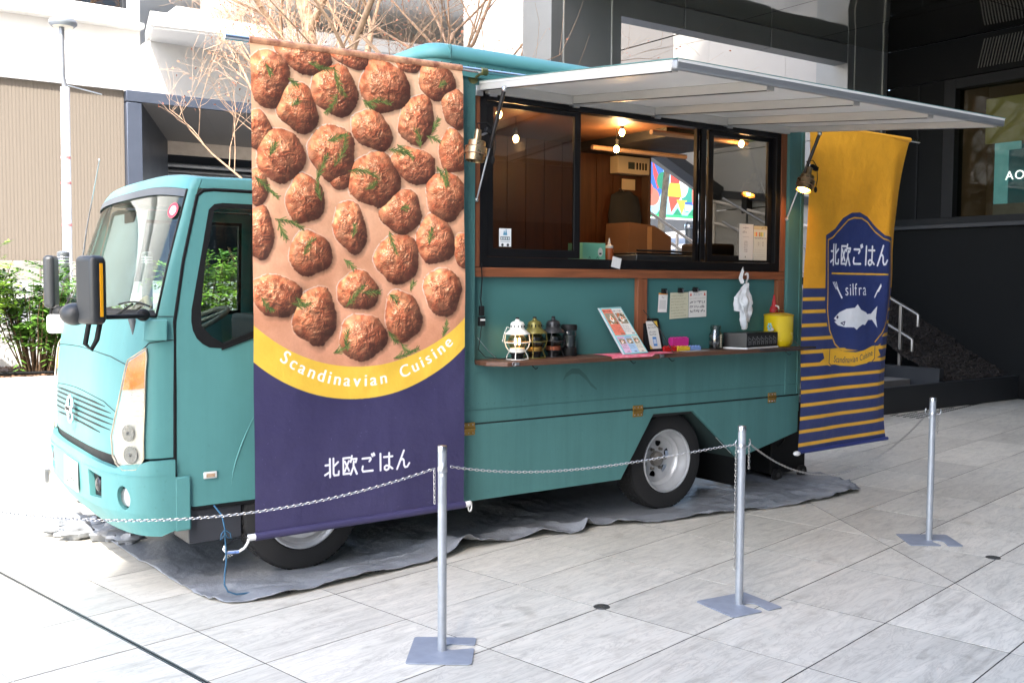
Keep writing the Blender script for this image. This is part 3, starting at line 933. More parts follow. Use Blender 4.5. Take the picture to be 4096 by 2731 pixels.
# room behind the shop window
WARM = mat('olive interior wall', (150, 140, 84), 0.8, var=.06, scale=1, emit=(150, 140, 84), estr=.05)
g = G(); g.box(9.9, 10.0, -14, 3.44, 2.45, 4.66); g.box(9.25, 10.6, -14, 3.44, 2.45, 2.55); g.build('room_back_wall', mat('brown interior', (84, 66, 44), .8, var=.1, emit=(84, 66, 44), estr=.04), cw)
G().box(9.55, 9.6, -8, 3.28, 3.70, 4.36).build('room_upper_wall', WARM, cw)
G().box(9.11, 10.75, 3.44, 3.6, 2.45, 4.66).build('room_side_wall', mat('brown interior', (84, 66, 44)), cw)
G().box(9.25, 10.6, -14, 3.44, 4.6, 4.66).build('room_ceiling', DARKIN, cw)
sg = thing('lit_sign', 'cyan lit glass panel with white letters behind the shop window', 'sign', (9.35, 1.8, 2.65))
G().box(9.36, 9.40, .2, 3.0, 2.62, 3.62).build('panel', mat('cyan lit panel', (40, 96, 104), .4, var=.35, scale=2.5, emit=(40, 120, 130), estr=.03), sg)
G().box(9.33, 9.355, 2.80, 3.0, 2.75, 3.55).build('bright_edge', mat('pale cyan', (150, 210, 215), .4, emit=(120, 200, 205), estr=.06), sg)
G().box(9.32, 9.355, 2.62, 3.0, 3.55, 3.66).build('top_strip', mat('pale cyan', (150, 210, 215)), sg)
G().box(9.32, 9.355, .2, 3.0, 2.62, 2.78).build('bench', mat('tan bench', (150, 135, 120), .7), sg)
for y in (2.30, 2.52, 1.9): G().box(9.34, 9.358, y, y + .03, 2.78, 3.55).build('mullion', mat('dark teal bar', (24, 52, 56), .4), sg)
EMW = mat('white letter light', (255, 255, 255), .4, emit=(255, 255, 255), estr=.6)
def letters(body, org, ux, uy, h, m, parent, name='lettering', th=.004, gap=.08, sx=1.0):
    ux, uy = Vector(ux), Vector(uy); n = ux.cross(uy)
    g = G(); x = 0; org = Vector(org)
    for ch in body:
        if ch == ' ': x += .32; continue
        tr, w = glyph(ch)
        for t in tr:
            p = [org + ux * ((px * sx + x) * h) + uy * (py * h) for px, py in t]
            g.add(p + [a + n * th for a in p], [(0, 1, 2), (5, 4, 3), (0, 1, 4, 3), (1, 2, 5, 4), (2, 0, 3, 5)])
        x += w * sx + gap
    return g.build(name, m, parent, fix=False)
letters('AOH', (9.33, 2.83, 3.12), (0, -1, 0), (0, 0, 1), .18, EMW, sg)

# soil bank, plinth, steps, handrail
bk = thing('soil_bank', 'dark sloping bed of soil against the charcoal wall', 'soil bed', (8.2, 3.4, 0))
g = G(); nx, ny = 16, 26
hx = lambda x, y: .30 + max(0, (y - 2.45)) * .55 + .03 * noise.noise(Vector((x * 4, y * 4, 0)))
for j in range(ny + 1):
    for i in range(nx + 1):
        x = 7.3 + 1.68 * i / nx; y = 2.45 + (5.0 - 2.45) * j / ny
        g.v.append((x, y, hx(x, y)))
for j in range(ny):
    for i in range(nx):
        a = j * (nx + 1) + i; g.f.append((a, a + 1, a + nx + 2, a + nx + 1))
g.build('soil', mat('dark soil', (24, 20, 18), .95, var=.5, scale=14, bump=1, bscale=40), bk, smooth=60)
g = G()
for _ in range(3500):
    x, y = rs.uniform(7.32, 8.95), rs.uniform(2.5, 4.9); s = rs.uniform(.01, .03)
    M = Matrix.Rotation(rs.uniform(0, 6.3), 3, 'Z') @ Matrix.Rotation(rs.uniform(-1, 1), 3, 'X')
    g.obox((x, y, hx(x, y) + s * .25), (s * 2, s, s * .7), M)
o = g.build('litter', mat('soil litter', (36, 29, 24), .9, var=.5, scale=30), bk, fix=False); o['kind'] = 'stuff'
G().box(4.3, 9.0, 2.36, 2.45, -.01, .33).build('plinth', DARKM, bk, bevel=.004)
fl = thing('stairs', 'dark stone steps rising beside the soil bank behind the blue banner', 'stairs', (5.8, 3, 0))
for k in range(9):
    G().box(4.3, 7.2, 2.46 + k * .42, 7.38, .02 + k * .165, .17 + k * .165).build('step', mat('dark step stone', (96, 95, 93), .8, var=.1, scale=4), fl, bevel=.006)
G().box(7.2, 7.3, 2.46, 7.38, -.01, .5).build('stringer', DARKM, fl)
hr = thing('handrail', 'double tube steel handrail beside the steps at right', 'handrail', (7.45, 3, 0))
RAILM = mat('satin rail steel', (150, 146, 140), .35, metal=.8, var=.05)
for z0, ye in ((1.20, 2.92), (.86, 3.0)):
    G().tube([(7.4, 6.5, z0 + (6.5 - ye) * .5), (7.4, ye + .03, z0 + .01), (7.4, ye, z0 - .01), (7.4, ye, z0 - .17)], .022, 10).build('rail', RAILM, hr, smooth=50)
for y in (3.18, 4.6, 6.0):
    G().box(7.375, 7.425, y - .02, y + .02, (y - 2.5) * .42, 1.2 + (y - 2.92) * .5 - .02).build('post', RAILM, hr, bevel=.004)
# paving strip with raised dots near the plinth
g = G()
for i in range(46):
    for j in range(7):
        a, b = 6.2 + i * .08, .75 + j * .08
        p = ab(a, b)
        if 5.2 < p[0] and p[1] < 2.3:
            g.cyl((p[0], p[1], .0), (p[0], p[1], .006), .022, .016, n=8)
o = tag(g.build('tactile_dots', mat('grey stud', (70, 70, 68), .6)), 'grid of small dark studs in the paving near the soil bank', 'paving studs'); o['kind'] = 'stuff'

# things seen through the rear of the truck at street level
sb = thing('sloped_stair_soffit', 'grey sloping underside with a dark diagonal edge beam behind the truck windows', 'soffit', (9, 8.2, 3))
g = G(); g.prism([(7.2, 4.17), (9.02, 3.38), (9.02, 3.15), (7.2, 3.975)], lambda a, b, w: (a, w, b), 8.0, 8.3)
g.build('edge_beam', DARKM, sb)
g = G(); g.prism([(7.2, 4.9), (9.02, 4.9), (9.02, 3.28), (7.2, 4.05)], lambda a, b, w: (a, w, b), 8.35, 8.6)
g.build('grey_face', mat('mid grey render', (150, 148, 143), .8, var=.04), sb)  # same even grey render as the wall band
G().box(8.86, 9.02, 7.3, 7.42, 2.86, 3.2).build('bracket', BLACK, sb, bevel=.01)
g = G(); g.beam((8.98, 8.3, 3.28), (8.98, 5.2, 2.9), .06, .14); g.build('edge_beam', DARKM, sb)
h2 = thing('handrail', 'pale sloping double handrail seen through the open truck window', 'handrail', (7.6, 8, 1.8))
RW = mat('pale rail', (190, 182, 172), .4, metal=.3)
for p, q in (((6.6, 8, 3.10), (9.0, 8, 2.0)), ((6.6, 8, 2.82), (8.6, 8, 1.9))):
    G().tube([p, q], .028, 10).build('rail', RW, h2, smooth=50)
for x in (7.85, 6.9): G().box(x - .02, x + .02, 7.98, 8.02, 1.6, 3.06 - (x - 6.6) * .46).build('post', RW, h2)
h3 = thing('handrail', 'pale double handrail against the white wall seen through the right window', 'handrail', (9.6, 8.4, 1.8))
for p, q in (((8.9, 8.4, 3.2), (8.9, 5.4, 2.42)), ((8.9, 8.4, 2.8), (8.9, 6.2, 2.25))):
    G().tube([p, q], .028, 10).build('rail', RW, h3, smooth=50)
for y in (8.1, 6.4): G().box(8.88, 8.92, y - .02, y + .02, 1.7, 3.16 - (8.4 - y) * .26).build('post', RW, h3)
bo = thing('bollard', 'stout grey bollard seen through the truck window beside the billboard', 'bollard', (12.1, 11.9, 2.2))
g = G(); g.lathe([(.11, 0), (.11, .78), (.09, .83), (0, .84)], (12.1, 11.9, 2.2), 18)
g.build('post', mat('bollard grey', (90, 92, 92), .5, metal=.3), bo, smooth=40)
G().lathe([(.12, .68), (.125, .7), (.125, .76), (.12, .78)], (12.1, 11.9, 2.2), 18).build('cap_ring', STEEL, bo, smooth=40)

# the building behind the photographer that shades the near paving
tb = thing('shade_building', 'tall office building outside the frame behind the camera shading the plaza', 'building', (4, -20, 0))
G().box(-13.1, 30, -26, -12.4, 0, 33).build('wall', mat('office facade', (112, 112, 112), .5, var=.04), tb)
g = G()
for k in range(1, 10):
    g.box(-12.6, 30, -12.4, -12.34, k * 3.5 - 2.4, k * 3.5 - .6)
g.build('window_band', mat('office glass', (70, 84, 92), .08, var=.1, spec=.8), tb)

# ------------------------------------------------------------------ street furniture at left
lp = thing('street_lamp', 'tall slim white street lamp with a flat disc head at far left', 'street lamp', (-2.33, 8, 1.2))
POLEM = mat('white pole paint', (205, 208, 214), .35, var=.04, metal=.1)
g = G(); g.cyl((-2.335, 8, 1.2), (-2.32, 8, 3.90), .055, .052, 20); g.build('pole', POLEM, lp, smooth=50)
G().tube([(-2.32, 8, 3.90), (-2.335, 8, 3.97), (-2.345, 8, 4.05), (-2.345, 8, 4.62)], .03, 12).build('neck', mat('grey neck', (120, 124, 130), .4, metal=.4), lp, smooth=50)
G().lathe([(0, .0), (.13, -.01), (.155, .015), (.16, .04), (.15, .065), (.05, .09), (0, .092)], (-2.33, 8, 4.62), 32).build('lamp_head', mat('grey lamp head', (128, 134, 140), .4, metal=.3), lp, smooth=40)
G().lathe([(0, -.012), (.11, -.012), (.115, -.004)], (-2.33, 8, 4.615), 28).build('lamp_lens', mat('warm lens', (225, 220, 205), .3), lp)
G().cyl((-2.32, 8, 3.93), (-1.90, 8, 3.86), .007, n=8).build('side_rod', STEEL, lp)
for z in (2.25, 2.75, 3.05): G().cyl((-2.33, 8, z), (-2.33, 8, z + .03), .058, n=20).build('band', mat('red white band', (200, 120, 120), .5), lp)
for (x, y, z, lab) in ((-2.68, 6.5, 1.12, 'grey steel bollard beside the white lamp behind the far mirror'),
                       (-1.62, 7.2, 1.15, 'grey steel bollard seen through the windscreen')):
    t = thing('bollard', lab, 'bollard', (x, y, z), 'bollards along the raised street')
    G().lathe([(.062, 0), (.062, .74), (.064, .745), (.064, .775), (.04, .79), (0, .79)], (x, y, z), 20).build('post', mat('bollard steel', (112, 116, 120), .38, metal=.6), t, smooth=40)
    for k in range(3): G().lathe([(.063, .66 + k * .03), (.0655, .665 + k * .03), (.063, .67 + k * .03)], (x, y, z), 20).build('groove_ring', STEEL, t)

# ------------------------------------------------------------------ shrubs
LEAF = [mat('shrub leaf %s' % n, tuple(min(255, int(q * 1.12)) for q in c), .5, var=.55, scale=24, spec=.4) for n, c in (('bright', (118, 150, 52)), ('green', (84, 124, 44)), ('yellow', (150, 164, 70)))]
TWIG = mat('shrub stem', (96, 74, 52), .8, var=.2)
def make_shrub(seed, h, w, nst, nlf, lm):
    rs = random.Random(seed)
    stem, leaf = G(), G()
    for s in range(nst):
        a = rs.uniform(0, 6.3); r = rs.uniform(.1, 1) ** .7 * w * .5
        top = Vector((math.cos(a) * r, math.sin(a) * r, h * rs.uniform(.62, 1.0)))
        base = Vector((math.cos(a) * r * .25, math.sin(a) * r * .25, 0))
        pts = [base + (top - base) * t + Vector((rs.uniform(-.02, .02), rs.uniform(-.02, .02), 0)) + Vector((0, 0, .06 * h * math.sin(t * 3))) for t in (0, .35, .7, 1)]
        stem.tube(pts, [.008, .006, .004, .002], 5)
        for k in range(nlf):
            t = rs.uniform(.3, 1.0); i = min(2, int(t * 3)); p = pts[i].lerp(pts[i + 1], t * 3 - i)
            d = Vector((rs.gauss(0, 1), rs.gauss(0, 1), rs.gauss(.25, .5))).normalized()
            L = rs.uniform(.10, .22)
            side = d.cross(Vector((0, 0, 1))).normalized()
            for j in range(1, 6):
                q = p + d * (L * j / 5) + Vector((0, 0, -.25 * L * (j / 5) ** 2))
                for sgn in (-1, 1):
                    ld = (d * .55 + side * sgn * .9 + Vector((0, 0, rs.uniform(-.35, .1)))).normalized()
                    ll = rs.uniform(.06, .11) * (1.1 - j * .08); lw = ll * .17
                    nrm = ld.cross(Vector((rs.uniform(-.3, .3), rs.uniform(-.3, .3), 1))).normalized() * lw
                    leaf.add([q, q + ld * ll * .5 + nrm, q + ld * ll, q + ld * ll * .5 - nrm], [(0, 1, 2, 3)])
    return stem, leaf
def put_shrub(x, y, z, seed, h, w, lab, nst=26, nlf=13, li=0):
    t = thing('shrub', lab, 'shrub', (x, y, z), 'shrubs in the planter')
    s, l = make_shrub(seed, h, w, nst, nlf, None)
    for g in (s, l): g.v = [(a + x, b + y, c + z) for a, b, c in g.v]
    s.build('stems', TWIG, t, fix=False)
    o = l.build('foliage', LEAF[li], t, fix=False); o['kind'] = 'stuff'
for x, y, sd_, h, w, lab, li in (
        (-3.95, 4.85, 1, 1.15, 1.1, 'feathery yellow green shrub cut by the left edge of the photo', 0),
        (-3.25, 4.9, 2, 1.02, 1.0, 'feathery bright green shrub just left of the truck nose', 1),
        (-4.4, 5.5, 9, 1.25, .9, 'taller wispy shrub behind at the far left edge', 2),
        (-2.55, 4.75, 3, .62, .9, 'low green shrub seen low through the windscreen', 1),
        (-1.75, 4.7, 4, 1.15, 1.0, 'bushy bright green shrub framed by the cab side window', 0),
        (-1.0, 4.9, 5, 1.2, 1.0, 'bushy shrub at the right side of the cab window by the banner', 1),
        (.1, 5.0, 6, 1.0, 1.1, 'shrub hidden mostly by the meatball banner', 1)):
    put_shrub(x, y, .74, sd_, h, w, lab, li=li, nst=60 if h > .9 else 48)

# ------------------------------------------------------------------ the bare tree
BARK = mat('pale tree bark', (168, 138, 112), .85, var=.35, scale=16, bump=.4, bscale=40)
DRY = mat('dry russet leaves', (170, 96, 66), .8, var=.4, scale=8)
tree = thing('bare_tree', 'bare multi stemmed tree with fine twigs and a few dry leaves behind the truck', 'tree', (1.5, 8.2, 1.2))
tg, lg, wg = G(), G(), G()
rt_ = random.Random(11)
def branch(p, d, L, r, lev):
    n = 4 if lev < 3 else 3
    pts = [p]; rr = [r]; q = p; dd = d.copy()
    for i in range(n):
        dd = (dd + Vector((rt_.gauss(0, .13), rt_.gauss(0, .13), rt_.gauss(.05, .09)))).normalized()
        if q.x < -.75 + (8.2 - q.y) * .1 and dd.x < 0: dd.x *= -.5
        if q.z < 3.7 and lev > 0 and dd.z < .3: dd.z = .45
        dd.normalize()
        q = q + dd * L / n; pts.append(q); rr.append(r * (1 - .5 * (i + 1) / n))
    (tg if lev < 3 else wg).tube(pts, rr, 8 if lev < 2 else (5 if lev < 3 else 3), caps=False)
    kids = {0: 5, 1: 6, 2: 5, 3: 4, 4: 0}[lev]
    for k in range(kids):
        t = rt_.uniform(.3, 1) if k else 1.0
        i = min(n - 1, int(t * n)); s = pts[i].lerp(pts[i + 1], t * n - i)
        side = Vector((rt_.gauss(0, 1), rt_.gauss(0, 1), rt_.gauss(.1, .45))).normalized()
        nd = (dd * .75 + side * .75).normalized()
        branch(s, nd, L * rt_.uniform(.45, .72), max(.0022, rr[min(i + 1, n)] * .6), lev + 1)
    if lev >= 4:
        for _ in range(2):
            if rt_.random() < .4:
                c = q + Vector((rt_.gauss(0, .03), rt_.gauss(0, .03), rt_.gauss(0, .03)))
                a = Vector((rt_.gauss(0, 1), rt_.gauss(0, 1), rt_.gauss(0, 1))).normalized() * .022
                b = a.orthogonal().normalized() * .014
                lg.add([c - a, c + b, c + a, c - b], [(0, 1, 2, 3)])
B = Vector((1.45, 8.2, 1.2))
for off, d, L, r in (((0, 0, 0), (.01, 0, 1), 5.4, .15), ((.22, .1, 0), (.10, .05, 1), 4.6, .10), ((-.2, 0, 0), (-.45, -.15, 1), 2.9, .07),
                     ((.35, 0, 0), (.36, -.1, 1), 4.4, .07), ((.5, .1, 0), (.6, .05, 1), 4.2, .06), ((-.3, .1, 0), (-.66, -.1, 1), 2.9, .05), ((.6, -.2, 0), (.8, .0, 1), 3.2, .045),
                     ((-.35, -.1, 0), (-.35, -.3, 1), 3.2, .05)):
    branch(B + Vector(off), Vector(d).normalized(), L, r, 0)
tg.build('trunk', BARK, tree, smooth=60, fix=False)
o = wg.build('twigs', BARK, tree, fix=False); o['kind'] = 'stuff'
o = lg.build('dry_leaves', DRY, tree, fix=False); o['kind'] = 'stuff'

# ================================================================== THE FOOD TRUCK
truck = thing('food_truck', 'teal food truck with its serving hatch propped open, parked on a grey tarp', 'food truck', (-1.2, 1.0, 0))
T = truck
W_, H_ = 1.0, 1.0
YF = 1.95                                  # far side of the box body
XB0, XB1 = -2.02, 1.30                     # box body front and rear
xz = lambda a, b, w: (a, w, b)
ya = lambda a, b, w: (w, a, b)

# ---- box body
g = G(); OPEN = [(-1.70, 1.125), (1.125, 1.125), (1.125, 2.745), (-1.70, 2.745)]
g.prism([(XB0, .752), (XB1, .752), (XB1, 2.84), (XB0, 2.84)], xz, 0, .03, holes=[OPEN])
g.build('side_panel', TEALB, T, bevel=.003)
skirt = [(-2.0, .285), (-.524, .285), (-.234, .705), (.146, .70), (.62, .318), (1.29, .462), (1.29, .745), (-2.0, .745)]
g = G(); g.prism(skirt, xz, -.004, .022); sk = g.build('skirt_panel', TEALB, T, bevel=.003)
g = G(); g.box(-2.0, 1.29, -.001, .02, .742, .755); g.build('skirt_gap', BLACK, T)
g = G(); g.box(-2.0, 1.29, -.0025, .002, .832, .835); g.build('panel_seam', mat('dark teal seam', (48, 88, 86), .6), T)
for x0, x1 in ((-1.795, -1.702), (1.127, 1.16), (1.268, 1.302)):
    G().box(x0, x1, -.008, .004, .86 if x0 < 0 else .76, 2.80).build('corner_trim', TEALB, T, bevel=.002)
G().box(-1.795, 1.302, -.006, .004, 2.762, 2.80).build('header_trim', TEALB, T, bevel=.002)
G().box(-1.795, -1.60, -.0065, .003, 1.06, 1.118).build('trim_plate', TEALB, T, bevel=.002)
g = G()
for k in range(58):
    x = -1.95 + k * .057
    g.ball((x, 0, .868), .0045, 6, 4)
for k in range(55): g.ball((-1.95 + k * .06, -.034, 2.862), .006, 6, 4)
for z in np.arange(.95, 2.75, .12): g.ball((-1.75, -.008, z), .0045, 6, 4); g.ball((1.285, -.008, z), .0045, 6, 4)
o = g.build('rivets', TEALB, T, smooth=60, fix=False); o['kind'] = 'stuff'
G().box(XB0, XB1, YF - .03, YF, .30, 2.84).build('far_side_panel', TEALB, T)
G().box(XB0, XB0 + .03, .03, YF - .03, .30, 2.84).build('front_wall', TEALB, T)
g = G(); g.prism([(.0, .62), (YF, .62), (YF, 2.84), (.0, 2.84)], ya, XB1 - .028, XB1 + .001, holes=[[(.16, 1.74), (YF - .24, 1.74), (YF - .24, 2.74), (.16, 2.74)]])
g.build('rear_wall', TEALB, T)
G().box(XB0 + .03, XB1 - .03, .03, YF - .03, .68, .74).build('floor', DARKIN, T)
G().box(-2.25, 1.2, .42, 1.78, .40, .67).build('chassis', BLACK, T)  # chassis box enlarged to block light reaching the tarp
G().box(-3.45, -2.3, .45, 1.66, .27, .41).build('cab_light_blocker', BLACK, T)  # added box under the cab, blocks light below the truck
G().box(-2.1, 1.25, YF - .05, YF - .032, .16, .31).build('far_light_blocker', BLACK, T)  # added strip that stops light leaking in from the far side
# roof: rounded dome with an overhanging lip
def plan(inset, n=7, r=.17):
    return [(a, b) for a, b in rrect(XB0 - .03 + inset, XB1 + .03 - inset, -.035 + inset, YF + .035 - inset, max(.02, r - inset), n)]
g = G(); prof = [(.012, 2.80), (.012, 2.885), (0, 2.886), (-.012, 2.90), (-.008, 2.93), (.02, 2.965), (.07, 2.985), (.16, 2.99)]
rings = [plan(i) for i, z in prof]; n = len(rings[0])
for (i, z), rg_ in zip(prof, rings): g.v += [(x, y, z) for x, y in rg_]
for k in range(len(prof) - 1):
    for i in range(n): g.f.append((k * n + i, k * n + (i + 1) % n, (k + 1) * n + (i + 1) % n, (k + 1) * n + i))
g.f.append(tuple((len(prof) - 1) * n + i for i in range(n))); g.f.append(tuple(range(n)))
g.build('roof', mat('teal roof paint', (88, 146, 145), .45, var=.05, scale=2, spec=.4), T, smooth=50)
g = G(); g.box(-1.90, -1.896, -.05, .1, 2.886, 2.966); g.build('roof_joint', TEALB, T)

g = G(); sm = [(-1.02, .98, .006), (-1.0, 1.01, .014), (-.95, 1.035, .018), (-.89, 1.03, .018), (-.83, .985, .016), (-.79, .94, .012), (-.74, .905, .006)]
g.v = [(x, -.0012, z + w) for x, z, w in sm] + [(x, -.0012, z - w) for x, z, w in sm]; n = len(sm)
g.f = [(i, i + 1, n + i + 1, n + i) for i in range(n - 1)]
g.build('grease_smudge', mat('smudge', (58, 98, 95), .7, var=.1), T)
# ---- serving hatch opening
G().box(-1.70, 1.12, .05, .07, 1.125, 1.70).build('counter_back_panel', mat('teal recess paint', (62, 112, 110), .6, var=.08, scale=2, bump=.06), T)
G().box(-1.70, 1.12, .012, .05, 1.634, 1.69).build('wood_rail', WOOD, T, bevel=.003)
for x0, x1, z0, z1 in ((-.375, -.29, 1.125, 1.632), (1.045, 1.12, 1.125, 1.632), (1.062, 1.12, 1.692, 2.74), (-1.70, -1.655, 1.692, 2.74)):
    G().box(x0, x1, .012, .05, z0, z1).build('wood_post', WOODV, T, bevel=.003)
BF = mat('black window frame', (22, 22, 24), .35, var=.1, metal=.3)
g = G(); g.prism([(-1.652, 1.692), (1.06, 1.692), (1.06, 2.74), (-1.652, 2.74)], xz, .018, .09,
                 holes=[[(-1.60, 1.755), (1.01, 1.755), (1.01, 2.69), (-1.60, 2.69)]])
g.build('window_frame', BF, T, bevel=.003)
def sash(x0, x1, y, z0, z1, l, r, b, t, pane=True):
    g = G(); g.prism([(x0, z0), (x1, z0), (x1, z1), (x0, z1)], xz, y, y + .022, holes=[[(x0 + l, z0 + b), (x1 - r, z0 + b), (x1 - r, z1 - t), (x0 + l, z1 - t)]])
    s = g.build('window_sash', BF, T, bevel=.002)
    if pane: G().box(x0 + l, x1 - r, y + .008, y + .012, z0 + b, z1 - t).build('pane', glass('smoky glass', (206, 203, 196), base=.03), s)
    return s
sash(-1.598, -.87, .028, 1.757, 2.688, .05, .05, .05, .03)
sash(.225, .275, .028, 1.757, 2.688, .004, .004, .01, .01, False)
sash(.325, 1.008, .055, 1.757, 2.688, .05, .05, .05, .03)
G().box(.225, .275, .03, .045, 1.757, 2.688).build('sash_bar', BF, T)
G().box(.20, .225, .05, .08, 1.757, 2.688).build('sash_stile', BF, T)
G().box(.292, .306, .05, .052, 2.5, 2.62).build('sash_label', mat('pale label', (190, 190, 170), .5), T)

# ---- interior of the kitchen
plk = G(); 
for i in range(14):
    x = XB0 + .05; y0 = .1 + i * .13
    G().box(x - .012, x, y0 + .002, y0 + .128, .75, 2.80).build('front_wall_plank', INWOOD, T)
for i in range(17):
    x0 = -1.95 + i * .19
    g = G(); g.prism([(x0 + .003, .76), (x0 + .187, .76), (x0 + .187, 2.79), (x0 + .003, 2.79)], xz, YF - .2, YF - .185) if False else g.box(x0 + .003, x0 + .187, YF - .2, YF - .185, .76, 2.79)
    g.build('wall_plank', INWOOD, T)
G().box(-1.98, 1.27, .1, YF - .03, 2.79, 2.80).build('kitchen_ceiling', mat('ceiling plywood', (112, 74, 48), .5, var=.2, scale=3, stretch=(1, 8, 1)), T)
G().box(.45, 1.27, .62, YF - .06, 2.72, 2.789).build('ceiling_box', mat('range cover', (30, 30, 32), .5), T)
for z, y in ((2.72, .52), (2.68, 1.2)): G().tube([(.2, y, z), (1.24, y, z)], .02, 8).build('ceiling_pipe', mat('pale pipe', (186, 150, 120), .4, metal=.2), T, smooth=50)
G().box(-1.9, 1.25, .1, .62, 1.70, 1.74).build('work_counter', mat('steel counter', (130, 130, 132), .35, metal=.7), T)
G().box(-1.9, 1.25, 1.25, 1.72, 1.55, 1.60).build('rear_counter', DARKIN, T)
G().box(1.24, 1.272, 1.66, 1.75, 1.6, 2.79).build('door_post', mat('brown post', (88, 66, 52), .6), T)
G().box(1.2, 1.272, .04, .16, 1.0, 2.79).build('door_post', mat('brown post', (88, 66, 52)), T)

# ---- hinges
for x, z in ((-1.744, .724), (-.38, .737), (.981, .744)):
    hg = G(); hg.box(x - .045, x + .045, -.0085, -.004, z + .006, z + .038); hg.box(x - .045, x + .045, -.0085, -.004, z - .038, z - .002)
    h = hg.build('hinge', BRASS, T, bevel=.001)
    G().cyl((x - .045, -.010, z + .002), (x + .045, -.010, z + .002), .006, n=8).build('hinge_pin', BRASS, h)
    g = G()
    for dx in (-.03, 0, .03):
        for dz in (-.025, .025): g.ball((x + dx, -.0085, z + dz), .004, 6, 4)
    g.build('screws', STEEL, h)

# ---- awning hatch
AX0, AX1, AY, Z0, Z1 = -1.675, 1.125, -1.66, 2.775, 2.615
def aw(x, t, off):                        # t 0 at the hinge, 1 at the outer edge
    dy, dz = AY, Z1 - Z0; L = math.hypot(dy, dz)
    return Vector((x, -.004 + dy * t + off * (-dz / L) * -1, Z0 + dz * t + off * abs(dy) / L))
awn = G(); awn.v = [tuple(aw(x, t, o)) for o in (0, .012) for t in (0, 1) for x in (AX0, AX1)]
awn.f = [(0, 1, 3, 2), (4, 6, 7, 5), (0, 4, 5, 1), (2, 3, 7, 6), (0, 2, 6, 4), (1, 5, 7, 3)]
AWP = awn.build('awning_panel', mat('awning underside', (222, 220, 215), .5, var=.04, scale=2), T)
g = G(); g.v = [tuple(aw(x, t, o)) for o in (.0125, .016) for t in (0, 1) for x in (AX0 - .01, AX1 + .01)]
g.f = list(awn.f); g.build('awning_skin', TEALB, AWP)
def rib(x0, x1, t0, t1, o0, o1, nm, m):
    g = G(); g.v = [tuple(aw(x, t, o)) for o in (o0, o1) for t in (t0, t1) for x in (x0, x1)]; g.f = list(awn.f)
    return g.build(nm, m, AWP, bevel=.002)
rib(AX0, AX0 + .045, 0, .973, -.04, -.001, 'awning_rail', ALU); rib(AX1 - .045, AX1, 0, .973, -.04, -.001, 'awning_rail', ALU)
g = G(); g.v = [tuple(aw(xx, t, o)) for o in (-.0435, -.0405) for t in (.03, .97) for xx in (AX0 + .001, AX0 + .012)]; g.f = list(awn.f); g.build('rail_dark_strip', BLACK, AWP)  # thin dark strip along the lower edge of the left rail
rib(AX0 + .046, AX1 - .046, 0, .028, -.055, -.001, 'awning_rail', ALU)
g = G()
g.v = [tuple(aw(x, t, o)) for o in (-.036, .012) for t in (.976, 1.0) for x in (AX0 - .01, AX1 + .01)]; g.f = list(awn.f); g.build('awning_front_rail', mat('grey aluminium tube', (140, 142, 144), .35, metal=.4, var=.05), AWP, bevel=.012, seg=4)
for x in (-.97, -.27, .43): rib(x - .028, x + .028, .029, .965, -.05, -.001, 'awning_rib', ALU)
for x in (-.97, -.27, .43, -1.6):
    if x > -1.5:
        g = G(); g.v = [tuple(aw(xx, t, o)) for o in (-.053, -.0505) for t in (.03, .96) for xx in (x - .028, x - .018)]; g.f = list(awn.f); g.build('rib_dark_strip', BLACK, AWP)  # thin dark strip along the lower edge of each rib
    g = G(); p = aw(x, .02, -.058); g.obox(p, (.07, .03, .008)); g.obox(p + Vector((0, -.012, -.008)), (.05, .014, .014)); g.build('hinge_bracket', STEEL, AWP, bevel=.001)
G().box(AX0 - .03, AX0 + .02, -.02, .0, 2.70, 2.76).build('hinge_bracket', STEEL, AWP, bevel=.002)
# gas struts
for x, s in ((-1.685, -1), (1.12, 1)):
    top = aw(x, .17, -.05); bot = Vector((x, .004, 2.09)); mid = top.lerp(bot, .52)
    g = G(); g.cyl(top, mid, .0125, n=12); st = g.build('gas_strut', mat('strut black', (40, 38, 38), .3, metal=.4), T, smooth=50)
    G().cyl(mid, bot, .006, n=10).build('strut_rod', STEEL, st, smooth=50)
    g = G(); g.ball(top, .018, 10, 6); g.ball(bot, .014, 10, 6); g.build('strut_joint', STEEL, st, smooth=50)

# ---- banner rods
for nm, p, q in (('banner_rod', (-3.235, -.075, 2.812), (-1.10, -.075, 2.838)), ('banner_rod', (1.0, -.075, 2.81), (2.67, -.08, 2.79))):
    r_ = G().cyl(p, q, .0155, n=16).build(nm, CHROME, T, smooth=50)
for x in (-1.69, -1.2, 1.22):
    g = G(); g.cyl((x - .02, -.075, 2.829 if x < 0 else 2.81), (x + .02, -.075, 2.829 if x < 0 else 2.81), .022, n=14)
    g.cyl((x - .03, -.005, 2.80), (x - .03, -.012, 2.80), .035, n=16); g.cyl((x - .02, -.01, 2.80), (x - .01, -.07, 2.82), .008, n=8)
    g.build('rod_clamp', mat('aged brass clamp', (132, 128, 84), .4, metal=.8, var=.3, scale=40), T, smooth=40)

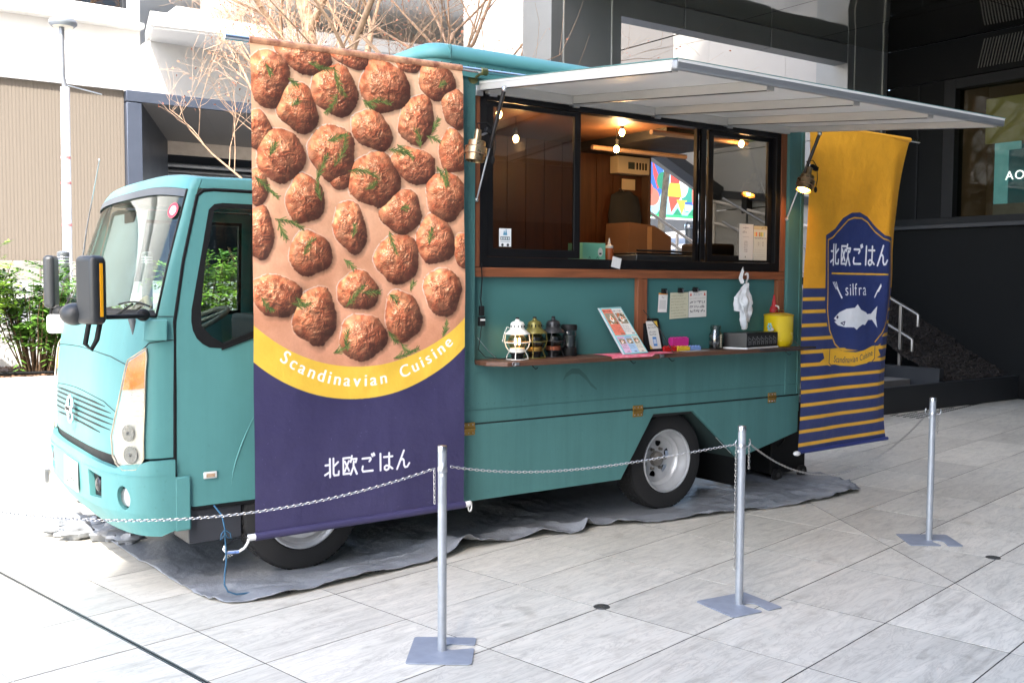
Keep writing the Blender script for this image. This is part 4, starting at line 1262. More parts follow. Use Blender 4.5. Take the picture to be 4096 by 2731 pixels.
# ---- wheels
def wheel(cx, cy, name='wheel', r=.345, face=0.0, dual=True):
    c = Vector((cx, cy, r)); M = Matrix.Rotation(R(90), 3, 'X')   # local z -> world -y
    w = G(); prof = [(.215, -.20), (.30, -.20), (.333, -.185), (.345, -.15), (.345, -.03), (.333, -.004), (.30, .008), (.235, .004), (.218, -.01)]
    w.lathe(prof, c, 56, M, caps=False)
    t = w.build('wheel', RUBBER, T, smooth=35)
    g = G()
    for k in range(56):
        a = 2 * math.pi * k / 56
        for zz in (-.155, -.115, -.075, -.035):
            p = c + M @ Vector((.3455 * math.cos(a), .3455 * math.sin(a), zz))
            Q = M @ Matrix.Rotation(a, 3, 'Z')
            g.obox(p, (.006, .026, .030), Q)
    g.build('tread_blocks', RUBBER, t, fix=False)
    g = G(); g.lathe([(.222, 0), (.226, .006), (.218, .010), (.205, .0), (.20, -.03), (.19, -.045), (.185, -.075), (.172, -.085), (.165, -.11), (.13, -.118)] if dual else
                     [(.222, 0), (.226, .006), (.218, .010), (.205, .0), (.2, -.02), (.185, -.03), (.17, -.035), (.13, -.015)], c, 48, M, caps=False)
    rim = g.build('rim', mat('silver wheel paint', (186, 187, 188), .38, metal=.45, var=.1, scale=14), t, smooth=40)
    zc = -.118 if dual else -.015
    hole = [[(.118 * math.cos(a) + .03 * math.cos(b) , .118 * math.sin(a) + .03 * math.sin(b)) for b in np.linspace(0, 2 * math.pi, 14)[:-1]] for a in np.arange(.3, 6.2, 2 * math.pi / 6)]
    outer = [(.168 * math.cos(a), .168 * math.sin(a)) for a in np.linspace(0, 2 * math.pi, 49)[:-1]]
    g = G(); g.prism(outer, lambda a, b, w: tuple(c + M @ Vector((a, b, w))), zc - .008, zc, holes=hole)
    g.build('disc', mat('silver wheel paint', (186, 187, 188)), t)
    g = G(); g.lathe([(.168, -.19), (0, -.19)], c, 24, M); g.build('hub_backing', BLACK, t)
    g = G(); g.lathe([(.055, zc), (.052, zc + .03), (.03, zc + .045), (0, zc + .048)], c, 20, M); g.build('hub', mat('dusty hub', (120, 116, 110), .6, metal=.3, var=.3, scale=30), t, smooth=40)
    g = G()
    for k in range(6):
        a = k * math.pi / 3
        p = Vector((.078 * math.cos(a), .078 * math.sin(a), zc)); g.cyl(c + M @ p, c + M @ (p + Vector((0, 0, .024))), .013, .011, 6)
    g.build('nuts', mat('dusty hub', (120, 116, 110)), t)
wheel(0.0, .10)
wheel(-2.74, .13, dual=False)
for cx in (0.0, -2.74):
    g = G(); c = Vector((cx, 1.62, .345)); M = Matrix.Rotation(R(90), 3, 'X')
    g.lathe([(.2, -.2), (.333, -.19), (.345, -.15), (.345, -.03), (.33, 0), (.2, 0)], c, 40, M); g.build('wheel', RUBBER, T, smooth=35)
G().cyl((0, .3, .345), (0, 1.5, .345), .05, n=12).build('rear_axle', BLACK, T); G().cyl((-2.74, .3, .345), (-2.74, 1.5, .345), .04, n=12).build('front_axle', BLACK, T)
g = G(); g.add([(.62, .0, .318), (.80, .12, .06), (.80, .6, .06), (.62, .6, .318)], [(0, 1, 2, 3)]); g.build('mud_flap', BLACK, T)
g = G(); g.add([(-.24, .025, .705), (.146, .025, .70), (.146, .6, .70), (-.24, .6, .705), (-.524, .6, .285), (-.524, .025, .285), (.62, .025, .318), (.62, .6, .318)], [(0, 1, 2, 3), (0, 3, 4, 5), (1, 2, 7, 6)])
g.build('wheel_arch', mat('dark arch', (34, 52, 50), .8), T)
G().box(-.6, .8, .62, .66, .1 + .2, .72).build('arch_back', BLACK, T)

# ---- cab
def I(z, t): return float(np.interp(z, [a for a, _ in t], [b for _, b in t]))
XG = [(.3, -3.40), (.6, -3.455), (1.39, -3.444), (1.7, -3.39), (2.07, -3.30), (2.18, -3.25)]
YS = [(0, .12), (1.3, .12), (2.1, .17), (2.18, .20)]
XF = [(.3, -3.66), (.42, -3.74), (.62, -3.75), (.68, -3.725), (.8, -3.73), (1.15, -3.71), (1.42, -3.65), (2.08, -3.40), (2.16, -3.34), (2.2, -3.28)]
CR = [(1.42, 0), (2.07, .04), (2.2, .035)]
YC, NE = 1.05, 3.4
def F0(ph, z):
    xg, ys, xf = I(z, XG), I(z, YS), I(z, XF)
    c, s = math.cos(R(ph)), math.sin(R(ph))
    return Vector((xg - (xg - xf) * abs(s) ** (2 / NE), YC - (YC - ys) * math.copysign(abs(c) ** (2 / NE), c), z + I(z, CR) * s * s))
def FR(ph, z, off=0.0):
    p = F0(ph, z)
    a, b = F0(max(ph - .6, 0.01), z), F0(min(ph + .6, 179.99), z)
    d = b - a; n = Vector((-d.y, d.x, 0)).normalized()
    if n.dot(Vector((p.x + 3.2, p.y - YC, 0))) < 0: n = -n
    return p + n * off
def SN(x, z, off=0.0): return Vector((x, I(z, YS) - off, z))
def SF(x, z, off=0.0): return Vector((x, 2 * YC - I(z, YS) + off, z))
GAP = mat('panel gap', (34, 48, 48), .8)
P = lambda *a, **k: patch(*a, **k)
P([(0, .70), (180, .70), (180, 1.42), (0, 1.42)], FR, 0, .02, 2, .09, 'front_panel', TEAL, T)
fp = [o for o in COL.objects if o.name == 'front_panel'][0]
def line(pts, w, nm='panel_gap', m=GAP, off=.0012, par=None):
    g = G(); v = [FR(a, b, off) for a, b in pts]
    dense = []
    for i in range(len(pts) - 1):
        for k in range(8):
            t = k / 8; dense.append(FR(pts[i][0] * (1 - t) + pts[i + 1][0] * t, pts[i][1] * (1 - t) + pts[i + 1][1] * t, off))
    dense.append(v[-1])
    g.tube(dense, w / 2, 6); return g.build(nm, m, par or T, smooth=60)
line([(38, 1.17), (60, 1.205), (90, 1.225), (120, 1.205), (145, 1.17)], .005)
line([(50, .925), (65, .968), (90, .992), (115, .968), (130, .925)], .004)
line([(0, 1.30), (18, 1.285), (36, 1.19)], .005)
line([(0, 1.42), (13, 1.42)], .004)
# grille
def slot(z, a0, a1, h=.0095, parent=None):
    n = 9; up = [(a0 + (a1 - a0) * i / n, z + .012 * math.sin(math.pi * i / n) + h / 2 * min(1, 4 * min(i, n - i) / n + .15)) for i in range(n + 1)]
    dn_ = [(a, zz - h * min(1, 4 * min(i, n - i) / n + .15)) for i, (a, zz) in enumerate(up)]
    return P(up + dn_[::-1], FR, .003, .005, 2, 0, 'grille_slot', BLACK, T)
for z, a0, a1 in ((.942, 63, 117), (.915, 56, 124), (.886, 52, 128), (.857, 53, 127), (.828, 56, 124)): slot(z, a0, a1)
slot(.80, 68, 112)
# badge
c = FR(90, .872, .028)
g = G(); M = Matrix.Rotation(R(-90), 3, 'Y')
ring = [c + Vector((0, .062 * math.cos(t), .075 * math.sin(t))) for t in np.linspace(0, 2 * math.pi, 33)[:-1]]
g.tube(ring, .009, 8, closed=True); g.box(c.x - .012, c.x + .006, c.y - .085, c.y + .085, c.z - .018, c.z + .018)
bdg = g.build('badge', CHROME, T, smooth=45)
letters('NISSAN', (c.x - .0125, c.y + .075, c.z - .010), (0, -1, 0), (0, 0, 1), .030, BLACK, bdg, th=.001, gap=.05, sx=.9)
# bumper
BUMP = mat('teal bumper paint', (82, 136, 135), .5, var=.07, scale=2.5, bump=.04, spec=.35, streak=.08)
fogh = [(36 + 6.2 * math.cos(a), .50 + .062 * math.sin(a)) for a in np.linspace(0, 2 * math.pi, 17)[:-1]]
P([(-0, .335), (14, .30), (166, .30), (180, .335), (180, .63), (166, .66), (135, .665), (60, .652), (44, .645), (38, .665), (24, .675), (14, .69), (0, .69)], FR, .022, .03, 4, .06, 'bumper', BUMP, T,
  holes=[fogh, [(58, .585), (73.5, .60), (73.5, .455), (60, .47)], [(106.5, .60), (122, .585), (120, .47), (106.5, .455)]])
P([(2, .612), (178, .612), (178, .618), (2, .618)], FR, .024, .004, 4, 0, 'bumper_crease', BUMP, T)
G().box(-3.46, -3.375, .097, .12, .318, .60).build('bumper_side', BUMP, T, bevel=.01)
P([(30, .34), (150, .34), (150, .74), (30, .74)], FR, -.012, .01, 5, 0, 'radiator_grille', BLACK, T)
for a in (36,):
    c = FR(a, .5, -.004)
    d = (FR(a, .5, .05) - FR(a, .5, 0)).normalized()
    g = G(); g.cyl(c - d * .02, c + d * .002, .048, n=24); g.build('fog_lamp', mat('fog lamp silver', (170, 172, 172), .2, metal=.8), T, smooth=40)
for a in (66, 114):
    p, q = FR(a - 6, .53, -.002), FR(a + 6, .53, -.002)
    g = G(); g.ball(FR(a, .53, -.0), .042, 16, 10, (.5, 1, 1)); w = g.build('driving_lamp', mat('lamp dark glass', (40, 40, 44), .08, metal=.3), T, smooth=60)
    P([(a - 7, .462), (a + 7, .462), (a + 7, .592), (a - 7, .592)], FR, -.006, .004, 3, 0, 'lamp_reflector', BLACK, T)
# number plate
pt = Paint(.33, .165, 900, (168, 169, 166))
pt.text('品川', .085, .055, .038, (16, 44, 30)); pt.text('800', .165, .056, .045, (16, 44, 30)); pt.text('す', .016, .12, .028, (16, 44, 30))
pt.text('25-64', .055, .143, .105, (16, 44, 30), sx=.62, gap=.10)
for x in (.05, .28): pt.ell(x, .018, .006, .006, (140, 142, 140))
c = FR(90, .53, .034); x = c.x
card('number_plate', img_mat('plate print', pt.image('plate print'), .85, 0, spec=.1), [(x, YC - .02 + .165 - .08, .605), (x, YC - .02 - .165 - .08, .605), (x, YC - .02 - .165 - .08, .44), (x, YC - .02 + .165 - .08, .44)], T, th=.003)
# headlights
HL = mat('headlight reflector', (178, 176, 168), .22, metal=.15, var=.22, scale=26)
AMB = mat('amber indicator lens', (238, 112, 8), .25, var=.3, scale=40, spec=.6)
def head(side):
    f = (lambda a, z, o=0: FR(a, z, o)) if side > 0 else (lambda a, z, o=0: FR(180 - a, z, o))
    outl = [(50, .70), (46, .668), (36, .640), (24, .648), (18.5, .70), (17.5, .95), (17.5, 1.21), (19, 1.262), (36, 1.20), (41, 1.05), (47, .90), (50.5, .80)]
    h = P(outl, f, .006, .008, 4, .06, 'headlight', HL, T)
    am = [(19, 1.248), (35.3, 1.19), (40.5, 1.045), (18.6, 1.06), (18.5, 1.2)]
    P(am, f, .014, .006, 3, .03, 'indicator_lens', AMB, h)
    for k in range(6):
        z = .90 + k * .025
        P([(20, z), (40, z - .004), (40, z + .004), (20, z + .008)], f, .010, .003, 4, 0, 'reflector_flute', CHROME, h)
    for a, z, r_ in ((33, .83, .042), (31, .72, .045)):
        c = f(a, z, .004); d = (f(a, z, .05) - f(a, z, 0)).normalized()
        M = d.to_track_quat('Z', 'Y').to_matrix()
        G().lathe([(.012, .0), (r_ * .7, .003), (r_, .012)], c, 20, M).build('reflector_bowl', mat('bowl silver', (120, 120, 118), .25, metal=.8), h, smooth=60)
        G().ball(c + d * .008, .011, 10, 6).build('bulb', mat('bulb glass', (60, 60, 58), .1), h, smooth=60)
    lens = [(a_, z_) for a_, z_ in outl]
    P(lens, f, .022, .003, 4, .06, 'headlight_lens', glass('lens glass', (250, 250, 248), refl=.6, base=.0), h)
    ring = []
    for i in range(len(outl)):
        (a0, z0), (a1, z1) = outl[i], outl[(i + 1) % len(outl)]
        for k in range(4): ring.append(f(a0 + (a1 - a0) * k / 4, z0 + (z1 - z0) * k / 4, .018))
    G().tube(ring, .004, 6, closed=True).build('headlight_rim', mat('rim silver', (170, 160, 140), .3, metal=.6), h, smooth=60)
head(1); head(-1)
# windscreen and pillars
PH0, PH1 = 13, 167
P([(0, 1.42), (PH0, 1.42), (PH0 + 2, 2.07), (0, 2.07)], FR, 0, .02, 3, .08, 'front_pillar', TEAL, T)
P([(180, 1.42), (PH1, 1.42), (PH1 - 2, 2.07), (180, 2.07)], FR, 0, .02, 3, .08, 'front_pillar', TEAL, T)
P([(0, 2.07), (180, 2.07), (180, 2.13), (0, 2.13)], FR, 0, .02, 4, .03, 'roof_header', TEAL, T)
P([(PH0, 1.42), (PH1, 1.42), (PH1 - 2, 2.07), (PH0 + 2, 2.07)], FR, -.006, .004, 5, .08, 'windscreen', CABG, T)
P([(PH0 + 2, 2.03), (PH1 - 2, 2.03), (PH1 - 2, 2.068), (PH0 + 2, 2.068)], FR, .004, .006, 2, 0, 'sun_strip', mat('grey sun strip', (74, 78, 82), .6), T)
for s in (1, -1):
    g = G(); g.tube([FR(90 - s * (77 - 2 * t), 1.42 + .65 * t, .001) for t in np.linspace(0, 1, 9)], .006, 6); g.build('windscreen_seal', BLACK, T, smooth=60)
g = G(); g.tube([FR(PH0 + (PH1 - PH0) * t, 1.425, .002) for t in np.linspace(0, 1, 30)], .012, 6); g.build('windscreen_seal', BLACK, T, smooth=60)
P([(14, 1.424), (166, 1.424), (163, 1.45), (17, 1.45)], FR, .0, .004, 5, 0, 'wiper_cowl', BLACK, T)
for a0, a1, zz in ((22, 62, 1.47), (85, 140, 1.47)):
    g = G(); g.tube([FR(a0 + (a1 - a0) * t, zz + .02 * math.sin(3 * t), .012) for t in np.linspace(0, 1, 10)], .005, 6)
    w = g.build('wiper', BLACK, T, smooth=60)
    G().tube([FR((a0 + a1) / 2, zz + .01, .022), FR(a1 - 4, 1.425, .02)], .006, 6).build('wiper_arm', BLACK, w)
# sticker
pt = Paint(.1, .1, 600, (240, 240, 240)); pt.ell(.05, .05, .05, .05, (196, 44, 62)); pt.ell(.05, .05, .03, .03, (240, 240, 240)); pt.text('6', .05, .067, .045, (60, 60, 60), center=True)
c = FR(29, 1.955, .003); c0, c1 = FR(26.5, 1.955, .003), FR(32, 1.955, .003)
ux = (c0 - c1).normalized(); uz = (FR(29, 2.0, .003) - FR(29, 1.91, .003)).normalized()
g = G(); nn = ux.cross(uz)
K = 20; g.v = [tuple(c + ux * .042 * math.cos(2 * math.pi * k / K) + uz * .042 * math.sin(2 * math.pi * k / K)) for k in range(K)] + [tuple(c + nn * .001 + ux * .042 * math.cos(2 * math.pi * k / K) + uz * .042 * math.sin(2 * math.pi * k / K)) for k in range(K)]
g.f = [tuple(range(K)), tuple(range(2 * K - 1, K - 1, -1))] + [(k, (k + 1) % K, K + (k + 1) % K, K + k) for k in range(K)]
uvs = [(.5 + .5 * math.cos(2 * math.pi * k / K), .5 + .5 * math.sin(2 * math.pi * k / K)) for k in range(K)] * 2
o = g.build('round_sticker', img_mat('sticker print', pt.image('sticker print'), .5, 0), T, uvs=uvs)
# roof of the cab
g = G(); m = 40; base = [FR(180 * i / m, 2.13) for i in range(m + 1)]
base = [Vector((-2.3, I(2.155, YS), 2.155))] + base + [Vector((-2.3, 2 * YC - I(2.155, YS), 2.155))]
cen = Vector((-2.35, YC, 0)); rings = []
for s_, h_ in ((1, 0), (.985, .009), (.95, .015), (.85, .02), (.6, .022), (.3, .022)):
    rings.append([Vector((cen.x + (p.x - cen.x) * s_ if i not in (0, len(base) - 1) else -2.3, cen.y + (p.y - cen.y) * s_, p.z + h_)) for i, p in enumerate(base)])
n = len(base)
for r_ in rings: g.v += [tuple(p) for p in r_]
for k in range(len(rings) - 1):
    for i in range(n - 1): g.f.append((k * n + i, k * n + i + 1, (k + 1) * n + i + 1, (k + 1) * n + i))
g.f.append(tuple((len(rings) - 1) * n + i for i in range(n)))
g.build('cab_roof', TEAL, T, smooth=60)
inner = [(p.x + (.03 if p.x < -2.4 else 0), YC + (p.y - YC) * .97, 2.10) for p in base]
g = G(); g.v = inner; g.f = [tuple(range(len(inner)))]; g.build('headliner', mat('grey headliner', (120, 120, 116), .9), T)
# doors
def door(fs, nm, near):
    edge = [(I(z, XG) + .012, z) for z in (2.04, 1.9, 1.7, 1.39, 1.0, .62)]
    poly = [(-2.36, 2.068), (-3.20, 2.068), (-3.262, 2.06)] + edge + [(-3.425, .50), (-3.40, .455), (-3.36, .432), (-2.36, .432)]
    win = [(-2.42, 2.008), (-3.17, 2.008), (-3.215, 2.0), (-3.245, 1.97), (-3.30, 1.70), (-3.352, 1.45), (-3.355, 1.39), (-3.348, 1.345), (-3.33, 1.305), (-3.30, 1.275), (-3.265, 1.256), (-3.20, 1.25), (-3.0, 1.318), (-2.85, 1.345), (-2.42, 1.37)]
    d = P(poly, fs, .0, .035, 0, .08, 'cab_door', TEAL, T, holes=[win])
    hole = [(-2.44, 1.985), (-3.18, 1.985), (-3.218, 1.965), (-3.272, 1.70), (-3.303, 1.45), (-3.303, 1.37), (-3.25, 1.31), (-3.19, 1.275), (-3.0, 1.345), (-2.85, 1.37), (-2.44, 1.395)]
    P(win, fs, .003, .03, 0, .08, 'window_surround', BLACK, d, holes=[hole])
    P(hole, fs, -.012, .004, 0, .1, 'side_window', CABG, d)
    # pressed edge round the window, sill strip, handle, pressed arch line
    P([(-2.60, 1.352), (-2.85, 1.336), (-3.0, 1.308), (-3.2, 1.24), (-3.2, 1.25), (-3.0, 1.318), (-2.85, 1.346), (-2.60, 1.362)], fs, .008, .008, 0, 0, 'sill_strip', BLACK, d)
    G().beam(fs(-2.58, 1.18, .012), fs(-2.44, 1.18, .012), .02, .035).build('door_handle', BLACK, d, bevel=.005)
    return d
dn = door(SN, 'near', True); df = door(SF, 'far', False)
gp_ = [(I(z, XG) + .004, z) for z in (2.04, 1.9, 1.7, 1.39, 1.0, .62)]
g = G(); g.tube([SN(a, b, -.006) for a, b in [(-2.42, 2.075), (-3.215, 2.075), (-3.27, 2.068)] + gp_ + [(-3.435, .50), (-3.41, .44), (-3.36, .42), (-2.42, .42)]], .012, 6); g.build('door_seal', BLACK, T, smooth=60)
pts = [(-3.02, .60), (-3.03, .72), (-3.06, .84), (-3.045, .86), (-3.005, .78), (-3.0, .66)]
g = G(); g.tube([SN(-3.155 + .0 + .13 * t ** 1.6, .52 + .36 * t, .0005) for t in np.linspace(0, 1, 12)], [.001 + .003 * math.sin(math.pi * t) for t in np.linspace(0, 1, 12)], 6)
g.build('pressed_arch_line', TEAL, dn, smooth=60)
# side marker
mk = G(); mk.box(-3.305, -3.235, .108, .12, .572, .608); mk = mk.build('side_marker', mat('marker housing', (205, 205, 200), .3), dn, bevel=.005, seg=3)
G().box(-3.292, -3.248, .105, .108, .581, .599).build('marker_lens', mat('marker lens', (190, 160, 130), .2, var=.4, scale=80), mk)
for y0, s in ((.12, 1), (2 * YC - .12, -1)):
    P([(-3.46, 2.085), (-2.3, 2.085), (-2.3, 2.165), (-3.26, 2.165)] if False else [(-3.29, 2.08), (-2.3, 2.08), (-2.3, 2.156), (-3.27, 2.13)], SN if s > 0 else SF, 0, .03, 0, .03, 'roof_rail', TEAL, T)
    P([(-2.355, .43), (-2.3, .43), (-2.3, 2.078), (-2.355, 2.078)], SN if s > 0 else SF, 0, .03, 0, .1, 'rear_pillar', TEAL, T)
    g = G(); yy = y0 + .03 * s
    g.box(-3.375, -3.09, min(yy, yy + .25 * s), max(yy, yy + .25 * s), .23, .418); g.build('step_box', mat('charcoal step', (52, 54, 60), .5, var=.1), T, bevel=.006)
g = G(); g.prism([(.14, .43), (1.96, .43), (1.92, 2.14), (.18, 2.14)], ya, -2.32, -2.30, holes=[[(.5, 1.45), (1.6, 1.45), (1.6, 1.95), (.5, 1.95)]]); g.build('cab_back_wall', mat('cab back', (84, 86, 84), .8), T)
G().box(-3.66, -3.62, .25, .35, 0, .05) 
g = G(); g.box(-3.5, -2.32, .16, 1.94, .42, .46); g.build('cab_floor', DARKIN, T)
# cab interior
g = G(); g.prism([(-3.60, .8), (-3.36, .8), (-3.33, 1.30), (-3.42, 1.38), (-3.62, 1.41)], lambda a, b, w: (a, w, b), .24, 1.86)
g.build('dashboard', mat('dashboard grey', (70, 74, 74), .8, var=.1), T, bevel=.01)
SEAT = mat('seat grey', (72, 74, 76), .85, var=.15, scale=30)
for y0, y1 in ((.3, .78), (.95, 1.25), (1.3, 1.8)):
    G().box(-2.95, -2.5, y0, y1, .95, 1.10).build('seat', SEAT, T, bevel=.03, seg=3)
    G().box(-2.55, -2.42, y0, y1, 1.1, 1.58 if y0 == .3 else 1.38).build('seat_back', SEAT, T, bevel=.03, seg=3)
    if y0 == .3: G().box(-2.53, -2.44, y0 + .12, y1 - .12, 1.64, 1.83).build('headrest', SEAT, T, bevel=.03, seg=3)
c = Vector((-3.20, .56, 1.36)); ax = Vector((-.45, 0, .9)).normalized(); a_ = Vector((0, 1, 0)); b_ = ax.cross(a_)
g = G(); g.tube([c + (a_ * math.cos(t) + b_ * math.sin(t)) * .2 for t in np.linspace(0, 2 * math.pi, 41)[:-1]], .014, 8, closed=True)
for t in (0, 2.1, 4.2): g.tube([c, c + (a_ * math.cos(t) + b_ * math.sin(t)) * .2], .012, 6)
g.cyl(c, c - ax * .28 + Vector((0, 0, 0)), .03, n=10); g.build('steering_wheel', mat('grey wheel rim', (120, 116, 104), .6), T, smooth=60)
g = G(); g.tube([(-3.5, .42, 1.40), (-3.46, .5, 1.47), (-3.44, .62, 1.5), (-3.46, .75, 1.45), (-3.5, .9, 1.40)], .02, 8); g.build('cloth_strap', mat('beige strap', (176, 158, 120), .8), T, smooth=60)
G().box(-3.40, -3.37, 1.0, 1.22, 1.93, 2.0).build('inner_mirror', BLACK, T, bevel=.01)
g = G(); g.prism([(.62, 1.48), (1.25, 1.43), (1.5, 1.75), (1.52, 2.0), (.8, 2.0), (.7, 1.8)], lambda a, b, w: (-3.41 + (2.0 - b) * -.30 + w, a, b), .03, .035)
g.build('folded_sunshade', mat('silver sunshade', (170, 178, 182), .35, metal=.3, var=.15, scale=5), T)
# mirrors
MIR = mat('mirror housing', (36, 38, 40), .42, var=.1, scale=40, bump=.05, bscale=500)
MR = rot_z(R(25))
g = G(); g.obox((-3.872, -.02, 1.555), (.085, .135, .325), MR); mi = g.build('near_mirror', MIR, T, bevel=.028, seg=5)
n_ = MR @ Vector((1, 0, 0)); s_ = MR @ Vector((0, -1, 0))
g = G(); g.obox(Vector((-3.872, -.02, 1.555)) + s_ * .068 + n_ * .005, (.016, .004, .25), MR); g.build('yellow_strip', mat('yellow reflector', (235, 165, 20), .4, var=.05), mi)
g = G(); g.obox(Vector((-3.872, -.02, 1.555)) + n_ * .043, (.004, .10, .27), MR); g.build('mirror_glass', CHROME, mi)
g = G(); g.ball((-3.93, .06, 1.44), .068, 20, 12, (1, 1, .8)); g.build('under_mirror', MIR, T, smooth=60)
g = G(); g.tube([(-3.82, .0, 1.425), (-3.70, .03, 1.425), (-3.585, .10, 1.425)], .011, 8); g.ball((-3.60, .11, 1.43), .032, 12, 8, (1.1, .8, 1))
g.tube([(-3.88, -.02, 1.42), (-3.90, -.01, 1.30), (-3.875, -.02, 1.275), (-3.85, -.02, 1.32), (-3.83, -.02, 1.42)], .0125, 8); g.build('mirror_arm', BLACK, T, smooth=60)
P([(3, 1.30), (21, 1.30), (22, 1.405), (3, 1.405)], FR, .035, .035, 4, .04, 'mirror_mount_cover', TEAL, T, bevel=.012)
g = G(); g.obox((-3.655, 2.03, 1.59), (.07, .15, .34), rot_z(R(-25))); g.build('far_mirror', MIR, T, bevel=.028, seg=5)
g = G(); g.tube([(-3.65, 2.03, 1.42), (-3.66, 2.06, 1.36), (-3.62, 2.02, 1.27), (-3.55, 1.96, 1.26)], .014, 8); g.ball((-3.62, 1.97, 1.39), .045, 12, 8); g.build('far_mirror_arm', BLACK, T, smooth=60)
G().box(-3.70, -3.56, 1.90, 1.98, 1.26, 1.38).build('far_mirror_mount', WHITE, T, bevel=.02, seg=3)
# aerial
g = G(); g.tube([(-3.50, 1.86, 1.72), (-3.47, 1.84, 1.95), (-3.41, 1.75, 2.36)], [.006, .004, .003], 6); g.ball((-3.41, 1.75, 2.365), .007, 8, 6); g.build('aerial', STEEL, T, smooth=60)
# black wheeled step box behind the truck
sb_ = thing('wheeled_box', 'black plastic box on small castors behind the rear wheel of the truck', 'wheeled box', (1.6, .4, 0))
G().box(1.42, 1.85, .36, .8, .05, .62).build('box', BLACK, sb_, bevel=.012)
for x, y in ((1.47, .34), (1.78, .34), (1.47, .82)): 
    g = G(); g.cyl((x, y - .015, .05), (x, y + .015, .05), .05, n=18); w = g.build('castor', RUBBER, sb_, smooth=40)
    G().cyl((x, y - .018, .05), (x, y + .018, .05), .02, n=12).build('castor_hub', mat('dark castor', (60, 60, 60), .5), w)
g = G(); g.tube([(1.40, .30, .50), (1.45, .28, .42), (1.5, .3, .34), (1.48, .34, .28)], .01, 6); g.build('hanging_hose', BLACK, sb_, smooth=60)

# ---- things inside the kitchen, each its own
BULB = mat('warm bulb filament', (255, 196, 110), .3, emit=(255, 190, 105), estr=28)
def bulb(x, y, z, lab, e=5.0):
    t = thing('light_bulb', lab, 'light bulb', (x, y, z), 'bare bulbs hanging inside the truck')
    G().ball((x, y, z), .021, 16, 10, (1, 1, 1.35)).build('glass_bulb', BULB, t, smooth=60)
    G().lathe([(.014, .026), (.018, .07), (.012, .075), (.0, .076)], (x, y, z), 12).build('socket', BLACK, t, smooth=40)
    G().cyl((x, y, z + .07), (x, y, 2.79), .003, n=6).build('flex', BLACK, t)
    ld = bpy.data.lights.new('bulb_light', 'POINT'); ld.energy = e * .2; ld.color = (1, .62, .30); ld.shadow_soft_size = .04
    lo = bpy.data.objects.new('bulb_light', ld); COL.objects.link(lo); lo.parent = t; lo.location = (0, -.05, -.06)
bulb(-.761, .9, 2.63, 'bare warm bulb glowing behind the left sliding pane', 6)
bulb(.16, .8, 2.745, 'upper of two bare bulbs glowing in the open middle window', 4)
bulb(.194, .9, 2.632, 'lower of two bare bulbs, above the cream fuse box', 6)
bulb(1.10, .45, 2.70, 'bare warm bulb glowing high in the right window pane', 3)
bulb(-1.15, .55, 2.72, 'bare warm bulb half hidden by the left gas strut', 3)
fb = thing('fuse_box', 'cream fuse box with black switches on the wood wall inside the truck', 'fuse box', (1.05, 1.72, 2.56))
CREAM = mat('cream plastic', (205, 185, 150), .5, var=.04)
G().box(.86, 1.235, 1.64, 1.748, 2.56, 2.71).build('housing', CREAM, fb, bevel=.006)
G().box(.98, 1.05, 1.634, 1.642, 2.60, 2.66).build('meter', mat('dark meter', (60, 66, 60), .3), fb)
for k in range(4): G().box(1.075 + k * .035, 1.087 + k * .035, 1.632, 1.642, 2.60, 2.66).build('switch', BLACK, fb)
G().box(1.0, 1.155, 1.742, 1.748, 2.43, 2.525).build('paper_note', CREAM) 
o = [x for x in COL.objects if x.name == 'paper_note'][-1]; tag(o, 'square cream paper note under the fuse box', 'note')
bx = thing('cardboard_box', 'brown cardboard box with a slanted top on the rear counter inside the truck', 'box', (.9, 1.4, 1.6))
g = G(); g.prism([(.66, 1.6), (1.18, 1.6), (1.18, 2.0), (.98, 2.09), (.70, 2.11)], xz, 1.3, 1.6); g.build('carton', mat('cardboard', (112, 82, 62), .85, var=.08), bx)
G().box(.90, .95, 1.296, 1.3, 1.62, 2.08).build('tape', mat('tape', (170, 134, 100), .4), bx)
jk = thing('hanging_jacket', 'dark jacket hanging on the wood wall below the paper note', 'jacket', (1.0, 1.7, 1.9))
g = G(); sec = [(.10, 2.40, .02), (.20, 2.36, .06), (.24, 2.2, .08), (.22, 2.0, .09), (.25, 1.8, .08)]
g = G(); N = 18
for w, z, d in sec:
    for k in range(N):
        a = 2 * math.pi * k / N; g.v.append((.98 + w * .75 * math.cos(a) * (1 + .06 * math.sin(5 * a)), 1.68 + d * math.sin(a) - .01, z + .01 * math.sin(3 * a)))
for i in range(len(sec) - 1):
    for k in range(N): g.f.append((i * N + k, i * N + (k + 1) % N, (i + 1) * N + (k + 1) % N, (i + 1) * N + k))
g.f += [tuple(range(N)), tuple((len(sec) - 1) * N + k for k in range(N))]
g.build('cloth', mat('charcoal cloth', (38, 40, 44), .9, var=.2), jk, smooth=60)
G().cyl((.98, 1.70, 2.41), (.98, 1.75, 2.43), .008, n=8).build('hook', STEEL, jk)
mb = thing('mint_box', 'mint green box with small drawings inside the left of the open window', 'box', (-.52, .38, 1.74))
pt = Paint(.2, .12, 500, (128, 205, 178)); pt.ell(.155, .055, .022, .03, (235, 238, 232)); pt.rect(.145, .06, .165, .07, (40, 40, 40)); pt.stroke([(.05, .1), (.06, .085), (.07, .1)], .003, (40, 80, 70)); pt.stroke([(.12, .1), (.13, .085), (.14, .1)], .003, (40, 80, 70))
MINT = mat('mint card', (128, 205, 178), .6, var=.03)
G().box(-.625, -.42, .30, .46, 1.74, 1.875).build('carton', MINT, mb, bevel=.002)
card('front_print', img_mat('mint print', pt.image('mint print'), .6, 0), [(-.622, .2985, 1.87), (-.423, .2985, 1.87), (-.423, .2985, 1.745), (-.622, .2985, 1.745)], mb)
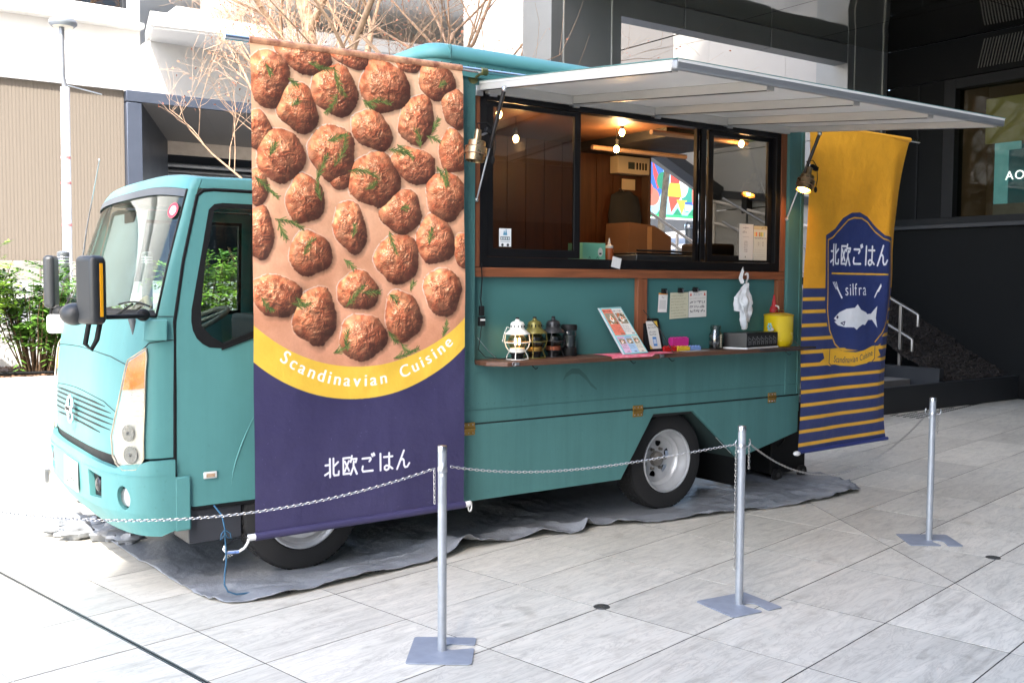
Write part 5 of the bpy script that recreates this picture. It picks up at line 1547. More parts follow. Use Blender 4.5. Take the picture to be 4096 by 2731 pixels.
sb2 = thing('sauce_bottle', 'orange squeeze bottle with a white nozzle beside the mint box', 'bottle', (-.335, .36, 1.74))
G().lathe([(.03, 0), (.032, .01), (.032, .09), (.026, .105)], (-.335, .36, 1.74), 20).build('bottle', mat('orange sauce', (170, 86, 40), .4, var=.1), sb2, smooth=50)
G().lathe([(.028, .105), (.028, .122), (.012, .128), (.008, .15), (.003, .175), (0, .176)], (-.335, .36, 1.74), 18).build('nozzle', WHITE, sb2, smooth=50)
gd = thing('griddle', 'low dark metal griddle on the counter inside the open window', 'griddle', (.12, .35, 1.74))
G().box(-.24, .47, .18, .55, 1.742, 1.80).build('body', mat('dark griddle', (70, 72, 74), .4, metal=.6), gd, bevel=.006)
G().box(-.22, .40, .2, .53, 1.80, 1.815).build('plate', mat('griddle plate', (36, 36, 37), .35, metal=.6), gd, bevel=.004)
G().tube([(-.2, .22, 1.83), (.1, .2, 1.828), (.4, .22, 1.82)], .008, 8).build('handle', BLACK, gd, smooth=60)
G().box(.405, .47, .165, .18, 1.75, 1.79).build('control_panel', STEEL, gd)
pot2 = tag(G().box(.50, .80, .22, .5, 1.742, 1.90).build('container', mat('dark steel tin', (64, 58, 54), .5, metal=.4), bevel=.02), 'dark square steel container low in the right window pane', 'container')
# hanging white card and vent print
hc = tag(G().obox((-.575, .008, 1.735), (.075, .004, .07), Matrix.Rotation(R(12), 3, 'Y')).build('small_card', mat('white card', (225, 225, 222), .5)), 'small white card hanging at the left corner of the open window sill', 'card')
# menus taped inside the right pane
pt = Paint(.2, .28, 600, (206, 206, 200))
pt.text('silfra', .045, .07, .028, (110, 110, 110)); pt.stroke([(.05, .03), (.13, .03)], .003, (120, 120, 120)); pt.stroke([(.09, .015), (.09, .045)], .003, (120, 120, 120)); pt.stroke([(.05, .1), (.14, .1)], .002, (130, 130, 130))
for k in range(7): pt.scribble(.07, .12, .14 + k * .013, .008, (70, 70, 70), k)
pt.ell(.09, .255, .005, .006, (30, 30, 30))
card('paper_sheet', img_mat('sheet print', pt.image('sheet print'), .7, 0), [(.655, .052, 2.04), (.805, .052, 2.04), (.805, .052, 1.775), (.655, .052, 1.775)])
o = COL.objects[-1]; tag(o, 'white paper with short lines of print at the left of the right pane', 'paper')
pt = Paint(.34, .28, 600, (196, 198, 186)); cs = [(220, 190, 110), (220, 120, 80), (190, 190, 170), (170, 110, 70), (150, 160, 60), (200, 190, 110), (160, 190, 190), (200, 205, 195)]
pt.rect(0, 0, .34, .03, (184, 176, 140)); pt.scribble(.2, .33, .025, .018, (60, 60, 50), 3)
for k, c_ in enumerate(cs): pt.rect(.015 + k * .04, .05, .048 + k * .04, .085, c_); pt.scribble(.015 + k * .04, .05 + k * .04, .105, .012, (60, 60, 60), k)
for k in range(5): pt.stroke([(.01 + k * .08, .12), (.01 + k * .08, .17)], .001, (120, 120, 110))
pt.ell(.13, .145, .012, .014, (90, 90, 80)); pt.ell(.13, .145, .009, .011, (196, 198, 186)); pt.ell(.24, .145, .02, .016, (90, 90, 80)); pt.ell(.24, .145, .017, .013, (196, 198, 186))
for k in range(4): pt.scribble(.015, .3, .2 + k * .018, .006, (150, 150, 140), 20 + k)
card('allergy_chart', img_mat('chart print', pt.image('chart print'), .7, 0), [(.81, .052, 2.03), (.957, .052, 2.03), (.957, .052, 1.775), (.81, .052, 1.775)])
o = COL.objects[-1]; tag(o, 'printed chart with a row of small coloured squares in the right pane', 'chart')
# white van sticker on the left pane
pt = Paint(.09, .11, 500, (226, 230, 232)); pt.rect(.01, .05, .08, .07, (60, 70, 80)); 
for k in range(4): pt.rect(.014 + k * .017, .053, .026 + k * .017, .067, (200, 210, 214))
pt.poly([(.03, .04), (.038, .01), (.046, .04)], (50, 130, 170)); pt.poly([(.044, .04), (.052, .0), (.06, .04)], (50, 130, 170)); pt.ell(.025, .1, .009, .009, (40, 44, 50)); pt.ell(.066, .1, .009, .009, (40, 44, 50)); pt.stroke([(.01, .08), (.08, .08)], .002, (90, 100, 110))
card('van_sticker', img_mat('van sticker print', pt.image('van sticker print'), .5, 0), [(-1.50, .034, 1.93), (-1.41, .034, 1.93), (-1.41, .034, 1.82), (-1.50, .034, 1.82)], T, th=.0005)

# ================================================================== clip-on spot lamps
def spot(x, y, z, tilt, lit, lab, yawr=0):
    t = thing('spot_lamp', lab, 'spot lamp', (x, y, z), 'clip on lamps on the gas struts')
    BR = mat('aged gold lamp metal', (158, 138, 108), .28, metal=.9, var=.25, scale=20)
    M = Matrix.Rotation(yawr, 3, 'Z') @ Matrix.Rotation(tilt, 3, 'Y'); c = Vector((x, y, z))
    g = G(); g.lathe([(.0, .135), (.02, .135), (.022, .075), (.05, .07), (.052, .035), (.064, .033), (.066, -.005), (.058, -.008), (.056, -.045), (.054, -.045), (.05, .0), (.02, .03)], c, 28, M)
    g.build('shade', BR, t, smooth=35)
    for zz in (.033, -.006): G().lathe([(.0665, zz - .002), (.068, zz), (.0665, zz + .002)], c, 28, M).build('ring', mat('lamp ring', (150, 120, 96), .3, metal=.8), t)
    if lit:
        G().lathe([(.0, -.028), (.047, -.034)], c, 24, M).build('lit_disc', mat('lit lamp disc', (255, 180, 70), .4, emit=(255, 168, 60), estr=9), t)
        G().ball(c + M @ Vector((0, 0, -.03)), .02, 12, 8).build('bulb', BULB, t, smooth=60)
    G().tube([c + M @ Vector((.0, 0, .11)), c + Vector((.05, 0, .11)), c + Vector((.09, 0, .13))], .007, 8).build('clip_arm', STEEL, t, smooth=60)
    G().obox(c + Vector((.10, 0, .13)), (.07, .03, .03), Matrix.Rotation(.3, 3, 'Y')).build('clip', BLACK, t, bevel=.004)
    G().tube([c + M @ Vector((0, 0, .135)), c + Vector((.01, 0, .17)), c + Vector((.07, -.01, .18)), c + Vector((.13, 0, .14)), c + Vector((.14, 0, .05)), c + Vector((.12, 0, -.02))], .0035, 6).build('cable', BLACK, t, smooth=60)
    G().ball(c + Vector((.12, 0, -.03)), .013, 10, 6, (1, 1, 1.8)).build('inline_switch', BLACK, t, smooth=60)
spot(-1.80, -.16, 2.34, R(8), False, 'aged gold clip lamp, unlit, on the left gas strut')
spot(1.07, -.20, 2.33, R(22), True, 'clip lamp glowing orange on the right gas strut by the yellow banner', 0)

# hanging black cable and plug at left of hatch
g = G(); g.tube([(-1.66, -.01, 1.72), (-1.655, -.014, 1.62), (-1.665, -.015, 1.50), (-1.66, -.015, 1.46)], .004, 6)
cb = tag(g.build('hanging_cable', BLACK, smooth=60), 'black cable with inline connectors hanging at the left edge of the hatch', 'cable')
g = G(); g.box(-1.675, -1.645, -.028, -.004, 1.40, 1.46); g.box(-1.68, -1.64, -.03, -.003, 1.34, 1.395); g.build('plug', BLACK, cb, bevel=.004)
G().box(-1.677, -1.643, -.032, -.03, 1.372, 1.382).build('white_mark', WHITE, cb)
g = G(); g.tube([(-1.66, -.015, 1.34), (-1.67, -.02, 1.28), (-1.69, -.03, 1.20), (-1.66, -.06, 1.155), (-1.55, -.09, 1.142), (-1.42, -.06, 1.15)], .003, 6); g.build('lead', BLACK, cb, smooth=60)
g = G(); g.tube([(-1.69, -.02, 1.27), (-1.62, -.03, 1.19), (-1.58, -.05, 1.15)], .002, 5); g.build('thin_wire', STEEL, cb, smooth=60)

# ================================================================== fold down shelf and what stands on it
SZ = 1.135
sh = thing('serving_shelf', 'two part dark wooden serving shelf folded down below the hatch', 'shelf', (-.3, -.1, 1.1))
g = G(); g.prism([(-1.70, .045), (-1.70, -.13), (-1.62, -.235), (-.40, -.235), (-.40, .045)], lambda a, b, w: (a, b, w), SZ - .028, SZ); g.build('left_board', WALNUT, sh, bevel=.004)
g = G(); g.prism([(-.395, .045), (-.395, -.20), (1.10, -.20), (1.10, .045)], lambda a, b, w: (a, b, w), SZ - .026, SZ); g.build('right_board', WALNUT, sh, bevel=.004)
for x, y in ((-1.56, -.236), (-.36, -.206)):
    g = G(); g.obox((x, y - .004, SZ - .012), (.035, .008, .018)); g.tube([(x - .02 + .012 * math.cos(t), y - .008, SZ - .012 + .012 * math.sin(t)) for t in np.linspace(0, 6.28, 13)[:-1]], .002, 6, closed=True); g.build('latch', STEEL, sh)
for x in (-1.35, -.55, -.2, 1.0):
    G().tube([(x, -.10, SZ - .028), (x, -.12, SZ - .045), (x + .005, -.14, SZ - .06), (x + .01, -.155, SZ - .05)], .0025, 6).build('cup_hook', BLACK, sh)
for x0, x1, zt in ((-.33, -.20, 1.42), (1.0, 1.1, 1.28)):
    G().tube([(x0, .008, zt), ((x0 + x1) / 2, -.10, (zt + SZ) / 2), (x1 - .03, -.19, SZ)], .003, 6).build('support_chain', mat('dark chain', (60, 56, 52), .5, metal=.5), sh)

def lantern(x, y, body, mid, lit, lab):
    t = thing('lantern', lab, 'lantern', (x, y, SZ), 'railroad lanterns on the shelf')
    z = SZ
    cap = G(); cap.lathe([(.0, .245), (.012, .245), (.013, .236), (.036, .226), (.043, .215), (.043, .188), (.046, .184), (.075, .160), (.077, .155), (.05, .152), (.03, .152)], (x, y, z), 28)
    c = cap.build('cap', body, t, smooth=35)
    g = G()
    for k in range(12):
        a = k * math.pi / 6; g.box(x + .0428 * math.cos(a) - .0025, x + .0428 * math.cos(a) + .0025, y + .0428 * math.sin(a) - .0025, y + .0428 * math.sin(a) + .0025, z + .195, z + .209)
    g.build('vents', BLACK, c)
    G().lathe([(.012, .243), (.011, .256), (0, .257)], (x, y, z), 14).build('knob', BLACK, t, smooth=40)
    G().lathe([(.036, .150), (.052, .135), (.059, .115), (.057, .092), (.044, .072), (.038, .068)], (x, y, z), 24).build('globe', glass('amber tinted globe' if lit else 'smoked globe', (240, 222, 190) if lit else (150, 150, 140), base=.05), t, smooth=60)
    G().lathe([(.046, .045), (.048, .052), (.046, .070), (.036, .072), (.0, .073)], (x, y, z), 24).build('collar', mid, t, smooth=35)
    G().lathe([(.020, .003), (.034, .006), (.036, .03), (.046, .036), (.046, .046)], (x, y, z), 24).build('base', BLACK, t, smooth=35)
    g = G()
    for k in range(4):
        a = k * math.pi / 2 + .78
        d = Vector((math.cos(a), math.sin(a), 0)); o_ = Vector((x, y, z))
        g.tube([o_ + d * .072 + Vector((0, 0, .156)), o_ + d * .078 + Vector((0, 0, .11)), o_ + d * .068 + Vector((0, 0, .075)), o_ + d * .048 + Vector((0, 0, .05)), o_ + d * .062 + Vector((0, 0, .025)), o_ + d * .068 + Vector((0, 0, .002))], .003, 6)
    for r_, zz in ((.080, .105), (.069, .004)):
        g.tube([(x + r_ * math.cos(a), y + r_ * math.sin(a), z + zz) for a in np.linspace(0, 2 * math.pi, 25)[:-1]], .0026, 6, closed=True)
    g.build('wire_cage', body, t, smooth=60)
    G().tube([(x - .048, y, z + .19), (x - .075, y, z + .2), (x - .09, y + .01, z + .16), (x - .095, y + .02, z + .11)], .0022, 6).build('handle', body, t, smooth=60)
    if lit:
        for dx in (-.014, .014): G().cyl((x + dx, y, z + .09), (x + dx, y, z + .13), .006, n=8).build('lit_filament', mat('lantern filament', (255, 215, 160), .3, emit=(255, 210, 150), estr=5), t)
    else:
        G().cyl((x, y, z + .07), (x, y, z + .13), .006, n=8).build('wick_tube', STEEL, t)
LW = mat('cream lantern enamel', (222, 220, 210), .35, var=.04); LO = mat('olive gold enamel', (120, 112, 56), .35, metal=.4, var=.1); LB = mat('black lantern enamel', (46, 46, 48), .35, metal=.3)
lantern(-1.455, -.10, LW, LW, True, 'cream white lantern, lit, leftmost on the shelf')
lantern(-1.295, -.06, LO, BRASS, False, 'olive gold lantern between the white and the black ones')
lantern(-1.135, -.04, LB, mat('copper', (170, 100, 74), .35, metal=.8, var=.15), False, 'black lantern with a copper collar beside the coffee press')
fp_ = thing('coffee_press', 'black topped clear cylindrical coffee maker right of the black lantern', 'coffee maker', (-.985, -.03, SZ))
x, y = -.985, -.01
G().lathe([(.05, 0), (.052, .005), (.05, .05), (.046, .055)], (x, y, SZ), 24).build('base', BLACK, fp_, smooth=40)
G().lathe([(.046, .055), (.047, .17)], (x, y, SZ), 24).build('cylinder', glass('clear jar glass', (205, 212, 212), base=.1), fp_)
G().lathe([(.036, .06), (.036, .13), (0, .132)], (x, y, SZ), 20).build('inner_cup', mat('inner plunger', (96, 100, 100), .3, metal=.4), fp_, smooth=40)
G().lathe([(.052, .165), (.054, .19), (.05, .2), (0, .202)], (x, y, SZ), 24).build('lid', BLACK, fp_, smooth=40)

# menu board leaning back, on a pink cloth
pt = Paint(.2, .32, 1500, (120, 195, 195))
def dish(cx, cy, w, h, seed):
    r_ = random.Random(seed); pt.rect(cx - w / 2, cy - h / 2, cx + w / 2, cy + h / 2, (150, 140, 118))
    for _ in range(26): pt.ell(cx + r_.uniform(-.44, .44) * w, cy + r_.uniform(-.44, .44) * h, w * r_.uniform(.05, .13), h * r_.uniform(.05, .12), r_.choice([(200, 100, 50), (110, 110, 70), (225, 222, 205), (170, 120, 80), (90, 70, 50)]))
    pt.ell(cx, cy + h * .05, w * .2, h * .26, (240, 236, 226)); pt.ell(cx, cy, w * .1, h * .13, (232, 120, 50))
pt.rect(.008, .008, .098, .19, (228, 128, 104)); pt.rect(.102, .008, .192, .19, (222, 216, 208))
pt.text('北欧ミックス(赤)', .010, .028, .0125, (40, 34, 34), gap=.0, sx=.85); pt.text('北欧ミックス(黒)', .104, .028, .0125, (40, 34, 34), gap=.0, sx=.85)
dish(.053, .075, .078, .075, 1); dish(.147, .075, .078, .075, 2)
for j in range(4):
    pt.scribble(.012, .07 + .01 * (j % 2), .13 + j * .013, .007, (150, 60, 50), j); pt.scribble(.106, .165, .13 + j * .013, .007, (90, 84, 80), 10 + j)
pt.text('1050', .06, .186, .017, (40, 30, 30)); pt.text('900', .160, .186, .017, (40, 30, 30))
for k, c_ in enumerate(((214, 180, 206), (168, 200, 226), (216, 214, 196))):
    x0 = .008 + k * .062; pt.rect(x0, .198, x0 + .06, .312, c_); dish(x0 + .03, .232, .048, .036, 5 + k); pt.scribble(x0 + .004, x0 + .056, .21, .007, (80, 60, 70), 30 + k)
    for j in range(3): pt.scribble(x0 + .004, x0 + .05, .262 + j * .01, .006, (90, 90, 100), 40 + 3 * k + j)
    pt.text(('+170', '1050', '850')[k], x0 + .022, .308, .012, (50, 40, 50))
mn = thing('menu_board', 'laminated menu board with food photos leaning on the shelf', 'menu', (-.55, -.10, SZ))
card('printed_sheet', img_mat('menu print', pt.image('menu print'), .35, 0), [(-.74, -.02, 1.437), (-.555, -.02, 1.44), (-.43, -.155, 1.144), (-.635, -.155, 1.140)], mn, th=.003)
card('back_plate', mat('white acrylic', (205, 210, 214), .3), [(-.752, -.016, 1.437), (-.553, -.016, 1.443), (-.428, -.150, 1.143), (-.647, -.150, 1.138)], mn, th=.004)
g = G(); nx, ny = 24, 10
for j in range(ny + 1):
    for i in range(nx + 1):
        u, v = i / nx, j / ny; x = -.80 + u * .58; y = -.03 - v * (.215 if u < .66 else .185)
        x += .02 * math.sin(v * 5); z = SZ + .003 + .004 * abs(noise.noise(Vector((x * 20, y * 20, 1)))); 
        if v > .93 and u < .62: z -= .012
        g.v.append((x, y, z))
for j in range(ny):
    for i in range(nx): a = j * (nx + 1) + i; g.f.append((a, a + 1, a + nx + 2, a + nx + 1))
tag(g.build('cloth', mat('pink patterned cloth', (206, 52, 92), .85, var=.5, scale=16, dark=(226, 150, 160)), smooth=60), 'pink and white patterned cloth under the menu board', 'cloth')
# black framed sign
pt = Paint(.13, .2, 900, (214, 214, 206)); pt.poly([(.09, 0), (.13, 0), (.13, .05)], (225, 190, 70)); pt.poly([(0, .17), (.03, .2), (0, .2)], (225, 190, 70))
for k in range(2): pt.scribble(.012, .11, .035 + k * .018, .013, (50, 50, 60), k); pt.scribble(.02, .10, .085 + k * .018, .012, (50, 50, 60), 7 + k)
pt.rect(.045, .115, .09, .18, (70, 130, 195)); pt.rect(.05, .13, .085, .165, (190, 206, 222))
fs_ = thing('framed_sign', 'black framed handwritten sign with a blue phone drawing on the shelf', 'sign', (-.2, .0, SZ))
g = G(); g.prism([(-.04, SZ), (.0, SZ), (.035, SZ + .225), (.02, SZ + .225)], lambda a, b, w: (w, a, b), -.325, -.175)
g.build('frame', BLACK, fs_, bevel=.004)
card('printed_sheet', img_mat('sign print', pt.image('sign print'), .4, 0), [(-.302, .0115, SZ + .208), (-.20, .0115, SZ + .208), (-.198, -.0375, SZ + .022), (-.30, -.0375, SZ + .022)], fs_, th=.001)
# toy bricks
def brick(x, y, z, L, W, H, m, nx, ny, nm='toy_brick'):
    g = G(); g.box(x, x + L, y, y + W, z, z + H)
    for i in range(nx):
        for j in range(ny): g.cyl((x + L * (i + .5) / nx, y + W * (j + .5) / ny, z + H), (x + L * (i + .5) / nx, y + W * (j + .5) / ny, z + H + .007), .008, n=12)
    return g.build(nm, m, bevel=.0015)
for a, lab in (((-.185, -.05, SZ, .12, .05, .03, mat('red brick toy', (190, 30, 30), .35), 4, 2), 'flat red toy brick leftmost beside the black framed sign'),
               ((-.062, -.055, SZ, .12, .05, .026, mat('yellow brick toy', (225, 185, 50), .35), 4, 2), 'flat yellow toy brick between the red and blue ones'),
               ((.062, -.05, SZ, .11, .05, .026, mat('blue brick toy', (130, 160, 215), .35), 4, 2), 'flat pale blue toy brick rightmost of the toy bricks'),
               ((-.06, -.003, SZ, .155, .045, .085, mat('magenta brick toy', (205, 50, 140), .35), 5, 2), 'tall magenta toy brick behind the flat ones')):
    tag(brick(*a), lab, 'toy brick', 'toy bricks on the shelf')
tag(G().box(-.06, .16, -.15, -.07, SZ + .0005, SZ + .002).build('paper_slip', mat('grey paper', (170, 168, 164), .6)), 'grey paper slip lying in front of the toy bricks', 'paper')
# jar
jr = thing('sweets_jar', 'glass jar with a handwritten label left of the black box', 'jar', (.345, -.03, SZ))
x, y = .345, -.02
G().lathe([(.0, .002), (.042, .002), (.046, .01), (.046, .10), (.034, .125), (.034, .14), (.038, .142), (.038, .165), (.03, .172), (0, .173)], (x, y, SZ), 26).build('glass_jar', glass('jar glass', (210, 216, 214), base=.12), jr, smooth=40)
g = G()
for _ in range(26): g.ball((x + rs.uniform(-.027, .027), y + rs.uniform(-.027, .027), SZ + rs.uniform(.015, .11)), .012, 8, 5)
g.build('contents', mat('dark sweets', (112, 108, 104), .4, metal=.3, var=.5, scale=60), jr, smooth=60)
pt = Paint(.06, .1, 900, (196, 190, 164)); [pt.scribble(.006, .055, .02 + .018 * k, .011, (50, 44, 40), k) for k in range(5)]
N = 8; g = G()
for k in range(N + 1):
    a = R(-95 + 85 * k / N); g.v += [(x + .0475 * math.cos(a), y + .0475 * math.sin(a), SZ + .105), (x + .0475 * math.cos(a), y + .0475 * math.sin(a), SZ + .012)]
g.f = [(2 * k, 2 * k + 1, 2 * k + 3, 2 * k + 2) for k in range(N)]
g.build('label', img_mat('jar label print', pt.image('jar label print'), .7, 0), jr, uvs=[(k / N, v) for k in range(N + 1) for v in (1, 0)], fix=False)
# black box with horse outlines
pt = Paint(.56, .115, 700, (30, 30, 32))
horse = [(0, .32), (.08, .2), (.16, .05), (.24, .0), (.3, .12), (.42, .26), (.8, .28), (.98, .4), (.96, .95), (.84, .98), (.8, .66), (.7, .6), (.44, .62), (.4, 1.0), (.26, .98), (.22, .5), (.12, .36), (.02, .42), (0, .32)]
for k in range(7): pt.stroke([(.02 + k * .076 + a * .058, .028 + b * .068) for a, b in horse], .0024, (225, 225, 225))
hb = thing('black_box', 'flat black lacquered box printed with a row of white horse outlines', 'box', (.65, -.08, SZ))
g = G(); g.prism([(.43, -.015), (.50, -.175), (.875, -.135), (.81, .025)], lambda a, b, w: (a, b, w), SZ + .012, SZ + .115); g.build('box', mat('black lacquer', (28, 28, 30), .3), hb, bevel=.002)
g = G(); g.prism([(.425, -.016), (.498, -.18), (.882, -.139), (.813, .03)], lambda a, b, w: (a, b, w), SZ, SZ + .011); g.build('rim', WHITE, hb)
card('horse_print', img_mat('horse print', pt.image('horse print'), .35, 0), [(.50, -.1762, SZ + .113), (.875, -.1362, SZ + .113), (.875, -.1362, SZ + .014), (.50, -.1762, SZ + .014)], hb, th=.0008)
# folded dark mat on which the box stands
tag(G().box(.60, 1.17, -.255, -.205, SZ - .012, SZ + .003).build('table_mat', mat('dark cork mat', (52, 44, 44), .8, var=.5, scale=18), bevel=.003), 'dark printed mat edge hanging over the right end of the shelf', 'mat')
# yellow pot
yp = thing('yellow_pot', 'bright yellow enamel pot with a wire handled lid at the right end of the shelf', 'pot', (.985, -.04, SZ))
YEL = mat('yellow enamel', (214, 184, 24), .25, var=.06, scale=4, spec=.6)
x, y = .98, -.055
G().lathe([(.0, .002), (.085, .002), (.102, .02), (.108, .06), (.108, .225), (.112, .23), (.108, .232)], (x, y, SZ), 36).build('pot_body', YEL, yp, smooth=40)
G().lathe([(.111, .233), (.11, .238), (.06, .25), (0, .252)], (x, y, SZ), 36).build('lid', mat('yellow lid', (190, 160, 20), .4, var=.1), yp, smooth=40)
g = G(); g.tube([(x - .05, y - .01, SZ + .247), (x - .046, y - .01, SZ + .272), (x + .03, y - .02, SZ + .272), (x + .04, y - .02, SZ + .246)], .003, 6); g.tube([(x - .03, y + .04, SZ + .247), (x - .03, y + .04, SZ + .268), (x + .05, y + .03, SZ + .268), (x + .055, y + .03, SZ + .246)], .003, 6); g.build('wire_handle', BRASS, yp, smooth=60)
# small red gnome figure behind the pot
gn = thing('gnome_figure', 'small red pointed hat gnome figure with a white beard behind the yellow pot', 'figurine', (.95, .03, SZ + .25))
x, y, z = .955, -.03, SZ + .25
G().lathe([(0, .002), (.03, .004), (.034, .02), (.026, .045), (.016, .055)], (x, y, z), 18).build('body', mat('gnome red', (150, 26, 34), .6), gn, smooth=50)
G().lathe([(.02, .050), (.016, .07), (.006, .13), (0, .14)], (x, y, z), 16).build('hat', mat('gnome hat', (165, 34, 40), .6), gn, smooth=50)
G().tube([(x - .012, y - .026, z + .055), (x + .01, y - .032, z + .048), (x + .03, y - .02, z + .03), (x + .034, y - .01, z + .012)], .006, 8).build('beard', WHITE, gn, smooth=60)
# pale flower toy
ft = thing('flower_toy', 'tiny pale blue flower and white toy between the box and the yellow pot', 'toy', (.82, -.16, SZ + .115))
g = G(); c = Vector((.80, -.12, SZ + .155))
for k in range(6):
    a = k * math.pi / 3; g.ball(c + Vector((.018 * math.cos(a), -.004, .018 * math.sin(a))), .010, 8, 6, (1, .4, 1))
g.build('petals', mat('pale blue petal', (150, 205, 205), .5), ft, smooth=60)
G().ball((.83, -.11, SZ + .132), .019, 12, 8, (1.4, 1, .8)).build('toy_body', WHITE, ft, smooth=60)
G().cyl((.80, -.118, SZ + .114), (.80, -.118, SZ + .15), .003, n=6).build('stalk', mat('pale stem', (170, 190, 150), .6), ft)
# dark speaker tin under the bag
tag(G().lathe([(0, 0), (.045, 0), (.046, .08), (.04, .088), (0, .089)], (.62, -.0, SZ + .115 - .115), 22).build('dark_tin', mat('dark tin', (44, 48, 50), .4), smooth=40), 'dark round tin behind the horse box under the plastic bag', 'tin')
# plastic bag hanging from the wood rail
bg_ = thing('plastic_bag', 'white plastic carrier bag hanging by its handle from the wood rail', 'plastic bag', (.64, -.02, 1.25))
BAG = mat('thin white plastic', (228, 230, 232), .45, var=.04, scale=10, bump=.3, bscale=22)
def bagmesh(sec, cx, cy, N=26):
    g = G()
    for w, d, z, ox in sec:
        for k in range(N):
            a = 2 * math.pi * k / N; wr = 1 + .14 * math.sin(5 * a + z * 30) + .08 * math.sin(9 * a - z * 50)
            g.v.append((cx + ox + w * wr * math.cos(a), cy + d * wr * math.sin(a), z + .006 * math.sin(4 * a)))
    for i in range(len(sec) - 1):
        for k in range(N): g.f.append((i * N + k, i * N + (k + 1) % N, (i + 1) * N + (k + 1) % N, (i + 1) * N + k))
    return g
def crumple(k, amp):
    def f(x, z, off=0.0):
        n1_ = noise.noise(Vector((x * 22, z * 16, k))); n2_ = noise.noise(Vector((x * 55, z * 34, k + 5)))
        return Vector((x + .004 * n2_, -.035 - off - amp * (n1_ + .55 * abs(n2_)) + .3 * abs(x - .635) , z + .004 * n1_))
    return f
body = [(.625, 1.60), (.66, 1.605), (.675, 1.58), (.70, 1.55), (.735, 1.50), (.745, 1.44), (.735, 1.36), (.70, 1.315), (.69, 1.34), (.675, 1.31), (.665, 1.27), (.62, 1.265), (.60, 1.27), (.59, 1.40), (.545, 1.405), (.538, 1.44), (.545, 1.505), (.585, 1.555), (.605, 1.58)]
P(body, crumple(1, .017), 0, .0015, .012, .012, 'bag_body', BAG, bg_, smooth=30)
P([(.60, 1.56), (.665, 1.57), (.71, 1.48), (.705, 1.40), (.67, 1.33), (.64, 1.30), (.615, 1.38), (.585, 1.47)], crumple(7, .020), .012, .0015, .012, .012, 'bag_fold', BAG, bg_, smooth=30)
P([(.622, 1.60), (.60, 1.60), (.588, 1.645), (.605, 1.69), (.625, 1.725), (.628, 1.69), (.618, 1.645), (.632, 1.615)], crumple(3, .008), -.01, .002, .012, .012, 'handle', BAG, bg_, smooth=30)
P([(.64, 1.60), (.665, 1.60), (.685, 1.645), (.68, 1.68), (.655, 1.685), (.632, 1.672), (.636, 1.662), (.66, 1.668), (.665, 1.645), (.645, 1.62)], crumple(4, .010), -.005, .002, .012, .012, 'handle', BAG, bg_, smooth=30)
# papers clipped to the recess wall
CLIP = mat('black binder clip', (36, 34, 34), .4, metal=.3)
def clip(par, x, z):
    g = G(); g.prism([(-.02, 0), (.02, 0), (.016, .034), (-.016, .034)], lambda a, b, w: (x + a, .045 + w, z + b), -.022, .0); g.build('binder_clip', CLIP, par)
    G().tube([(x + .004, .02, z + .026), (x + .012, .018, z - .004), (x + .016, .02, z + .024)], .0018, 5).build('clip_wire', STEEL, par)
def note(lab, corners, paint, nm, clipx, z):
    t = thing('paper_notice', lab, 'notice', ((corners[0][0] + corners[1][0]) / 2, .044, corners[3][2]), 'notices clipped above the shelf')
    card('sheet', img_mat(nm, paint.image(nm), .7, 0), corners, t); clip(t, clipx, z)
pt = Paint(.085, .15, 700, (226, 224, 220)); pt.rect(0, 0, .085, .012, (226, 150, 60)); pt.text('Pay', .03, .04, .016, (120, 110, 100)); pt.rect(.012, .055, .073, .125, (206, 204, 200))
note('narrow white payment card with an orange top edge, clipped leftmost', [(-.155, .042, 1.535), (-.07, .042, 1.533), (-.078, .042, 1.40), (-.162, .042, 1.402)], pt, 'pay card print', -.112, 1.53)
pt = Paint(.2, .19, 500, (196, 194, 168)); [pt.scribble(.012, .15 + .03 * (k % 2), .03 + .021 * k, .009, (120, 118, 96), k, .0012) for k in range(8)]
note('yellowish sheet with handwritten lines, clipped in the middle', [(-.045, .042, 1.535), (.13, .042, 1.54), (.13, .042, 1.36), (-.05, .042, 1.352)], pt, 'yellow notice print', .045, 1.535)
pt = Paint(.19, .2, 500, (218, 216, 210)); pt.poly([(.012, .035), (.022, .01), (.032, .035)], (205, 70, 50)); pt.poly([(.16, .035), (.17, .01), (.18, .035)], (205, 70, 50)); pt.text('メニュー', .045, .034, .026, (110, 130, 150)); pt.scribble(.01, .18, .06, .008, (140, 130, 120), 2, .001)
for k in range(3): pt.scribble(.012, .17, .095 + .034 * k, .02, (50, 46, 50), k + 3, .0028)
note('white sheet with bold handwriting and two red corner marks, clipped at right', [(.133, .040, 1.545), (.31, .040, 1.55), (.31, .040, 1.365), (.133, .040, 1.36)], pt, 'white notice print', .19, 1.54)

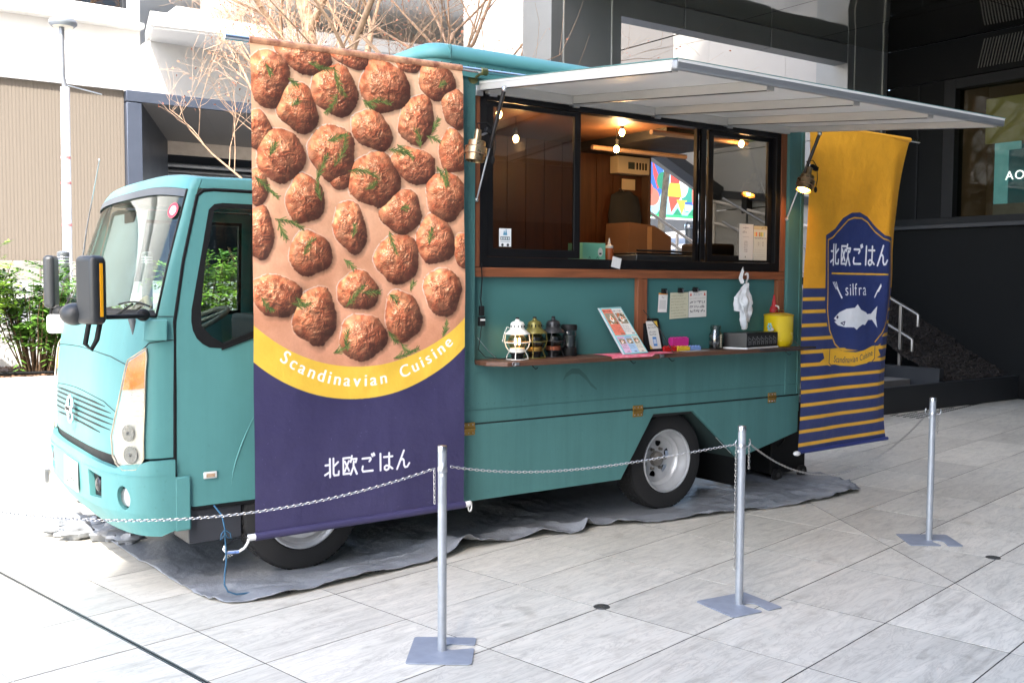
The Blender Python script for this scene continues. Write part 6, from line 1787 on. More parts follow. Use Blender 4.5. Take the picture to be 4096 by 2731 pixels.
# ================================================================== the two banners
STROKES = {
    'hoku': [[(.36, .02), (.36, 1)], [(.04, .34), (.36, .34)], [(0, .86), (.36, .72)], [(.62, .02), (.62, .84), (.68, .94), (.98, .94), (1, .74)], [(.62, .46), (.95, .24)]],
    'ou': [[(.50, .08), (.03, .08), (.03, .94), (.50, .94)], [(.13, .25), (.44, .78)], [(.44, .25), (.12, .80)], [(.66, .0), (.57, .32)], [(.63, .18), (1.0, .18), (.93, .36)], [(.79, .3), (.76, .6), (.56, 1.0)], [(.78, .56), (1.0, 1.0)]],
    'go': [[(.12, .22), (.70, .22), (.72, .3), (.62, .40)], [(.14, .64), (.09, .82), (.16, .93), (.86, .93)], [(.80, .02), (.86, .13)], [(.93, -.02), (.99, .09)]],
    'ha': [[(.12, .05), (.12, .97)], [(.38, .25), (1, .25)], [(.76, .05), (.76, .8), (.7, .94), (.55, .99), (.42, .92), (.42, .80), (.54, .73), (.72, .76), (1, .94)]],
    'n': [[(.56, .0), (.04, 1.0)], [(.06, .96), (.3, .52), (.46, .46), (.56, .56), (.57, .82), (.66, .95), (.82, .93), (.98, .74)]],
}
def kana(pt, x, y, w, h, gap, col, sw, sk=0.0):
    for i, k in enumerate(('hoku', 'ou', 'go', 'ha', 'n')):
        for s in STROKES[k]:
            pt.stroke([(x + i * (w + gap) + a * w, y + b * h + sk * i) for a, b in s], sw, col)

BW_, BH_ = 1.27, 2.535
pt = Paint(BW_, BH_, 520, (226, 178, 138))
H, W = pt.H, pt.W
yy, xx = np.mgrid[0:H, 0:W]; X = (xx + .5) / pt.k; Y = (yy + .5) / pt.k
sauce_n = vnoise(H, W, 130, 1) * .5 + vnoise(H, W, 50, 2) * .25 + vnoise(H, W, 9, 3) * .12
t = np.clip(Y / 1.6, 0, 1)[..., None]
a = (1 - t) * np.array([228, 182, 144]) + t * np.array([202, 142, 110]) + (sauce_n[..., None] - .43) * 42
balls = [(.093, .195, .105, .141, 0), (.298, .061, .147, .085, 10), (.563, .035, .108, .055, 10), (.464, .218, .128, .125, 20), (.764, .168, .145, .134, 0), (1.094, .104, .112, .10, 0), (.919, .028, .081, .045, 0),
         (.252, .328, .105, .125, -25), (.04, .465, .07, .104, -20), (.964, .33, .10, .135, 20), (.685, .408, .125, .095, 25), (1.215, .244, .085, .113, -20), (.154, .577, .125, .13, 15), (.448, .545, .125, .14, -10),
         (.949, .579, .13, .093, 15), (.704, .674, .15, .14, 0), (1.20, .49, .09, .118, 0), (.288, .795, .105, .12, 15), (1.153, .742, .125, .13, 0), (.867, .836, .12, .115, -30), (.554, .931, .09, .135, -15),
         (.03, .973, .075, .126, 0), (1.079, .99, .112, .13, -10), (.313, 1.073, .118, .11, 0), (1.26, 1.045, .06, .095, 0), (.842, 1.098, .13, .128, -25), (.12, 1.291, .136, .10, 15), (.342, 1.403, .118, .145, 0),
         (.595, 1.272, .118, .10, 0), (.873, 1.417, .108, .138, -15), (.623, 1.523, .13, .12, 0), (1.124, 1.283, .108, .13, -10), (.49, .66, .07, .07, 0), (.02, .74, .06, .09, 0)]
wx = (vnoise(H, W, 30, 41) - .5) * 26; wy = (vnoise(H, W, 30, 42) - .5) * 26
lump = vnoise(H, W, 40, 5) * .4 + (1 - np.abs(vnoise(H, W, 24, 6) - .5) * 2) * .3 + vnoise(H, W, 12, 7) * .2 + vnoise(H, W, 6, 17) * .1
lump = lump[np.clip(np.arange(H)[:, None] + wy.astype(int), 0, H - 1), np.clip(np.arange(W)[None] + wx.astype(int), 0, W - 1)]
fine = vnoise(H, W, 5, 8)
dirt = vnoise(H, W, 22, 9)
Z = np.zeros((H, W)); owner = -np.ones((H, W), int); U = np.zeros((H, W)); V = np.zeros((H, W)); D = np.full((H, W), 9.)
for i, (cx, cy, rx, ry, an) in enumerate(balls):
    rx *= 1.09; ry *= 1.07; c_, s_ = math.cos(R(an)), math.sin(R(an))
    x0, x1 = max(0, int((cx - .2) * pt.k)), min(W, int((cx + .2) * pt.k)); y0, y1 = max(0, int((cy - .2) * pt.k)), min(H, int((cy + .2) * pt.k))
    if x1 <= x0 or y1 <= y0: continue
    dx, dy = X[y0:y1, x0:x1] - cx, Y[y0:y1, x0:x1] - cy
    u, v = (dx * c_ + dy * s_) / rx, (-dx * s_ + dy * c_) / ry
    th = np.arctan2(v, u)
    d = np.hypot(u, v) * (1 + .05 * np.sin(3 * th + i) + .035 * np.sin(5 * th + 2 * i) + .13 * (lump[y0:y1, x0:x1] - .5))
    sl = (slice(y0, y1), slice(x0, x1))
    z = np.sqrt(np.clip(1 - d ** 2, 0, 1))
    m = (d < 1) & (z * min(rx, ry) > Z[sl])
    Z[sl][m] = (z * min(rx, ry))[m]; owner[sl][m] = i
    U[sl][m] = (dx / rx)[m]; V[sl][m] = (dy / ry)[m]
    # soft dark contact on the lower right, pale rim of sauce on the upper left (printed photograph)
    side = (dx / rx * .75 + dy / ry * .65)
    out = (d >= 1) & (owner[sl] < 0)
    sh_ = np.clip(1 - (d - 1) / .22, 0, 1) * np.clip(side, 0, 1) * out
    a[sl] = a[sl] * (1 - .42 * sh_[..., None])
    rim = np.exp(-((d - 1.035) / .018) ** 2) * np.clip(-side + .1, 0, 1) * out * (lump[sl] > .42)
    a[sl] = a[sl] * (1 - .6 * rim[..., None]) + 250 * .6 * rim[..., None]
m = owner >= 0
Hh = Z * .8 + (lump - .5) * .026 + (fine - .5) * .0022
gy, gx = np.gradient(Hh * pt.k)
nrm = 1 / np.sqrt(gx ** 2 + gy ** 2 + 1)
lx, ly, lz = -.55, -.55, .62
dif = np.clip((-gx * lx - gy * ly + lz) * nrm, 0, 1)
hx_, hy_, hz_ = -.3, -.33, .9
spc = np.clip((-gx * hx_ - gy * hy_ + hz_) * nrm, 0, 1) ** 60
dd_ = np.clip(dirt * 1.6 - .3, 0, 1)[..., None]
base = np.array([178, 98, 66]) * (1 - dd_ * .6) + np.array([232, 166, 120]) * dd_ * .6
fall = np.clip(.5 + (U * .5 + V * .5) * .6, 0, 1)[..., None]
col = base * (.52 + .85 * dif[..., None]) * (1.22 - .78 * fall ** 1.2) + np.array([30, 8, 10]) * fall * .4
crev = np.clip((lump - .42) * 3.2, 0, 1)[..., None]
col = col * (.76 + .33 * crev) * np.array([1.05, 1.02, .98])
col += np.clip(spc * (fine > .45) * 1.5, 0, 1)[..., None] * np.array([150, 140, 130])
warm = np.clip(1.15 - Y / 1.7, .75, 1.1)[..., None]
a[m] = np.clip(col * np.where(Y[..., None] > 1.2, .94, 1.0), 0, 255)[m]
glz = np.clip((vnoise(H, W, 26, 31) - .55) * 4, 0, 1) * np.clip(1.1 - fall[..., 0] * 1.5, 0, 1) * .42
a[m] = (a * (1 - glz[..., None]) + np.array([236, 180, 146]) * glz[..., None])[m]
a[m] = a[m] * .92 + np.array([198, 140, 112]) * .08
pt.a = np.clip(a, 0, 255) / 255
dill = [(0.116, 0.901, 0.274, 0.949), (0.133, 0.913, 0.176, 1.002), (0.541, 0.633, 0.733, 0.668), (0.646, 0.725, 0.714, 0.673), (0.315, 0.091, 0.46, 0.102), (0.46, 0.102, 0.534, 0.244), (0.478, 0.234, 0.404, 0.341), (0.628, 0.251, 0.695, 0.287), (0.638, 0.271, 0.803, 0.259), (0.421, 0.482, 0.533, 0.439), (0.457, 0.613, 0.523, 0.439), (0.356, 0.687, 0.421, 0.549), (0.383, 0.794, 0.365, 0.686), (0.843, 0.473, 0.944, 0.544), (0.793, 0.503, 0.923, 0.519), (0.985, 0.479, 0.954, 0.384), (1.026, 0.413, 1.11, 0.442), (1.058, 0.393, 1.105, 0.308), (0.016, 0.692, 0.134, 0.794), (1.089, 0.579, 1.153, 0.683), (1.142, 0.584, 1.153, 0.683), (0.862, 0.823, 0.913, 0.812), (0.568, 0.982, 0.578, 0.913), (1.037, 1.013, 1.058, 0.923), (0.792, 0.949, 0.842, 1.071), (0.515, 1.103, 0.567, 1.154), (0.217, 0.319, 0.252, 0.291), (0.081, 0.125, 0.106, 0.17), (0.093, 0.582, 0.128, 0.514), (0.273, 1.082, 0.345, 0.997), (1.105, 0.138, 1.152, 0.106), (0.2, 0.183, 0.253, 0.209), (0.042, 1.3, 0.108, 1.37), (0.203, 1.331, 0.31, 1.332), (0.225, 1.301, 0.288, 1.342), (0.521, 1.354, 0.636, 1.24), (0.624, 1.282, 0.729, 1.282), (0.452, 1.6, 0.531, 1.562), (0.531, 1.593, 0.537, 1.479), (0.812, 1.646, 0.972, 1.598), (0.861, 1.567, 0.922, 1.618), (0.923, 1.272, 0.947, 1.229), (0.789, 1.293, 0.837, 1.336), (1.124, 1.537, 1.15, 1.449), (0.776, 1.495, 0.837, 1.561)]
rd = random.Random(4)
for x0, y0, x1, y1 in dill:
    L = math.hypot(x1 - x0, y1 - y0); ang = math.atan2(y1 - y0, x1 - x0)
    px, py = -math.sin(ang), math.cos(ang); bend = rd.uniform(-.15, .15) * L
    spine = [(x0 + (x1 - x0) * q + px * bend * math.sin(q * math.pi), y0 + (y1 - y0) * q + py * bend * math.sin(q * math.pi)) for q in (0, .25, .5, .75, 1)]
    pt.stroke([(x + .005, y + .007) for x, y in spine], .008, (110, 62, 42), .35)
    pt.stroke(spine, .0055, (84, 98, 44))
    n = int(L / .009) + 3
    for k in range(n):
        q = k / n * .95 + .03; i = min(3, int(q * 4)); f_ = q * 4 - i
        bx, by = spine[i][0] * (1 - f_) + spine[i + 1][0] * f_, spine[i][1] * (1 - f_) + spine[i + 1][1] * f_
        for sg in (-1, 1):
            aa = ang + sg * rd.uniform(.25, .75); ll = rd.uniform(.018, .045) * (1.1 - q * .5)
            pt.stroke([(bx, by), (bx + ll * math.cos(aa), by + ll * math.sin(aa))], rd.uniform(.0022, .0036), rd.choice([(70, 96, 42), (96, 118, 56), (54, 76, 38), (120, 134, 74)]))
# circle band and purple field
def circ3(p, q, r):
    ax, ay = p; bx, by = q; cx, cy = r
    d = 2 * (ax * (by - cy) + bx * (cy - ay) + cx * (ay - by))
    ux = ((ax ** 2 + ay ** 2) * (by - cy) + (bx ** 2 + by ** 2) * (cy - ay) + (cx ** 2 + cy ** 2) * (ay - by)) / d
    uy = ((ax ** 2 + ay ** 2) * (cx - bx) + (bx ** 2 + by ** 2) * (ax - cx) + (cx ** 2 + cy ** 2) * (bx - ax)) / d
    return ux, uy, math.hypot(ax - ux, ay - uy)
for (p, q, r), colr in ((((.003, 1.442), (.631, 1.682), (1.267, 1.434)), (226, 184, 68)), (((.001, 1.628), (.60, 1.858), (1.268, 1.602)), (56, 52, 86))):
    ux, uy, rr = circ3(p, q, r)
    mk = (np.hypot(X - ux, Y - uy) > rr) & (Y > 1.3)
    nv = (vnoise(H, W, 160, 12) - .5) * 8
    pt.a[mk] = (np.array(colr)[None] + nv[mk][:, None]) / 255
ux, uy, rr = circ3((.143, 1.629), (.614, 1.790), (1.156, 1.609))
s = 'Scandinavian Cuisine'; hgt = .098
a0 = math.atan2(1.640 - uy, .125 - ux); a1 = math.atan2(1.592 - uy, 1.20 - ux)
ws = [(glyph(c)[1] if c != ' ' else .55) for c in s]; tot = sum(ws) + .28 * (len(s) - 1); x = 0
for c_, w in zip(s, ws):
    f_ = (x + w / 2) / tot; an = a0 + (a1 - a0) * f_; rot = an - math.pi / 2
    if c_ != ' ':
        cx, cy = ux + rr * math.cos(an), uy + rr * math.sin(an)
        hx_ = w * hgt / 2
        for dx in (-.0022, 0, .0022):
            pt.char(c_, cx - (hx_ - dx) * math.cos(rot), cy - (hx_ - dx) * math.sin(rot), hgt * .98, (238, 236, 232), rot)
    x += w + .28
kana(pt, .39, 2.165, .083, .100, .025, (232, 232, 236), .0115)
# scuffs and specks on the lower field
for _ in range(70):
    x, y = rd.uniform(.02, 1.25), rd.uniform(1.75, 2.5); an = rd.uniform(0, 3.1); l = rd.uniform(.001, .012)
    pt.stroke([(x, y), (x + l * math.cos(an), y + l * math.sin(an))], .0016, (150, 146, 178), .5)
for sx_ in (.008, 1.262):
    for k in range(240): pt.stroke([(sx_, .02 + k * .0105), (sx_ + .006, .02 + k * .0105)], .0012, (60, 52, 90) if k * .0105 > 1.6 else (190, 140, 110), .5)
IM1 = pt.image('meatball banner print')

def banner(name, lab, img, x0t, x1t, x0b, x1b, zt0, zt1, zb0, zb1, y, amp, nx, nz, cat='banner', curl=0.0, fold=None):
    t = thing(name, lab, cat, ((x0t + x1t) / 2, y, min(zb0, zb1)))
    g = G(); uv = []
    for side in (0, .0012):
        for j in range(nz + 1):
            v = j / nz
            for i in range(nx + 1):
                u = i / nx
                xt = x0t + (x1t - x0t) * u; xb = x0b + (x1b - x0b) * u
                x = xt + (xb - xt) * v; z = (zt0 + (zt1 - zt0) * u) * (1 - v) + (zb0 + (zb1 - zb0) * u) * v
                env = math.sin(math.pi * v) ** .7
                d = amp * env * (math.sin(u * 7 + v * 2) * .5 + math.sin(u * 15 - v * 3 + 1) * .25 + noise.noise(Vector((u * 3, v * 5, 3))) * .8)
                d += fold(u, v) if fold else 0
                d += curl * max(0, u - .86) / .14 * env
                g.v.append((x, y - d + side, z)); uv.append((u, 1 - v))
    n = (nx + 1) * (nz + 1)
    for j in range(nz):
        for i in range(nx):
            a = j * (nx + 1) + i; q = (a, a + 1, a + nx + 2, a + nx + 1)
            g.f.append(q); g.f.append(tuple(k + n for k in reversed(q)))
    c = g.build('fabric', img_mat(name + ' fabric', img, .5, .35), t, uvs=uv, smooth=70)
    return t
b1 = banner('hanging_banner', 'tall banner printed with meatballs in cream sauce over a yellow arc and purple field', IM1, -3.111, -1.846, -3.109, -1.835, 2.822, 2.838, .275, .285, -.096, .022, 34, 60,
            fold=lambda u, v: -.018 * (1 - abs(v - .0) / .03) if v < .03 else 0)
PURP = mat('purple hem', (56, 52, 86), .5, var=.1)
G().cyl((-3.112, -.098, .285), (-1.832, -.098, .295), .021, n=16).build('bottom_hem', PURP, b1, smooth=50)
SAU = mat('cream hem', (224, 170, 130), .5, var=.25, scale=14, dark=(130, 76, 56))
G().cyl((-3.111, -.077, 2.813), (-1.846, -.077, 2.829), .0195, n=16).build('top_hem', SAU, b1, smooth=50)
for x, s_ in ((-3.112, -1), (-1.832, 1)):
    z = .285 if s_ < 0 else .295
    G().cyl((x, -.098, z), (x + .035 * s_, -.098, z), .017, n=14).build('pole_cap', WHITE, b1, smooth=50)
    if s_ > 0: G().tube([(x + .04 + .012 * math.sin(t), -.098, z - .015 + .03 * math.cos(t) * 1.0) for t in np.linspace(0, 2 * math.pi, 17)[:-1]], .0045, 8, closed=True).build('ring', WHITE, b1, smooth=60)

# second banner
pt = Paint(1.2, 2.45, 420, (52, 62, 108))
YELB = (226, 160, 44); NAVY = (46, 58, 108)
def uvp(x, y):      # place by display position on the cloth, turned to metres
    v = (y - 306) / (1036 - 306)
    xl = 1862 - 32 * v; xr = 2092 - 57 * v
    return ((x - xl) / (xr - xl) * 1.2, v * 2.45)
ytop = uvp(1850, 666)[1]
pt.rect(0, 0, 1.2, ytop, YELB)
for k, y in enumerate((690, 718, 749, 779, 809, 838, 868, 898, 928, 958, 988, 1018)):
    v = (y - 306) / 730 * 2.45
    pt.rect(0, v - .014, 1.2, v + .014, (228, 172, 60))
sh_l = 1893; 
def Q(L): return [uvp(x, y) for x, y in L]
shield = [(1893, 546), (1903, 540), (1918, 530), (1935, 505), (1955, 491), (1975, 489), (1995, 498), (2015, 522), (2033, 540), (2056, 545),
          (2053, 620), (2049, 690), (2040, 740), (2025, 775), (2008, 800), (1975, 815), (1940, 808), (1915, 790), (1898, 755), (1891, 700), (1892, 620)]
pt.poly(Q(shield), NAVY)
pt.stroke(Q([(1930, 812), (1915, 795), (1903, 762), (1898, 715), (1898, 640), (1899, 556), (1912, 550), (1930, 530), (1948, 508), (1962, 502), (1980, 502), (1995, 510), (2012, 532), (2030, 548), (2049, 555), (2046, 640), (2042, 700), (2033, 745), (2020, 775), (2005, 795)]), .012, (214, 160, 60))
x0, y0 = uvp(1908, 562); x1, y1 = uvp(2035, 616)
wch = (x1 - x0) / 5 * .80; kana(pt, x0, y0 + .01, wch, (y1 - y0) * .88, (x1 - x0) / 5 * .24, (235, 236, 240), .017)
pt.stroke(Q([(1909, 632), (2035, 634)]), .014, (232, 176, 60))
x0, y0 = uvp(1938, 683); x1, _ = uvp(1999, 683)
e = pt.text('silfra', x0, y0, .135, (236, 236, 238), gap=.10, sx=(x1 - x0) / .40)
# fork and knife
pt.stroke(Q([(1921, 665), (1931, 688)]), .016, (236, 236, 238))
for d in (-4, 0, 4): pt.stroke(Q([(1915 + d, 652), (1921 + d * .6, 668)]), .008, (236, 236, 238))
pt.stroke(Q([(2006, 688), (2013, 672)]), .014, (236, 236, 238)); pt.poly(Q([(2011, 674), (2020, 655), (2021, 662), (2015, 676)]), (236, 236, 238))
# fish
fish = [(1913, 736), (1925, 722), (1940, 714), (1957, 712), (1964, 704), (1971, 717), (1984, 724), (1986, 728), (1996, 727), (2011, 709), (2007, 738), (2010, 762), (1998, 742), (1988, 742), (1980, 754), (1974, 752), (1965, 758), (1960, 764), (1954, 758), (1936, 757), (1922, 752), (1914, 743), (1919, 741)]
pt.poly(Q(fish), (230, 232, 236)); fx, fy = uvp(1921, 733); pt.ell(fx, fy, .012, .012, (60, 60, 90)); pt.stroke(Q([(1928, 747), (1936, 744), (1934, 752), (1928, 747)]), .008, (70, 72, 96))
# ribbon
pt.poly(Q([(1884, 803), (1903, 812), (1905, 846), (1876, 835), (1889, 826)]), (226, 170, 50)); pt.poly(Q([(2018, 800), (2020, 798), (2003, 812), (2001, 840), (2018, 828), (2013, 815)]), (226, 170, 50))
pt.poly(Q([(1903, 806), (1930, 813), (1960, 817), (1985, 812), (2005, 803), (2004, 835), (1985, 845), (1955, 850), (1925, 846), (1900, 838)]), (236, 180, 52))
pt.stroke(Q([(1903, 806), (1900, 838), (1908, 848)]), .008, (60, 56, 90)); pt.stroke(Q([(2005, 803), (2004, 835), (1998, 842)]), .008, (60, 56, 90))
s = 'Scandinavian Cuisine'; p0 = uvp(1911, 836); p1 = uvp(2000, 826); xx_ = p0[0]
sc_ = (p1[0] - p0[0]) / sum((glyph(c)[1] if c != ' ' else .3) * .062 + .004 for c in s)
for c_ in s:
    w = (glyph(c_)[1] if c_ != ' ' else .3) * .062 * sc_
    f_ = (xx_ - p0[0]) / (p1[0] - p0[0])
    if c_ != ' ': pt.char(c_, xx_, p0[1] + (p1[1] - p0[1]) * f_ + .03 * math.sin(math.pi * f_), .07, (66, 60, 96), -(f_ - .5) * .35, sc_ * .062 / .07)
    xx_ += w + .004 * sc_
wr = vnoise(pt.H, pt.W, 90, 21) * .5 + vnoise(pt.H, pt.W, 30, 22) * .2
pt.a *= (1 + (wr[..., None] - .35) * .10)
IM2 = pt.image('shield banner print')
b2 = banner('hanging_banner', 'yellow and navy striped banner with a blue shield and white fish at the truck rear', IM2, 1.255, 2.535, 1.19, 2.325, 2.79, 2.79, .312, .325, -.085, .024, 34, 54, curl=-.10,
            fold=lambda u, v: .012 * math.sin(v * 9 + u * 3))
G().cyl((1.255, -.075, 2.802), (2.54, -.079, 2.792), .019, n=16).build('top_hem', mat('yellow hem', (226, 160, 44), .6, var=.08), b2, smooth=50)
G().cyl((1.19, -.09, .318), (2.325, -.09, .332), .014, n=14).build('bottom_hem', mat('navy hem', (44, 56, 116), .6), b2, smooth=50)
G().ball((1.18, -.09, .312), .024, 10, 8, (1.4, 1, .8)).build('tied_corner', WHITE, b2, smooth=60)

# carabiner and blue cord at the lower left corner of the meatball banner
cr = thing('carabiner', 'white carabiner clipped to the lower left corner of the meatball banner', 'carabiner', (-3.2, -.1, .25))
pts = [(-3.147, -.1, .282), (-3.150, -.1, .262), (-3.17, -.1, .235), (-3.20, -.1, .222), (-3.265, -.1, .228), (-3.278, -.1, .245), (-3.27, -.1, .262)]
G().tube(pts, .0075, 8).build('hook', WHITE, cr, smooth=60)
G().tube([(-3.262, -.1, .226), (-3.20, -.1, .221)], .0085, 8).build('gate', mat('blue print sleeve', (120, 150, 210), .5, var=.5, scale=60), cr, smooth=60)
G().tube([(-3.27, -.1, .262), (-3.21, -.1, .292), (-3.145, -.1, .286)], .0035, 6).build('link_cord', BLACK, cr, smooth=60)
for k in range(5): G().tube([(-3.262, -.1, .228), (-3.255 + .012 * (k - 2), -.1, .19 + .004 * k)], .002, 5).build('frayed_end', mat('frayed white cord', (200, 196, 186), .8), cr)
g = G()
g.tube([(-3.29, .0, .452), (-3.285, -.10, .42), (-3.278, -.12, .36), (-3.275, -.115, .30), (-3.268, -.105, .25), (-3.272, -.12, .19), (-3.285, -.13, .12), (-3.29, -.14, .075), (-3.275, -.15, .04), (-3.235, -.16, .022), (-3.18, -.165, .02), (-3.125, -.17, .018), (-3.10, -.19, .02)], .0042, 8)
g.tube([(-3.278, -.12, .35), (-3.25, -.12, .33), (-3.245, -.12, .30), (-3.265, -.12, .31), (-3.278, -.12, .34)], .003, 6)
g.tube([(-3.278, -.12, .35), (-3.295, -.12, .33), (-3.30, -.12, .30), (-3.282, -.12, .32)], .003, 6)
tag(g.build('blue_cord', mat('blue cord', (38, 84, 112), .7, var=.15, scale=80), smooth=60), 'thin blue cord hanging from the cab sill down onto the tarp', 'cord')

# ================================================================== the tarp under the truck
near = [(-3.455, .80), (-3.391, .067), (-3.36, -.12), (-3.285, -.244), (-3.063, -.290), (-2.758, -.250), (-2.458, -.214), (-2.061, -.155), (-1.85, -.09), (-1.731, -.05), (-1.60, -.055), (-1.424, -.03), (-1.2, -.04), (-.941, -.125), (-.84, -.06), (-.75, -.03), (-.392, -.185), (.31, -.275), (.895, -.37), (1.25, -.35), (1.648, -.33), (1.87, -.065)]
outline = near + [(2.0, .6), (1.9, 1.2), (1.7, 2.2), (-.5, 2.25), (-3.2, 2.2), (-3.52, 1.9)]
TARP = mat('grey tarpaulin', (128, 131, 135), .36, var=.10, scale=3, bump=.5, bscale=26, spec=.6)
bm = bmesh.new()
tri = tessellate_polygon([[Vector((a, b, 0)) for a, b in outline]])
vs = [bm.verts.new((a, b, 0)) for a, b in outline]
for t_ in tri:
    try: bm.faces.new([vs[i] for i in t_])
    except ValueError: pass
for ax, lo, hi in ((0, -3.6, 2.1), (1, -.4, 2.3)):
    k = lo
    while k < hi:
        step = .026 if ax == 0 or k < .45 else .12
        co = (k, 0, 0) if ax == 0 else (0, k, 0); nn = (1, 0, 0) if ax == 0 else (0, 1, 0)
        bmesh.ops.bisect_plane(bm, geom=bm.verts[:] + bm.edges[:] + bm.faces[:], dist=1e-5, plane_co=co, plane_no=nn); k += step
edge_y = lambda x: np.interp(x, [p[0] for p in near[3:]], [p[1] for p in near[3:]])
for v in bm.verts:
    x, y = v.co.x, v.co.y
    d = y - edge_y(x)
    e = math.exp(-max(d, 0) / .10)
    hump = .0
    for hx0, hw, hh in ((-1.79, .10, .075), (-1.62, .07, .03), (-1.20, .12, .03), (-.86, .07, .045), (-.55, .10, .02), (-2.55, .16, .02), (-3.0, .12, .016), (.1, .15, .015), (1.5, .2, .02)):
        hump += hh * 1.25 * math.exp(-((x - hx0 + d * .5) / hw) ** 2) * math.exp(-max(d, 0) / .22)
    wr_ = .018 * abs(noise.noise(Vector((x * 3 + y, y * 5, 0)))) + .014 * abs(noise.noise(Vector((x * 9, y * 12, 4)))) + .03 * max(0, noise.noise(Vector((x * 1.7, y * 3.5, 9))))
    rg = max(0, 1 - abs(noise.noise(Vector((x * 2.6 + y * 1.5, y * 4 - x * .8, 7)))) * 5.5) ** 2 * .014 + max(0, 1 - abs(noise.noise(Vector((x * 6 - y * 3, y * 6 + x * 2, 2)))) * 5) ** 2 * .006
    wr_ += rg * (.35 + .65 * math.exp(-max(d, 0) / .35))
    tyre = min(1, max(0, (math.hypot((x - 0) / .32, (y - .2) / .22) - .7))) * min(1, max(0, (math.hypot((x + 2.74) / .32, (y - .25) / .22) - .7)))
    v.co.z = .0055 + (hump + wr_) * tyre - .004 * e * 0
tri_me = bpy.data.meshes.new('tarp'); bm.to_mesh(tri_me); bm.free()
tri_me.materials.append(TARP); tri_me.shade_smooth(); tri_me.set_sharp_from_angle(angle=R(28))
tarp = bpy.data.objects.new('tarp', tri_me); COL.objects.link(tarp)
so = tarp.modifiers.new('thick', 'SOLIDIFY'); so.thickness = .0035; so.offset = -1
tag(tarp, 'wrinkled grey tarpaulin spread under the truck with a rippled near edge', 'tarp')
g = G()
def ty(x): return float(edge_y(x))
rs2 = random.Random(2)
g.tube([(x, ty(x) + .035 , .013 + .0) for x in np.linspace(-3.2, 1.6, 60)], .0015, 4)
for x in (-3.0, -2.45, -1.3, -.15, .75, 1.4):
    g.tube([(x + .012 * math.cos(t_), ty(x) + .035 + .012 * math.sin(t_), .017) for t_ in np.linspace(0, 6.28, 11)[:-1]], .003, 5, closed=True)
g.build('eyelets', mat('dark eyelet', (44, 44, 44), .5, metal=.3), tarp)
# bunched cloth at the truck nose
g = G()
for k, (x, y, r_) in enumerate(((-3.50, 1.60, .10), (-3.62, 1.55, .08), (-3.44, 1.42, .09), (-3.56, 1.75, .09), (-3.70, 1.70, .07), (-3.40, 1.2, .06))):
    N, Mr = 18, 10
    b_ = len(g.v)
    for i in range(Mr + 1):
        an = math.pi * i / Mr
        for j in range(N):
            t_ = 2 * math.pi * j / N; q = Vector((math.sin(an) * math.cos(t_), math.sin(an) * math.sin(t_), math.cos(an)))
            rr_ = r_ * (1 + .55 * noise.noise(q * 2.2 + Vector((k * 3, 0, 0))) + .2 * noise.noise(q * 6))
            g.v.append((x + q.x * rr_ * 1.5, y + q.y * rr_ * 1.2, .05 + q.z * rr_ * .6))
    for i in range(Mr):
        for j in range(N): g.f.append((b_ + i * N + j, b_ + (i + 1) * N + j, b_ + (i + 1) * N + (j + 1) % N, b_ + i * N + (j + 1) % N))
g.build('bunched_corner', TARP, tarp, smooth=50)

# ================================================================== stanchions and chains
def plate_geo(g, c, ang, w, d, notch_dir):
    pts = []
    # plate with a hook shaped slot cut from one long side towards the post
    r_ = .016
    for cx, cy, a0 in ((w / 2 - r_, d / 2 - r_, 0), (-w / 2 + r_, d / 2 - r_, 90), (-w / 2 + r_, -d / 2 + r_, 180)):
        for i in range(5):
            a = R(a0 + 90 * i / 4); pts.append((cx + r_ * math.cos(a), cy + r_ * math.sin(a)))
    s0, s1 = .028, .066                         # slot on the lower side right of the post
    for i in range(5):
        a = R(270 + 90 * i / 4) ; pts.append((s0 - .012 + .012 * math.cos(a), -d / 2 + .012 + .012 * math.sin(a)))
    for i in range(11):
        a = R(195 - 210 * i / 10); pts.append((.042 + .036 * math.cos(a), -.045 + .036 * math.sin(a)))
    for i in range(5):
        a = R(180 + 90 * i / 4); pts.append((s1 + .012 + .012 * math.cos(a), -d / 2 + .012 + .012 * math.sin(a)))
    for i in range(5):
        a = R(270 + 90 * i / 4); pts.append((w / 2 - r_ + r_ * math.cos(a), -d / 2 + r_ + r_ * math.sin(a)))
    ca, sa = math.cos(ang), math.sin(ang)
    g.prism(pts, lambda a, b, z: (c[0] + a * ca - b * sa, c[1] + a * sa + b * ca, z), .0015, .0065)
def make_stanchion(lab):
    t = thing('stanchion', lab, 'stanchion', (0, 0, 0), 'stanchions of the chain barrier')
    g = G(); plate_geo(g, (0, 0), 0, .32, .28, 0); g.build('base_plate', PLATE, t, bevel=.0015)
    g = G(); g.cyl((0, 0, .006), (0, 0, .80), .0195, n=24); g.cyl((0, 0, .802), (0, 0, .875), .0195, n=24); g.build('post', GALV, t, smooth=50)
    G().lathe([(.0205, .0), (.0208, .003), (.0208, .022), (.019, .025), (0, .026)], (0, 0, .875), 24).build('cap', STEEL, t, smooth=40)
    g = G(); g.lathe([(.0205, .786), (.0215, .789), (.0215, .806), (.0205, .809)], (0, 0, 0), 24)
    g.build('hook_collar', STEEL, t, smooth=40)
    G().box(-.0222, -.0205, -.006, .006, .770, .782).build('white_label', WHITE, t)
    for s in (-1, 1):
        G().tube([(s * .018, -.004, .797), (s * .036, -.006, .797), (s * .047, -.007, .805), (s * .049, -.008, .82), (s * .042, -.008, .832)], .0032, 8).build('hook', STEEL, t, smooth=60)
    return t
st1 = make_stanchion('nearest silver stanchion, standing in front of the meatball banner')
st1.location = (-2.76, -1.372, 0); st1.rotation_euler.z = R(53)
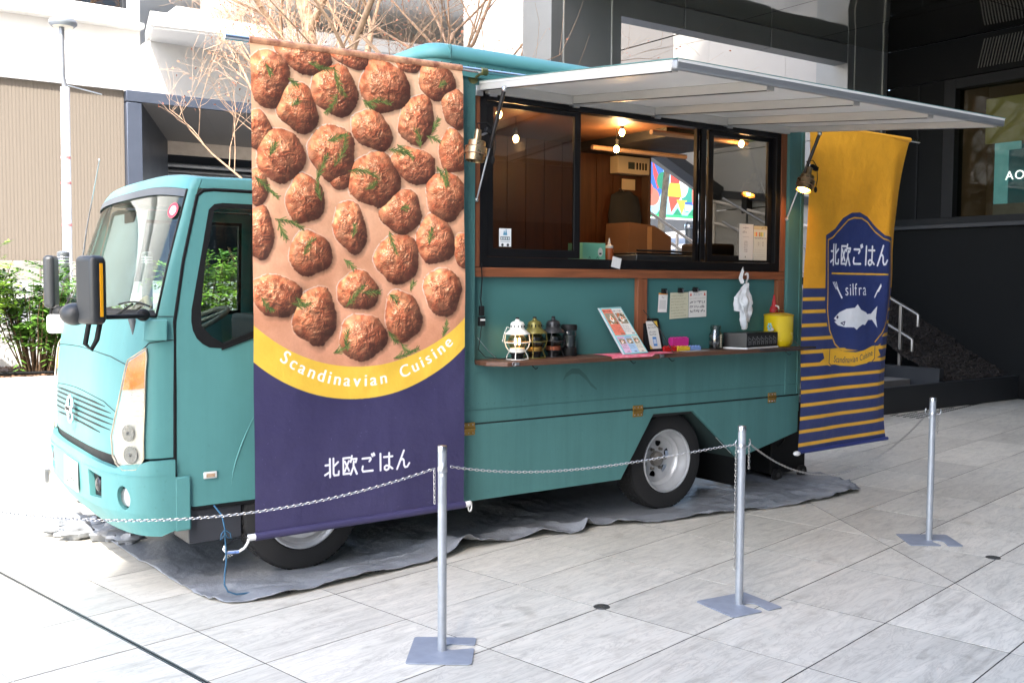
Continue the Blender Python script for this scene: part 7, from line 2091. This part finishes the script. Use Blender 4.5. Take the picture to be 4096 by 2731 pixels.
for loc, a, lab in (((-1.212, -1.672, 0), -6, 'middle silver stanchion, in front of the truck rear wheel'), ((.745, -1.474, 0), -38, 'farthest silver stanchion, right of the yellow and navy banner')):
    c_ = copy_tree(st1, label=lab); c_.location = loc; c_.rotation_euler.z = R(a)
    c_.rotation_euler.z = R(a)
# each hook pair faces along the chain: turn the hooks apart from the plate
LK = mat('chain steel', (176, 174, 170), .3, metal=.9, var=.1)
def chain(pts, name, lab, link=.0145, parent=None, thick=.0017):
    P_ = [Vector(p) for p in pts]; cum = [0]
    for i in range(1, len(P_)): cum.append(cum[-1] + (P_[i] - P_[i - 1]).length)
    L = cum[-1]; n = int(L / link); g = G(); j = 0
    for k in range(n):
        s = (k + .5) * L / n
        while j < len(cum) - 2 and cum[j + 1] < s: j += 1
        t = (s - cum[j]) / (cum[j + 1] - cum[j]); p = P_[j].lerp(P_[j + 1], t); d = (P_[j + 1] - P_[j]).normalized()
        side = d.orthogonal().normalized(); side = Matrix.Rotation(math.pi / 2 * (k % 2) + .4, 3, d) @ side
        hl, hw = link * .62, link * .33
        ring = [p + d * (hl - hw * .6) * (1 if math.cos(a) > 0 else -1) * (abs(math.cos(a)) > .1) + d * hw * .6 * math.cos(a) + side * hw * math.sin(a) for a in np.linspace(0, 2 * math.pi, 9)[:-1]]
        g.tube(ring, thick, 4, closed=True)
    o = g.build(name, LK, parent, smooth=60, fix=False)
    return tag(o, lab, 'chain', 'chains of the barrier') if parent is None else o
def cat(p, q, sag, n=40, skew=0.0):
    p, q = Vector(p), Vector(q)
    return [p.lerp(q, i / n) - Vector((0, 0, sag * 4 * (i / n) * (1 - i / n) * (1 + skew * (1 - 2 * i / n)))) for i in range(n + 1)]
def hooks(i): return {0: ((-2.76, -1.372), 53), 1: ((-1.212, -1.672), -6), 2: ((.745, -1.474), -38)}[i]
def hk(i, s):
    (x, y), a = hooks(i); a = R(a) if False else 0
    return Vector((x + s * .045, y - .004, .806))
for t_, i in ((st1, 0),): pass
c01 = tag(chain(cat((-2.72, -1.376, .806), (-1.258, -1.676, .812), .055, skew=.5), 'chain', ''), 'silver chain hanging nearly straight between the nearest and middle stanchions')
c12 = tag(chain(cat((-1.166, -1.676, .812), (.70, -1.478, .816), .255, skew=.12), 'chain', ''), 'silver chain sagging between the middle and farthest stanchions')
c0 = tag(chain(cat((-2.80, -1.376, .806), (-4.72, -.55, .78), .16), 'chain', ''), 'silver chain running left past the meatball banner out of the photo')
for (x, y), n, z in (((-2.803, -1.378), 10, .80), ((-1.259, -1.678), 42, .80), ((-1.166, -1.678), 8, .80), ((.792, -1.480), 9, .80)):
    chain([(x, y, z), (x + .002, y, z - n * .0145)], 'chain_tail', '', parent={10: c0, 42: c01, 8: c12, 9: c12}[n])
print('objects', len(COL.objects))
